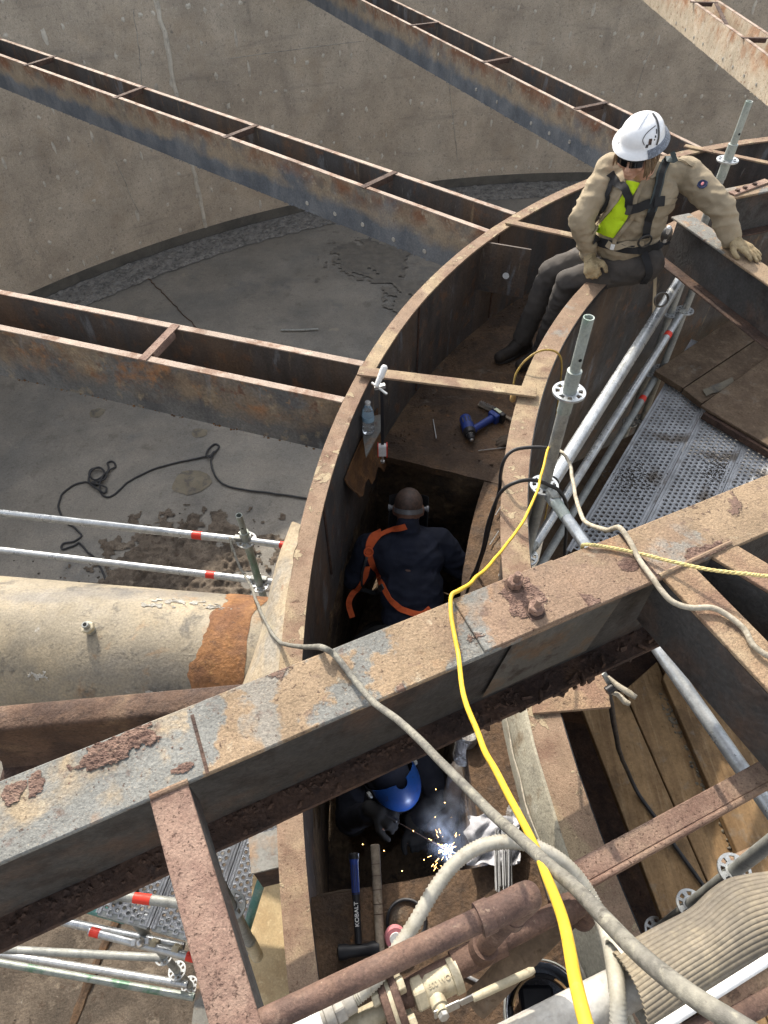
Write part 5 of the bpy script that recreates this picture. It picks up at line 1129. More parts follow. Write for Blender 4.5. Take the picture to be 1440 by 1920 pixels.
for i in range(25):
    a = -1.0+4.6*i/24; rr = .050+.024*math.sin(i/24*math.pi); rows.append([q+cd2*s+(x*math.cos(a)*rr*1.25+Z*math.sin(a)*rr*.9)+Z*.01 for s in (-.011, .011)])
solo('strap_band', MB().sheet(rows, .0016), M['hose'], 'loose pale strap curled round the grey white plastic pipe', 'strap', smooth=True)
t = thing('sleeved_pipe', 'tan fuzzy sleeved pipe running down left below the rusty pipes', 'pipe', at(880, 1893, .22))
P0, P1 = at(1064, 1706, .36), at(893, 1884, .22); mk('sleeve', MB().tube([P0.lerp(P1, i/8) for i in range(9)], [.029+.0016*random.random() for i in range(9)], 20), M['ply'], t, smooth=True)
mk('clamp_ring', MB().tube([P0.lerp(P1, .02), P0.lerp(P1, .07)], .033, 20), M['rustdark'], t, smooth=True)
# ribbed duct
up = [(1150, 1790), (1180, 1768), (1235, 1738), (1295, 1706), (1330, 1674), (1362, 1652), (1400, 1642), (1445, 1636), (1520, 1622), (1700, 1570), (1900, 1500)]
lo = [(1215, 1935), (1240, 1918), (1285, 1882), (1335, 1848), (1380, 1822), (1415, 1803), (1445, 1788), (1490, 1764), (1560, 1725), (1760, 1620), (1960, 1520)]
T = spline(uvz([(u, v, .60) for u, v in up]), 6); B = spline(uvz([(u, v, .66) for u, v in lo]), 6); rows = []
NR = 16*8
for j in range(NR+1):
    f = j/NR; rows.append([T[i].lerp(B[i], f)+Z*(.04*math.sin(math.pi*min(1, f*1.0+.02))**.8 + .0050*(1.15-.7*f)*(2*abs(math.sin(f*16*math.pi))**.7-1)) for i in range(len(T))])
solo('ribbed_duct', MB().sheet(rows, .003), M['duct'], 'tan ribbed flattened duct in the lower right corner', 'duct', smooth=True, ang=80)
solo('white_conduit', MB().tube(uvz([(1215, 1942, .80), (1440, 1800, .80), (2000, 1446, .80)]), .0072, 12), M['white'], 'thin white conduit below the ribbed duct, lower right corner', 'conduit', smooth=True)
t = thing('tan_pipe', 'speckled tan capped pipe below the white conduit in the corner', 'pipe', at(1340, 1878, .6))
a, b = at(1338, 1880, .62), at(1500, 1792, .62); d = (b-a).normalized(); mk('pipe_body', MB().tube([a, a+d*.008, b+d*.6], [.016, .021, .021], 18), M['box'], t, smooth=True)
a, b = at(1270, 1960, .62), at(1480, 1846, .62); solo('red_pipe', MB().tube([a, b+(b-a)*2.5], .021, 18), M['rustpipe'], 'reddish rusty pipe in the bottom right corner, below the tan pipe', 'pipe', smooth=True)
# ground clamp
cz = .05; t = thing('ground_clamp', 'spring ground clamp with two pale handles on the rusty cover plate', 'clamp', at(1145, 1300, cz))
J = at(1147, 1290, cz+.03)
mk('handle', MB().tube([at(1140, 1268, cz+.05), at(1156, 1284, cz+.05), at(1180, 1300, cz+.05), at(1193, 1308, cz+.05)], [.004, .009, .0105, .008], 12), M['palecable'], t, smooth=True)
mk('handle', MB().tube([at(1140, 1296, cz), at(1158, 1302, cz), at(1172, 1316, cz), at(1181, 1320, cz)], [.006, .008, .010, .008], 12), M['palecable'], t, smooth=True)
mk('jaw', MB().bar(at(1133, 1262, cz+.06), at(1152, 1296, cz), .018, .006), M['galvdull'], t); mk('pivot', MB().lathe([(.014, -.02), (.014, .02)], J, Vector((.6, .3, .2)), 12), M['black'], t, smooth=True)

# ================================================================ TOOLS
fzc = CH_Z+.012
t = thing('bar_clamp', 'small bar clamp hooked on the near strap, white grip above and red ended head below', 'clamp', at(716, 735, 0))
bx = at(716, 738, 0.0); zb = zcol(bx, 836)
m = MB(); m.bar(bx+Z*.03, Vector((bx.x, bx.y, zb)), .016, .008, Vector((0, -1, 0))); mk('bar', m, M['black'], t)
m = MB(); m.cap(at(707, 722, .06), .013, at(720, 690, .12), .016, 14); m.cap(at(714, 706, .09), .016, at(721, 690, .12), .015, 14); mk('grip', m, M['white'], t, smooth=True)
m = MB(); m.bar(at(697, 716, .055), at(726, 738, .04), .012, .010); m.bar(at(701, 724, .045), at(722, 720, .05), .022, .02); mk('jaw', m, M['chrome'], t, bevel=.002)
hc = Vector((bx.x, bx.y, zb-.03)); m = MB(); m.box(hc, (.046, .03, .075)); mk('head', m, M['white'], t, bevel=.004)
m = MB(); m.box(hc+Vector((.0235, 0, 0)), (.006, .034, .082)); m.box(hc+Vector((-.0235, 0, 0)), (.004, .034, .080)); mk('red_pad', m, M['red'], t)
mk('pad_screw', MB().lathe([(.005, -.045), (.005, 0), (.010, -.0), (.010, -.01)][:2], hc-Z*.035, Z, 8).lathe([(.011, -.056), (.011, -.045)], hc-Z*.035, Z, 12), M['chrome'], t, smooth=True)
c = at(691, 810, -.33); t = thing('water_bottle', 'clear plastic water bottle with a blue label on the steel shelf', 'bottle', c)
mk('bottle_body', MB().lathe([(.026, 0), (.031, .004), (.032, .02), (.029, .03), (.032, .042), (.029, .055), (.032, .068), (.031, .08), (.032, .092), (.032, .118), (.029, .145), (.017, .178), (.0125, .186), (.0125, .198)], c, Z, 24), M['bottle'], t, smooth=True, ang=60)
mk('label_band', MB().lathe([(.0326, .088), (.0328, .090), (.0328, .116), (.0326, .118)], c, Z, 24), M['lbl_blue'], t, smooth=True)
mk('cap', MB().lathe([(.0145, .190), (.015, .192), (.015, .205), (.013, .207)], c, Z, 18), M['white'], t, smooth=True)
# drill
t = thing('cordless_drill', 'blue and black cordless drill lying on the rusty channel floor', 'drill', at(900, 800, CH_Z))
dz = CH_Z+.045; b0, b1 = at(873, 787, dz), at(879, 806, dz); c1 = at(882, 818, dz); c2 = at(885, 830, dz)
m = MB(); m.cap(b0, .038, b1, .041, 18); mk('motor_housing', m, M['bluetool'], t, smooth=True)
fd = (c1-b0).normalized()
for k in range(4): m = MB(); a = k*.5-.75; o = b0.lerp(b1, .35)+Z*.039*math.cos(a)+fd.cross(Z)*.039*math.sin(a); m.bar(o-fd*.022+Z*.003, o+fd*.022+Z*.003, .005, .006); mk('vent', m, M['black'], t)
mk('gear_case', MB().lathe([(.039, -.01), (.040, .0), (.036, .03), (.030, .034)], b1+fd*.012, fd, 20), M['black'], t, smooth=True)
mk('chuck', MB().lathe([(.023, 0), (.024, .005), (.024, .028), (.018, .042), (.008, .048)], b1+fd*.045, fd, 18), M['black'], t, smooth=True, ang=35)
mk('chuck_collar', MB().lathe([(.0245, 0), (.0245, .004)], b1+fd*.047, fd, 18), M['chrome'], t); mk('chuck_tip', MB().lathe([(.013, 0), (.010, .008), (.004, .012)], b1+fd*.088, fd, 12), M['steel'], t, smooth=True)
g0, g1 = b1+Vector((.02, .0, -.005)), at(921, 785, dz-.005); m = MB(); m.cap(g0, .027, g0.lerp(g1, .4), .022, 14); m.cap(g0.lerp(g1, .3), .022, g1, .024, 14); mk('handle', m, M['bluetool'], t, smooth=True)
gd2 = (g1-g0).normalized(); R = Matrix((gd2, Z.cross(gd2), Z)).transposed()
m = MB(); m.box(g1+gd2*.022, (.036, .075, .066), R); mk('battery_mount', m, M['bluetool'], t, bevel=.009, seg=2); m = MB(); m.box(g1+gd2*.056-R@Vector((0, .008, 0)), (.034, .098, .072), R); bt = mk('battery', m, M['black'], t, bevel=.008, seg=2)
m = MB(); m.box(g1+gd2*.056+Z*.0365, (.022, .05, .0012), R); mk('battery_label', m, M['label'], bt)
m = MB(); m.cap(g0.lerp(g1, .12)-R@Vector((0, .022, 0)), .006, g0.lerp(g1, .25)-R@Vector((0, .020, 0)), .006, 8); mk('trigger', m, M['black'], t, smooth=True)
# scratch brush
a, b = at(897, 756, CH_Z+.024), at(975, 792, CH_Z+.024); d = (b-a).normalized()
t = thing('wire_brush', 'wooden handled wire scratch brush behind the drill, partly under the rim', 'brush', a)
mk('handle', MB().bar(a, a+d*.13, .030, .014, n=3).bar(a+d*.13, b+d*.05, .022, .014, n=3), M['timber'], t, bevel=.005, seg=2)
m = MB(); random.seed(2); s = d.cross(Z)
for i in range(6):
    for j in range(16):
        p = a+d*(.012+.0072*j)+s*(-.012+.0048*i); m.tube([p, p+Z*.022+Vector((random.uniform(-.004, .004), random.uniform(-.004, .004), 0))], .0011, 4)
mk('bristles', m, M['wire'], t, kind='stuff')
# hammer and wooden handle on the lower channel floor
hz = CH_Z+.03
a, b = at(663, 1600, hz+.06), at(673, 1782, hz); d = (b-a).normalized()
t = thing('sledge_hammer', 'sledge hammer with a blue grip and a brand name on its dark handle', 'hammer', b)
mk('grip', MB().tube([a, a+d*.008, a+d*.02, a+d*.03, a+d*.13], [.017, .0185, .0175, .0155, .0145], 16), M['bluetool'], t, smooth=True)
mk('end_cap', MB().tube([a-d*.002, a+d*.002, a+d*.016, a+d*.02], [.015, .0195, .0195, .017], 16), M['black'], t, smooth=True)
for k in (-1, 0, 1): mk('grip_rib', MB().bar(a+d*.04+Z*.0158+d.cross(Z)*.006*k, a+d*.125+Z*.0150+d.cross(Z)*.006*k, .0022, .003), M['black'], t)
mk('shaft', MB().tube([a+d*.125, a+d*.14, b-d*.02], [.0152, .0125, .0125], 16), M['black'], t, smooth=True)
s = d.cross(Z).normalized(); hb = MB()
hb.lathe([(.012, -.075), (.024, -.07), (.024, -.045), (.019, -.03), (.019, .03), (.024, .045), (.024, .07), (.012, .075)], b, s, 16); mk('head', hb, M['black'], t, smooth=True, ang=35)
text_mesh('KOBALT', .020, b-d*.105+Z*.0132, -d, (-s if s.x > 0 else s), M['letter'], t, bold=True)
a, b = at(703, 1585, hz+.05), at(714, 1792, hz); pts = [a.lerp(b, i/10) for i in range(11)]
t = thing('hammer_handle', 'weathered wooden hammer handle with cracks, right of the sledge hammer', 'hammer handle', b)
mk('shaft', MB().tube([a-(b-a)*.01]+pts, [.013]+[.0175, .0178, .0170, .0168, .0168, .0165, .0165, .0162, .016, .016, .016], 14), M['timber'], t, smooth=True)
for f in (.07, .18, .29, .42, .55, .64): mk('cut_ring', MB().tube([a.lerp(b, f), a.lerp(b, f+.007)], .0174, 14), M['rustdark'], t, smooth=True)
c = at(762, 1727, CH_Z+.008); m = MB(); m.tube([c+Vector((math.cos(q)*.068, math.sin(q)*.068, .004*math.sin(q*3))) for q in np.linspace(0, 2*math.pi, 40)[:-1]], .006, 8, closed=True); solo('rubber_ring', m, M['black'], 'black rubber ring lying on the lower channel floor', 'ring', smooth=True)
c = at(741, 1757, CH_Z+.05); t = thing('tape_roll', 'small red rimmed round case with a white centre beside the black ring', 'tape measure', c)
ax = Vector((.1, -.45, .88)).normalized(); mk('case', MB().lathe([(.034, -.016), (.037, -.010), (.037, .010), (.034, .016)], c, ax, 28), M['patchred'], t, smooth=True, ang=35); mk('face', MB().lathe([(.021, .0158), (.020, .019)], c, ax, 24), M['white'], t, smooth=True, ang=35)
solo('marker_pen', MB().tube([at(866, 1826, CH_Z+.01), at(900, 1842, CH_Z+.01)], .006, 8), M['wire'], 'thin metal rod beside the lever of the valve, on the floor', 'rod')
# wire wheel, rag, bundle of electrodes
c = at(970, 1526, CH_Z+.035); ax = Vector((-.25, -.35, .9)).normalized(); t = thing('wire_brush', 'round steel wire wheel brush lying above the pale rag', 'brush', c)
mk('hub', MB().lathe([(.024, -.006), (.026, -.004), (.026, .004), (.020, .008), (.018, .005), (.006, .005), (.006, .012)], c, ax, 24), M['steel'], t, smooth=True, ang=35)
m = MB(); x = ax.orthogonal().normalized(); y = ax.cross(x); random.seed(3)
for i in range(72):
    q = 2*math.pi*i/72; dd_ = x*math.cos(q)+y*math.sin(q); m.tube([c+dd_*.025, c+dd_*random.uniform(.041, .045)+ax*random.uniform(-.004, .004)], .0010, 4)
mk('wire_tuft', m, M['wire'], t, kind='stuff')
rows = []; random.seed(6)
for i in range(23):
    row = []
    for j in range(23):
        u = 876+100*j/22; v = 1530+92*i/22; f = 1.15*mnoise.noise(Vector((i*.17+j*.06, j*.17, 2))); q = .5*mnoise.noise(Vector((i*.34+j*.3, j*.12, 9)))
        du = 12*mnoise.noise(Vector((i*.2, 1, 0))) ; row.append(at(u+du+ (6 if j in (0, 22) else 0)*q, v+10*mnoise.noise(Vector((j*.2, 4, 0))), CH_Z+.055+.055*f+.03*q))
    rows.append(row)
solo('rag', MB().sheet(rows[::1], .002), M['rag'], 'crumpled pale blue grey rag on the ledge under the ivory hose', 'rag', smooth=True, ang=80)
t = thing('electrode_bundle', 'bundle of bare welding electrodes lying on the rag', 'welding rods', at(945, 1620, CH_Z+.11)); random.seed(9)
for i in range(22):
    f = random.uniform(-1, 1); z = CH_Z+.115+random.uniform(0, .022)
    mk('electrode', MB().tube([at(942+16*f, 1560+random.uniform(-8, 8), z), at(944+13*f+random.uniform(-3, 3), 1668+random.uniform(-8, 8), z-.01)], .0022, 5), M['wire'], t)
m = MB()
for i in range(12):
    f = random.uniform(-1, 1); m.tube([at(975+10*f, 1760, CH_Z+.05), at(962+12*f, 1782+random.uniform(-4, 8), CH_Z+.03)], .0024, 5)
solo('electrode_stubs', m, M['wire'], 'few pale electrode ends poking out under the rusty pipe', 'welding rods')
# second welding hood lying on its back, bottom
c = at(1000, 1868, CH_Z+.02); t = thing('welding_hood', 'black welding hood lying open with tan sweat pads, at the bottom', 'welding helmet', c)
rows = []
for i in range(15):
    a = math.pi*(-.05+1.1*i/14); rows.append([c+Vector((.125*math.cos(a)*(1-.35*(j/10)**2.2), .135*math.sin(a)*(1-.35*(j/10)**2.2)-.06, .20-.20*math.sin(j/10*math.pi/2))) for j in range(11)])
mk('shell', MB().sheet(rows, .003), M['carbon'], t, smooth=True, ang=70)
rows = [[c+Vector((.128*math.cos(a), .138*math.sin(a)-.06, .20+dz_)) for dz_ in (-.014, .006)] for a in np.linspace(-.15, math.pi+.15, 24)]; mk('shell_rim', MB().sheet(rows, .004), M['galvdull'], t, smooth=True)
for (s0, s1, r0) in ((.15, 1.1, .095), (1.75, 2.9, .095)):
    rows = [[c+Vector((r0*math.cos(a), r0*1.05*math.sin(a)-.06, .15+dz_)) for dz_ in (-.022, .022)] for a in np.linspace(s0, s1, 12)]; mk('sweat_pad', MB().sheet(rows, .007), M['plank'], t, smooth=True)
m = MB(); m.box(c+Vector((0, -.02, .05)), (.11, .09, .05)); mk('lens_frame', m, M['black'], t, bevel=.01)
for s in (-1, 1): mk('knob', MB().lathe([(.02, 0), (.02, .012), (.014, .016)], c+Vector((s*.115, -.05, .16)), Vector((-s, 0, .3)), 14), M['black'], t, smooth=True)
mk('head_band', MB().tube([c+Vector((.1*math.cos(a), .105*math.sin(a)-.06, .13+.02*math.sin(2*a))) for a in np.linspace(0, math.pi, 16)], .008, 6), M['black'], t, smooth=True)
# foil wrapped pipe standing in the pit
f0, f1 = at(872, 1400, -.78), at(862, 1445, -1.0); t = thing('foil_pipe', 'pipe stub wrapped in crumpled foil in the dark pit under the beam', 'pipe', f1)
d = (f1-f0).normalized(); P = [f0+(f1-f0)*(i/24-.6) for i in range(40)]; m = MB(); m.tube(P[:26], [.046+.006*mnoise.noise(Vector((i*1.7, 0, 0))) for i in range(26)], 20); mk('foil_wrap', m, M['foil'], t, smooth=True)
m = MB(); m.tube([f1, f1+Vector((-.02, -.05, -.8))], .05, 18); mk('pipe_stub', m, M['plate'], t, smooth=True)

# ================================================================ PEOPLE
from mathutils.bvhtree import BVHTree
def basis(x, y, z): return Matrix((Vector(x), Vector(y), Vector(z))).transposed()
def bvh_of(o):
    off = wloc(o); me = o.data; return BVHTree.FromPolygons([v.co+off for v in me.vertices], [tuple(p.vertices) for p in me.polygons])
def hit(b, u, v, last=None):
    d = (XA*((u-720)/FPX)+UA*((960-v)/FPX)+Fw).normalized(); o = Vector((0, 0, CAM_H))
    loc, nr, i, ds = b.ray_cast(o, d)
    if loc is None:
        k = last if last else 3.5; return o+d*k, -d, k
    if nr.dot(d) > 0: nr = -nr
    return loc, nr, ds
def strap_on(b, name, px, w, mat, parent, off=.004, th=.003, k=6, z0=None):
    """webbing laid on a surface along a pixel path"""
    uv = spline([Vector((u, v, 0)) for u, v in px], k); pts = []; ns = []; last = z0
    for q in uv:
        l, n_, last = hit(b, q.x, q.y, last); pts.append(l); ns.append(n_)
    for it in range(2):
        pts = [pts[0]]+[(pts[i-1]+pts[i]*2+pts[i+1])/4 for i in range(1, len(pts)-1)]+[pts[-1]]
        ns = [ns[0]]+[(ns[i-1]+ns[i]*2+ns[i+1]).normalized() for i in range(1, len(ns)-1)]+[ns[-1]]
    rows = []
    for i, p in enumerate(pts):
        t = (pts[min(i+1, len(pts)-1)]-pts[max(i-1, 0)]).normalized(); s = ns[i].cross(t).normalized(); rows.append([p+ns[i]*off+s*w*f for f in (-.5, -.17, .17, .5)])
    return mk(name, MB().sheet(rows, th) if True else None, M[mat], parent, smooth=True, ang=50)
def panel_on(b, name, left, right, mat, parent, off=.003, k=10):
    L = spline([Vector((u, v, 0)) for u, v in left], 5); R = spline([Vector((u, v, 0)) for u, v in right], 5); n = min(len(L), len(R)); rows = []; last = None
    for i in range(n):
        l = L[int(i*(len(L)-1)/(n-1))]; r = R[int(i*(len(R)-1)/(n-1))]; row = []
        for j in range(k+1):
            q = l.lerp(r, j/k); p, nn_, last = hit(b, q.x, q.y, last); row.append(p+nn_*off)
        rows.append(row)
    return mk(name, MB().sheet(rows), M[mat], parent, smooth=True)
def ell(m, c, R, rx, ry, rz, n=20): return m.sphere(c, 1.0, n, 12, (rx, ry, rz), R)
def wr(amp, sc=11):
    def f(p):
        a = mnoise.noise(Vector((p.x*sc, p.y*sc, p.z*sc*2.2))); b = mnoise.noise(Vector((p.x*sc*2.3+4, p.y*sc*2.3, p.z*sc*3.0)))
        return amp*((1-abs(a)*2.2)*.8 + .45*(1-abs(b)*2.4))
    return f
def hand(m, w, palm_dir, up, side, curl, L=.185, spread=.10, thumb_side=1, gl=1.0):
    """hand with palm, four unequal bent fingers and a thumb, from wrist w"""
    w = Vector(w); d = Vector(palm_dir).normalized(); u = Vector(up); u = (u-d*u.dot(d)).normalized(); s = d.cross(u).normalized()*thumb_side
    pl = L*.50; k = w+d*pl
    m.cap(w-d*.02, .030*gl, w+d*.02, .031*gl, 12)
    for a in (-1.5, -.5, .5, 1.5): m.cap(w+d*.012+s*a*.010, .017*gl, k+s*a*.0205-d*abs(a)*.004, .0150*gl, 12)
    for i, (a, l) in enumerate(((1.5, .80), (.5, .96), (-.5, .92), (-1.5, .72))):
        p = k+s*a*.0205-d*abs(a)*.004; seg = L*.46*l; ang = 0; dr = (d+s*a*spread).normalized(); r = .0112*gl
        for j, f in enumerate((.46, .31, .23)):
            ang += curl[j]*(1+.08*i); dv = dr*math.cos(ang)-u*math.sin(ang); q = p+dv*seg*f; m.cap(p, r, q, r*.92, 10); p = q; r *= .92
    b = w+d*.030+s*.028; t1 = b+(d*.55+s*.70-u*.15).normalized()*.042; t2 = t1+(d*.85+s*.30-u*.30).normalized()*.034; t3 = t2+(d*.95-u*.25).normalized()*.024
    m.cap(w+d*.02+s*.012, .020*gl, b, .018*gl, 10); m.cap(b, .0165*gl, t1, .0140*gl, 10); m.cap(t1, .0135*gl, t2, .0125*gl, 10); m.cap(t2, .0125*gl, t3, .0105*gl, 10)
    return m

# ---------------------------------------------------------------- man in khaki sitting on the inner ring
P_ = dict(hR=at(1158, 470, .105), hL=at(1208, 494, .105), kR=at(1034, 508, -.10), aR=at(980, 636, -.60), kL=at(1066, 528, -.05), aL=at(1020, 650, -.60),
          sR=at(1144, 318, .555), sL=at(1284, 324, .565), eR=at(1090, 412, .34), wR=at(1104, 474, .135), eL=at(1352, 388, .47), wL=at(1370, 448, .325), neck=at(1213, 318, .60), pel=at(1184, 480, .10))
man = thing('person', 'seated worker in khaki shirt, white hard hat, sunglasses and harness leaning on a beam', 'person', at(1184, 505, 0))
lat = (P_['sL']-P_['sR']).normalized(); upv = (P_['neck']-P_['pel']).normalized(); fwd = lat.cross(upv)*-1
if fwd.y > 0: fwd = -fwd
fwd = fwd.normalized(); upv = fwd.cross(lat) if fwd.cross(lat).z > 0 else lat.cross(fwd); RT = basis(lat, fwd, upv)
HC = at(1196, 282, .752); hf = Vector((-.5, -.72, -.30)).normalized(); hl = Z.cross(hf).normalized(); hu = hf.cross(hl); RH = basis(hl, hf, hu)
shm = (P_['sL']+P_['sR'])/2
mb = MB()        # the body itself, one skin: head, neck, trunk, limbs
ell(mb, HC+hu*.018-hf*.012, RH, .072, .090, .094); ell(mb, HC-hu*.035+hf*.028, RH, .058, .066, .078); ell(mb, HC-hu*.088+hf*.062, RH, .032, .028, .024)
mb.cap(HC+hf*.092+hu*.012, .011, HC+hf*.112-hu*.030, .0135, 10); ell(mb, HC+hf*.100-hu*.034, RH, .019, .012, .010)
for s in (-1, 1):
    ell(mb, HC+hl*s*.077-hu*.012-hf*.005, RH, .010, .020, .032, 10); ell(mb, HC+hl*s*.042+hf*.070-hu*.030, RH, .026, .022, .020, 12)
ell(mb, HC+hf*.088-hu*.064, RH, .024, .012, .006, 12); ell(mb, HC+hf*.086-hu*.073, RH, .021, .012, .007, 12); ell(mb, HC+hf*.083+hu*.020, RH, .060, .018, .012, 12)
mb.cap(HC-hu*.05-hf*.02, .056, P_['neck']-upv*.04, .060); ell(mb, P_['neck']-upv*.16, RT, .165, .095, .16); ell(mb, P_['pel']+upv*.06, RT, .14, .10, .15)
for s in 'RL':
    mb.cap(shm.lerp(P_['s'+s], .7), .055, P_['s'+s], .050); mb.cap(P_['s'+s], .048, P_['e'+s], .038); mb.cap(P_['e'+s], .038, P_['w'+s], .029)
    mb.cap(P_['h'+s], .075, P_['k'+s], .052); mb.cap(P_['k'+s], .048, P_['a'+s], .036)
wRd = (at(1112, 520, .075)-P_['wR']).normalized(); mb.cap(P_['wR'], .029, P_['wR']+wRd*.03, .028)
body = blob('body', mb, M['skin'], man, .0055, 4, .5)
# lips and stubble tone stay in the skin; hair hangs from under the hat
mb = MB(); random.seed(14)
for i in range(46):
    a = random.uniform(1.9, 5.1) if i > 12 else random.uniform(.85, 1.5); r0 = Vector((math.sin(a), math.cos(a), 0)); st = HC+hl*r0.x*.084+hf*r0.y*.092-hu*random.uniform(-.03, .01)
    en = st-Z*random.uniform(.045, .095)+hl*random.uniform(-.01, .02)+(hl*r0.x+hf*r0.y)*.012; mb.tube(spline([st, st.lerp(en, .5)+(hl*r0.x+hf*r0.y)*.01, en], 3), [.007, .008, .008, .0075, .006, .005, .002][:7], 6)
mk('hair', mb, M['hair'], man, smooth=True)
# trousers
mb = MB(); ell(mb, P_['pel']+Vector((0, 0, -.005)), RT, .175, .135, .115)
for s in 'RL':
    h_, k_, a_ = P_['h'+s], P_['k'+s], P_['a'+s]; mb.cap(h_, .105, h_.lerp(k_, .5), .088); mb.cap(h_.lerp(k_, .5), .088, k_, .074); mb.cap(k_, .074, k_.lerp(a_, .45), .068); mb.cap(k_.lerp(a_, .4), .068, a_+Z*.02, .064)
tro = blob('trousers', mb, M['trouser'], man, .009, 3, .5, wr(.0075, 6.5))
# boots
for s, tp in (('R', at(924, 676, -.665)), ('L', at(965, 690, -.665))):
    a_ = P_['a'+s]; ft = Vector((tp.x, tp.y, CH_Z+.047)); hd_ = (ft-a_); hd_.z = 0; hd_.normalize(); heel = Vector((a_.x, a_.y, CH_Z+.052))-hd_*.05; ft = heel+hd_*.25; ft.z = CH_Z+.045
    mb = MB(); mb.cap(a_+Z*.05, .058, a_-Z*.02, .052); mb.cap(a_-Z*.01, .052, heel, .046); mb.cap(heel, .044, heel.lerp(ft, .6), .046); mb.cap(heel.lerp(ft, .5), .047, ft, .042); mb.cap(a_, .05, heel.lerp(ft, .62), .045)
    bo = blob('boot', mb, M['boot'], man, .007, 4, .5)
    m = MB(); x = hd_.cross(Z); pr = [(-.055, .034), (-.02, .040), (.06, .036), (.15, .046), (.22, .045), (.268, .026), (.282, 0)]; poly = [(heel+hd_*a+x*w) for a, w in pr]+[(heel+hd_*a-x*w) for a, w in pr[::-1][1:]]+[heel-hd_*.066]
    m.prism([(p.x, p.y) for p in poly], CH_Z+.006, CH_Z+.030); mk('sole', m, M['sole'], bo, bevel=.004)
# shirt
mb = MB(); nk = P_['neck']
ell(mb, nk-upv*.15, RT, .192, .130, .17); ell(mb, nk-upv*.29, RT, .178, .132, .16); ell(mb, nk-upv*.40, RT, .182, .142, .13)
for s in 'RL':
    S_, E_, W_ = P_['s'+s], P_['e'+s], P_['w'+s]
    mb.cap(nk-upv*.035+fwd*.0, .062, S_, .068); mb.cap(S_, .074, S_.lerp(E_, .5), .071); mb.cap(S_.lerp(E_, .5), .071, E_, .062); mb.cap(E_, .062, E_.lerp(W_, .55), .055); mb.cap(E_.lerp(W_, .5), .055, W_, .043)
    d = (W_-E_).normalized(); mb.lathe([(.030, -.04), (.046, -.038), (.047, .0), (.040, .006)], W_, d, 16)
shirt = blob('shirt', mb, M['khaki'], man, .007, 3, .5, wr(.0105, 8))
b = bvh_of(shirt)
tee = panel_on(b, 'tee_shirt', [(1175, 338), (1173, 350), (1168, 364), (1156, 382), (1134, 410), (1113, 434)], [(1202, 343), (1193, 356), (1184, 372), (1181, 396), (1169, 420), (1150, 446)], 'hivis', man, .005)
for px, w in (([(1208, 336), (1200, 354), (1192, 374), (1189, 398), (1176, 421), (1155, 446), (1154, 460)], .022), ([(1170, 326), (1171, 346), (1166, 364), (1154, 382), (1132, 408), (1110, 436)], .014)): strap_on(b, 'placket', px, w, 'khaki', shirt, .010, .006)
# collar flaps
for px in ([(1207, 320), (1217, 330), (1226, 322), (1232, 306)], [(1160, 318), (1166, 330), (1172, 338)]): strap_on(b, 'collar', px, .040, 'khaki', shirt, .012, .004)
strap_on(b, 'pocket_flap', [(1238, 382), (1252, 378), (1266, 376)], .028, 'khaki', shirt, .005, .003); strap_on(b, 'shoulder_yoke', [(1262, 300), (1282, 303), (1300, 312)], .020, 'khaki', shirt, .008, .004)
m = MB(); l, n_, _ = hit(b, 1317, 345); m.lathe([(.0265, .0), (.0265, .003), (.024, .0036)], l-n_*.001, n_, 8); pa = mk('arm_patch', m, M['patchnavy'], shirt)
m = MB(); m.sphere(l+n_*.0034, 1, 12, 6, (.007, .010, .0012), n_.to_track_quat('Z', 'Y').to_matrix()); mk('patch_emblem', m, M['patchred'], man, smooth=True); m = MB(); m.lathe([(.0205, .0034), (.0225, .0042), (.0225, .0034)], l, n_, 8); mk('patch_border', m, M['patchnavy'], man)
# harness
strap_on(b, 'harness_strap', [(1268, 292), (1252, 302), (1240, 318), (1233, 345), (1226, 372), (1222, 396)], .045, 'webgrey', man, .013, .007); strap_on(b, 'harness_edging', [(1266, 294), (1248, 306), (1240, 320), (1233, 345), (1226, 372), (1222, 396)], .026, 'web', man, .016, .005)
strap_on(b, 'harness_strap', [(1223, 392), (1217, 408), (1212, 424), (1209, 446)], .042, 'web', man, .012, .004); strap_on(b, 'harness_strap', [(1143, 324), (1156, 342), (1172, 354), (1179, 370), (1180, 386)], .040, 'web', man, .015, .004)
strap_on(b, 'harness_strap', [(1150, 338), (1142, 360), (1132, 384), (1124, 404)], .026, 'web', man, .012, .004)
strap_on(b, 'chest_strap', [(1176, 394), (1192, 389), (1212, 382), (1236, 376)], .046, 'web', man, .019, .004)
l, n_, _ = hit(b, 1180, 392); m = MB(); m.box(l+n_*.022, (.030, .050, .010), n_.to_track_quat('Z', 'Y').to_matrix()); mk('buckle', m, M['dring'], man, bevel=.003)
l, n_, _ = hit(b, 1232, 378); m = MB(); m.box(l+n_*.022, (.060, .050, .012), n_.to_track_quat('Z', 'Y').to_matrix()); mk('adjuster', m, M['web'], man, bevel=.003)
l, n_, _ = hit(b, 1207, 448); x = n_.orthogonal().normalized(); y = n_.cross(x); mk('d_ring', MB().tube([l+n_*.020+(x*math.cos(a)+y*math.sin(a))*.036 for a in np.linspace(0, 2*math.pi, 25)[:-1]], .0055, 8, closed=True), M['dring'], man, smooth=True)
bt = bvh_of(tro)
strap_on(b, 'belt', [(1112, 448), (1136, 456), (1160, 462), (1184, 466), (1210, 466), (1236, 458), (1254, 448)], .048, 'web', man, .010, .006); strap_on(bt, 'leg_strap', [(1205, 468), (1212, 490), (1216, 512), (1206, 528)], .040, 'web', man, .012, .004, z0=3.8)
strap_on(b, 'shirt_tail', [(1140, 456), (1152, 462), (1180, 458), (1205, 452)], .034, 'khaki', shirt, .018, .004)
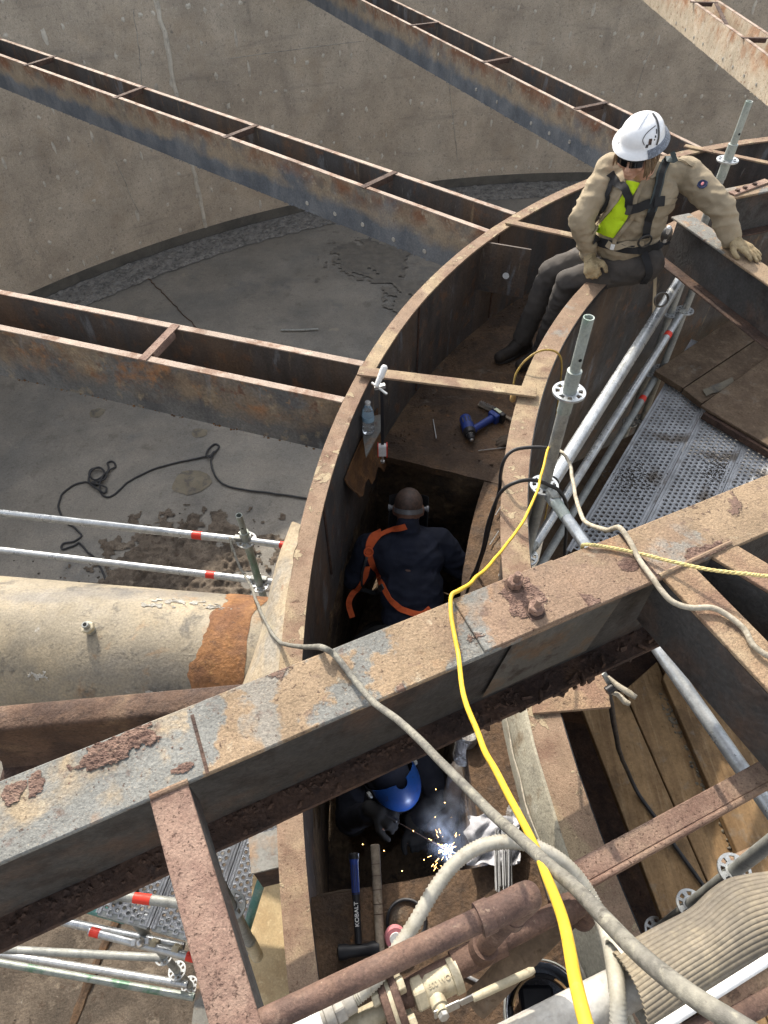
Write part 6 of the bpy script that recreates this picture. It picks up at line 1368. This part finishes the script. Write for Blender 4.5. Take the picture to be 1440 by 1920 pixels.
l, n_, _ = hit(b, 1150, 461); m = MB(); m.box(l+n_*.025, (.030, .022, .002), n_.to_track_quat('Z', 'X').to_matrix()); mk('fabric_tag', m, M['white'], man)
l, n_, _ = hit(b, 1250, 440); m = MB(); m.sphere(l+n_*.02, .026, 10, 7, (1, .8, 1.5)); mk('lanyard_hook', m, M['dring'], man, smooth=True); mk('hook_body', MB().cap(l+n_*.03+Z*.03, .012, l+n_*.03-Z*.03, .010, 10), M['steel'], man, smooth=True)
# gloves
mb = MB(); wv = P_['wR']+wRd*.045
hand(mb, wv, wRd, (-.35, -.9, .25), None, (.75, 1.0, .9), L=.175, thumb_side=-1, gl=1.18); mb.cap(P_['wR']+wRd*.02, .037, wv+wRd*.03, .036); mb.cap(wv+wRd*.02, .036, wv+wRd*.07, .036)
blob('glove', mb, M['glove'], man, .005, 2, .5)
mb = MB(); wl_ = P_['wL']; tgt = at(1424, 484, .30); hd2 = (tgt-wl_); hd2.z = 0; hd2.normalize(); w2 = Vector((wl_.x, wl_.y, .325))+hd2*.012
mb.cap(wl_-Z*.0, .038, w2, .036); hand(mb, w2, hd2-Z*.10, (0, 0, 1), None, (.10, .10, .14), L=.20, spread=.13, thumb_side=1, gl=1.12)
blob('glove', mb, M['glove'], man, .005, 2, .5)
# sunglasses
sg = HC+hu*.006; m = MB()
for s in (-1, 1):
    rows = [[sg+hl*s*(.006+.056*i/6)+hf*(.112-.022*(i/6)**2)+hu*(-.018+.036*j/4)*(1-.12*i/6) for j in range(5)] for i in range(7)]; m.sheet(rows, .003*s)
gl_ = mk('sunglasses', m, M['lens'], man, smooth=True)
m = MB(); m.tube([sg+hl*a*.063+hf*(.114-.022*abs(a)**2)+hu*.018 for a in np.linspace(-1, 1, 13)], .0035, 6)
for s in (-1, 1): m.tube([sg+hl*s*.063+hf*.092+hu*.015, sg+hl*s*.078+hf*.04+hu*.012, sg+hl*s*.080-hf*.02], .003, 6)
mk('frame', m, M['black'], gl_, smooth=True)
# hard hat with a full brim
hh = HC+hu*.066-hf*.016; tilt = basis(hl, hf, hu)
def hat(pr, sx=1.0, sy=1.13, n=40):
    vs = []; fs = []
    for (r, h) in pr:
        for k in range(n):
            a = 2*math.pi*k/n; q = Vector((math.sin(a)*r*sx, math.cos(a)*r*sy, h)); vs.append(hh+tilt@q)
    for i in range(len(pr)-1):
        for k in range(n): fs.append((i*n+k, (i+1)*n+k, (i+1)*n+(k+1) % n, i*n+(k+1) % n))
    return vs, fs
pr = [(.128, -.027), (.131, -.023), (.125, -.013), (.114, -.004), (.105, .004), (.102, .014), (.099, .030), (.092, .048), (.081, .0645), (.0645, .077), (.043, .086), (.0206, .0903), (.0004, .0912)]
m = MB(); vs, fs = hat(pr); m.add(vs, fs); vs, fs = hat([(0.1230, -0.0224), (0.1075, -0.0086), (0.0963, 0.0000), (0.0929, 0.0301), (0.0688, 0.0645), (0.0004, 0.0826)]); m.add(vs, [f[::-1] for f in fs])
hatob = mk('hard_hat', m, M['helmet'], man, smooth=True, ang=70)
m = MB(); rg = [hh+tilt@Vector((0, math.cos(a)*.093*1.13, .019+math.sin(a)*.0715)) for a in np.linspace(.25, 2.9, 20)]; m.tube(rg, [.002+.005*math.sin(i/19*math.pi) for i in range(20)], 10); mk('crown_ridge', m, M['helmet'], hatob, smooth=True)
rows = []
for i in range(25):
    a = math.radians(40+ 165*i/24); rows.append([hh+tilt@Vector((math.sin(a)*r, math.cos(a)*r*1.13, h)) for r, h in ((.1290, -.0275), (.1332, -.0235), (.1268, -.0118), (.1155, -.0025), (.1075, .0050))])
mk('grey_brim_edge', MB().sheet([r[::-1] for r in rows]), M['carbon'], hatob, smooth=True)
bh = bvh_of(hatob)
for (u, v, w, h, mt) in ((1219, 266, .016, .026, 'rustdark'), (1213, 274, .012, .014, 'trouser'), (1231, 246, .006, .020, 'black'), (1229, 256, .006, .010, 'black'), (1227, 262, .006, .006, 'black'), (1160, 268, .004, .008, 'black')):
    l, n_, _ = hit(bh, u, v); m = MB(); m.box(l+n_*.0012, (w, h, .0014), n_.to_track_quat('Z', 'Y').to_matrix()); mk('sticker', m, M[mt], hatob)
strap_on(bh, 'hat_strap', [(1223, 213), (1230, 224), (1234, 240), (1234, 258), (1230, 272)], .009, 'dring', man, .003, .002)
strap_on(bh, 'hat_cord', [(1229, 236), (1214, 248), (1205, 262), (1208, 272)], .0035, 'dring', man, .002, .001)

# dark glove left on the channel floor
mb = MB(); gw = at(985, 826, CH_Z+.03); hand(mb, gw, at(925, 824, CH_Z+.03)-gw, Z, None, (.25, .3, .3), L=.21, thumb_side=-1, gl=1.15)
t = thing('work_glove', 'dark brown work glove lying below the drill, partly under the rim', 'glove', gw); blob('glove_body', mb, M['darkglove'], t, .006, 2)
# ---------------------------------------------------------------- welder seen from behind in the pit
w1 = thing('person', 'crouching worker in navy shirt with orange harness, seen from behind in the pit', 'person', Vector((.05, 1.9, PB)))
Q_ = dict(head=at(766, 950, -.68), neck=at(764, 992, -.79), sL=at(692, 1026, -.87), sR=at(826, 1016, -.87), pel=at(726, 1216, -1.16), eR=at(866, 1066, -1.02), eL=at(664, 1085, -1.08))
lt = (Q_['sR']-Q_['sL']).normalized(); uv_ = (Q_['neck']-Q_['pel']).normalized(); bk = lt.cross(uv_).normalized(); bk = bk if bk.z > 0 or bk.y < 0 else -bk
uv_ = (uv_-lt*uv_.dot(lt)).normalized(); RW = basis(lt, bk, uv_); q = Q_
mb = MB(); hd_ = q['head']; wf = Vector((.05, .80, -.60)).normalized(); wl2 = Z.cross(wf).normalized(); wu = wf.cross(wl2); RWH = basis(wl2, wf, wu)
ell(mb, hd_, RWH, .077, .096, .102); ell(mb, hd_-wu*.06+wf*.02, RWH, .062, .07, .07)
for s in (-1, 1): ell(mb, hd_+wl2*s*.078-wu*.02, RWH, .012, .022, .034, 10)
mb.cap(hd_-wu*.05-wf*.02, .060, q['neck']-uv_*.05, .066); ell(mb, q['neck']-uv_*.22, RW, .14, .08, .2)
kn = [Vector((-.06, 2.1, -1.62)), Vector((.26, 2.05, -1.62))]; an = [Vector((-.04, 1.75, PB+.08)), Vector((.22, 1.7, PB+.08))]; hp_ = [q['pel']-lt*.1, q['pel']+lt*.1]
hnd = [Vector((.0, 2.40, -1.22)), Vector((.32, 2.42, -1.22))]
for i in (0, 1): mb.cap(hp_[i], .07, kn[i], .05); mb.cap(kn[i], .045, an[i], .036)
for s, h_ in (('L', hnd[0]), ('R', hnd[1])): mb.cap(q['s'+s], .045, q['e'+s], .036); mb.cap(q['e'+s], .034, h_, .027); hand(mb, h_, wf, Z, None, (.6, .6, .5), L=.17)
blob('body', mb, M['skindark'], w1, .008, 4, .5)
mb = MB(); ell(mb, hd_+wu*.022-wf*.004, RWH, .0785, .096, .086); mk('shaved_hair', mb, M['stubble'], w1, smooth=True)
mb = MB(); nk = q['neck']
ell(mb, nk-uv_*.15-bk*.03, RW, .195, .12, .18); ell(mb, nk-uv_*.34-bk*.03, RW, .178, .125, .20); ell(mb, nk-uv_*.50-bk*.04, RW, .18, .13, .16)
for s, h_ in (('L', hnd[0]), ('R', hnd[1])):
    mb.cap(nk-uv_*.05-bk*.01, .062, q['s'+s], .072); mb.cap(q['s'+s], .074, q['e'+s], .062); mb.cap(q['e'+s], .060, h_-wf*.03, .044)
mb.cap(hd_-wu*.085-wf*.035, .056, nk-uv_*.06, .070)
sh1 = blob('shirt', mb, M['navy'], w1, .009, 4, .5, wr(.009, 8))
mb = MB(); ell(mb, q['pel'], RW, .17, .13, .13)
for i in (0, 1): mb.cap(hp_[i], .10, kn[i], .075); mb.cap(kn[i], .07, an[i], .06)
tr1 = blob('trousers', mb, M['nearblack'], w1, .010, 3, .5, wr(.006, 8))
for i in (0, 1): mb = MB(); mb.cap(an[i], .055, an[i]-Vector((0, .03, .03)), .05); mb.cap(an[i]-Vector((0, .03, .03)), .045, an[i]+Vector((0, .16, -.04)), .04); blob('boot', mb, M['boot'], w1, .009, 3)
b1_ = bvh_of(sh1)
for px in ([(762, 986), (740, 994), (716, 1004), (696, 1022), (690, 1036)], [(716, 998), (700, 1006), (692, 1020), (690, 1036)], [(691, 1034), (697, 1056), (707, 1078), (720, 1099), (733, 1122), (750, 1140), (768, 1149), (790, 1153), (806, 1142)], [(688, 1060), (683, 1080), (671, 1100), (658, 1118), (654, 1134), (661, 1158)]):
    strap_on(b1_, 'harness_strap', px, .033, 'orangeweb', w1, .010, .004, z0=3.6)
strap_on(b1_, 'cross_strap', [(672, 1104), (686, 1107), (700, 1111), (714, 1109)], .024, 'web', w1, .014, .004, z0=3.6)
for u, v in ((672, 1103), (718, 1103)): l, n_, _ = hit(b1_, u, v, 3.65); m = MB(); m.box(l+n_*.016, (.036, .034, .008), n_.to_track_quat('Z', 'Y').to_matrix()); mk('buckle', m, M['dring'], w1, bevel=.002)
l, n_, dd0 = hit(b1_, 690, 1034, 3.6); x = n_.orthogonal().normalized(); y = n_.cross(x); mk('d_ring', MB().tube([l+n_*.022+(x*math.cos(a)+y*math.sin(a))*.024 for a in np.linspace(0, 2*math.pi, 21)[:-1]], .0045, 8, closed=True), M['orangeweb'], w1, smooth=True)
strap_on(b1_, 'lanyard', [(688, 1040), (682, 1058), (678, 1076), (676, 1094)], .012, 'dring', w1, .016, .010, z0=3.6)
# head band of the raised hood with its two knobs
ctr = hd_-wu*.012; m = MB(); rows = [[ctr+wl2*math.sin(a)*.083+wf*math.cos(a)*.102+wu*h for h in (-.013, .013)] for a in np.linspace(1.35, 2*math.pi-1.35, 26)]; m.sheet([r[::-1] for r in rows], .003); hb_ = mk('head_band', m, M['grip'], w1, smooth=True)
for s in (-1, 1): mk('knob', MB().lathe([(.012, 0), (.012, .02), (.018, .021), (.018, .032), (.012, .034)], ctr+wl2*s*.080+wf*.015, wl2*s, 14), M['grip'], w1, smooth=True, ang=35)
l = ctr-wf*.104; text_mesh('ACE', .016, l+wl2*-.012*0+Vector((.0, 0, 0)), -wl2, wu, M['letter'], w1) if 0 else None
m = MB(); rows = [[ctr+wl2*math.sin(a)*.112+wf*(.03+math.cos(a)*.12)+wu*h for h in (.06, -.16)] for a in np.linspace(-1.5, 1.5, 20)]; m.sheet(rows, .003); mk('hood_shell', m, M['black'], w1, smooth=True)

# ---------------------------------------------------------------- second welder under the beam, blue hood
w2_ = thing('person', 'welder under the beam in a blue welding hood, striking an arc', 'person', Vector((.0, 1.15, PB)))
hc = at(733, 1458, -1.0); g = Vector((.45, -.62, -.45)).normalized(); gl2 = Z.cross(g).normalized(); gu = g.cross(gl2); RG = basis(gl2, g, gu)
arc = at(838, 1594, -1.06); hh2 = at(722, 1528, -1.0)
mb = MB(); ell(mb, hc, RG, .078, .098, .112); mb.cap(hc-gu*.06-g*.02, .06, hc-gu*.14-g*.10, .065); tc = hc+Vector((-.06, .22, -.26)); ell(mb, tc, None, .17, .13, .22); pc = Vector((-.02, 1.30, -1.66)); mb.cap(tc, .13, pc, .13)
sp = [hc+Vector((-.19, .05, -.17)), hc+Vector((.15, .2, -.2))]; el = [hc+Vector((-.2, -.12, -.22)), hc+Vector((.24, .02, -.36))]; hn2 = [hh2-Vector((.05, -.02, .0)), hc+Vector((.1, -.1, -.36))]
for i in (0, 1): mb.cap(sp[i], .05, el[i], .04); mb.cap(el[i], .038, hn2[i], .03); mb.cap(tc+Z*.1, .06, sp[i], .05)
hand(mb, hn2[0], (arc-hn2[0]), Z, None, (.5, .8, .7), L=.17); hand(mb, hn2[1], (.3, -.8, -.3), Z, None, (.5, .7, .6), L=.17)
for s in (-1, 1): mb.cap(pc+Vector((.1*s, 0, 0)), .075, pc+Vector((.16*s, -.32, .05)), .055); mb.cap(pc+Vector((.16*s, -.32, .05)), .05, pc+Vector((.14*s, -.2, -.24)), .045)
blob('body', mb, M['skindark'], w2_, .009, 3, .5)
mb = MB(); ell(mb, tc, None, .20, .16, .25); mb.cap(tc, .16, pc, .15)
for i in (0, 1): mb.cap(tc+Z*.1, .075, sp[i], .068); mb.cap(sp[i], .068, el[i], .056); mb.cap(el[i], .054, hn2[i].lerp(el[i], .15), .045)
blob('jacket', mb, M['navyshade'], w2_, .010, 3, .5, wr(.008, 8))
mb = MB()
for s in (-1, 1): mb.cap(pc+Vector((.1*s, 0, 0)), .095, pc+Vector((.16*s, -.32, .05)), .075); mb.cap(pc+Vector((.16*s, -.32, .05)), .07, pc+Vector((.14*s, -.2, -.24)), .06)
blob('trousers', mb, M['nearblack'], w2_, .011, 3)
for i in (0, 1): mb = MB(); hand(mb, hn2[i], (arc-hn2[i]) if i == 0 else Vector((.3, -.8, -.3)), Z, None, (.5, .8, .7) if i == 0 else (.5, .7, .6), L=.175, gl=1.2); blob('glove', mb, M['nearblack'], w2_, .006, 2)  # gloves near black, the shade of the pit put into their colour
# hood: blue shell over the crown, dark face with window
rows = []
for i in range(21):
    a = -1.75+3.5*i/20; rows.append([hc+gl2*math.sin(a)*.112*f+g*(math.cos(a)*.140*f2+.005)+gu*h for f, f2, h in ((.25, .2, .142), (.62, .55, .128), (.88, .85, .098), (.97, .97, .07), (1, 1, .045))])
hd2_ = mk('hood_shell', MB().sheet(rows, .003), M['bluehood'], w2_, smooth=True, ang=80)
rows = [[hc+gl2*math.sin(a)*.113*f+g*(math.cos(a)*.143*f2+.006)+gu*h for f, f2, h in ((1.0, 1.0, .047), (1.02, 1.03, .0), (.98, 1.0, -.08), (.86, .9, -.14), (.7, .72, -.18))] for a in np.linspace(-1.75, 1.75, 21)]
mk('hood_face', MB().sheet(rows, .003), M['black'], w2_, smooth=True, ang=80)
m = MB(); m.box(hc+g*.153-gu*.05, (.11, .012, .085), RG); mk('lens_window', m, M['lens'], hd2_, bevel=.004)
for s in (-1, 1): mk('knob', MB().lathe([(.018, 0), (.018, .014), (.012, .018)], hc+gl2*s*.118+gu*.02, gl2*s, 14), M['galvdull'], hd2_, smooth=True)
mb = MB(); ell(mb, hc-g*.012+gu*.018, RG, .086, .104, .112); mk('welding_cap', mb, M['navy'], w2_, smooth=True)
# electrode holder and electrode: held, so on their own
t = thing('electrode_holder', 'welding electrode holder with a thin rod reaching to the bright arc', 'electrode holder', hh2)
j = hh2+(arc-hh2).normalized()*.05; mk('holder', MB().cap(hh2-(arc-hh2).normalized()*.08, .014, j, .011, 10), M['black'], t, smooth=True); mk('rod', MB().tube([j, arc-(arc-j).normalized()*.006], .0022, 6), M['rustdark'], t)
m = MB(); m.sphere(arc, .011, 10, 7, (.8, .8, 1.3)); ar = solo('weld_arc', m, M['arc'], 'brilliant yellow white welding arc deep in the lower pit', 'welding arc')
ld = bpy.data.lights.new('arc_light', 'POINT'); ld.energy = 1.3; ld.color = (.62, .74, 1.0); ld.shadow_soft_size = .008; lo_ = bpy.data.objects.new('arc_light', ld); COL.objects.link(lo_); lo_.location = arc+Z*.03+Vector((0, -.02, 0))
m = MB(); random.seed(23)
for i in range(46):
    q = arc+Vector((random.uniform(-.022, .022), random.uniform(-.022, .022), random.uniform(-.015, .03))); m.sphere(q, random.uniform(.0006, .0018), 5, 4)
mk('arc_fringe', m, M['arcblue'], ar, kind='stuff')
m = MB()
for i in range(16):      # needle streaks round the arc
    dv = Vector((random.gauss(0, 1), random.gauss(0, 1), random.gauss(0, .7))).normalized(); r0 = random.uniform(.012, .03); m.tube([arc+dv*r0, arc+dv*(r0+random.uniform(.004, .018))], .0007, 4)
mk('arc_needles', m, M['arcblue'], ar, kind='stuff')
m = MB()
for i in range(26):
    dv = Vector((random.gauss(-.3, 1), random.gauss(-.3, 1), random.uniform(-.2, .9))).normalized(); r0 = random.uniform(.02, .10); P0_ = arc+dv*r0-Z*r0*r0*2; m.tube([P0_, P0_+dv*random.uniform(.006, .022)-Z*.004], [.0009, .0003], 4)
for i in range(40):
    if i < 22: q = at(829+random.gauss(0, 8), 1638+random.gauss(0, 8), -.99+random.uniform(-.05, .05))
    elif i < 40: q = arc+Vector((random.gauss(0, .05), random.gauss(0, .05), random.gauss(0, .03)))
    else: q = at(random.uniform(760, 850), random.uniform(1490, 1645), random.uniform(-1.1, -.95))
    m.sphere(q, random.choice((.0006, .0008, .0011, .0015)), 6, 4)
for (u, v) in ((775, 1558), (817, 1480), (834, 1505), (816, 1532), (754, 1633), (795, 1612), (680, 1583), (720, 1595)): m.sphere(at(u, v, -1.0), .0019, 6, 5)
mk('sparks', m, M['spark'], kind='stuff')
# a real puff of welding smoke
sm = bpy.data.materials.new('weld_smoke'); sm.use_nodes = True; N = sm.node_tree.nodes; L_ = sm.node_tree.links; N.clear()
pv = N.new('ShaderNodeVolumePrincipled'); pv.inputs['Color'].default_value = (.72, .80, .95, 1); ou = N.new('ShaderNodeOutputMaterial'); L_.new(pv.outputs[0], ou.inputs['Volume'])
tc_ = N.new('ShaderNodeTexCoord'); no = N.new('ShaderNodeTexNoise'); no.inputs['Scale'].default_value = 13; no.inputs['Detail'].default_value = 4; no.inputs['Distortion'].default_value = 1.2; L_.new(tc_.outputs['Object'], no.inputs['Vector'])
mr = N.new('ShaderNodeMapRange'); L_.new(no.outputs['Fac'], mr.inputs[0]); mr.inputs[1].default_value = .46; mr.inputs[2].default_value = .72; mr.inputs[3].default_value = 0; mr.inputs[4].default_value = 5; ln = N.new('ShaderNodeVectorMath'); ln.operation = 'LENGTH'; mp_ = N.new('ShaderNodeMapping'); mp_.inputs['Scale'].default_value = (1/.15, 1/.15, 1/.24); L_.new(tc_.outputs['Object'], mp_.inputs[0]); L_.new(mp_.outputs[0], ln.inputs[0])
fo = N.new('ShaderNodeMapRange'); L_.new(ln.outputs['Value'], fo.inputs[0]); fo.inputs[1].default_value = .15; fo.inputs[2].default_value = .95; fo.inputs[3].default_value = 1; fo.inputs[4].default_value = 0
mu = N.new('ShaderNodeMath'); mu.operation = 'MULTIPLY'; L_.new(mr.outputs[0], mu.inputs[0]); L_.new(fo.outputs[0], mu.inputs[1]); L_.new(mu.outputs[0], pv.inputs['Density'])
c = arc+Vector((.0, .05, .17)); m = MB(); m.sphere(c, 1, 20, 12, (.15, .15, .24)); so2 = solo('smoke', m, sm, 'thin blue grey puff of smoke rising from the welding arc', 'smoke')
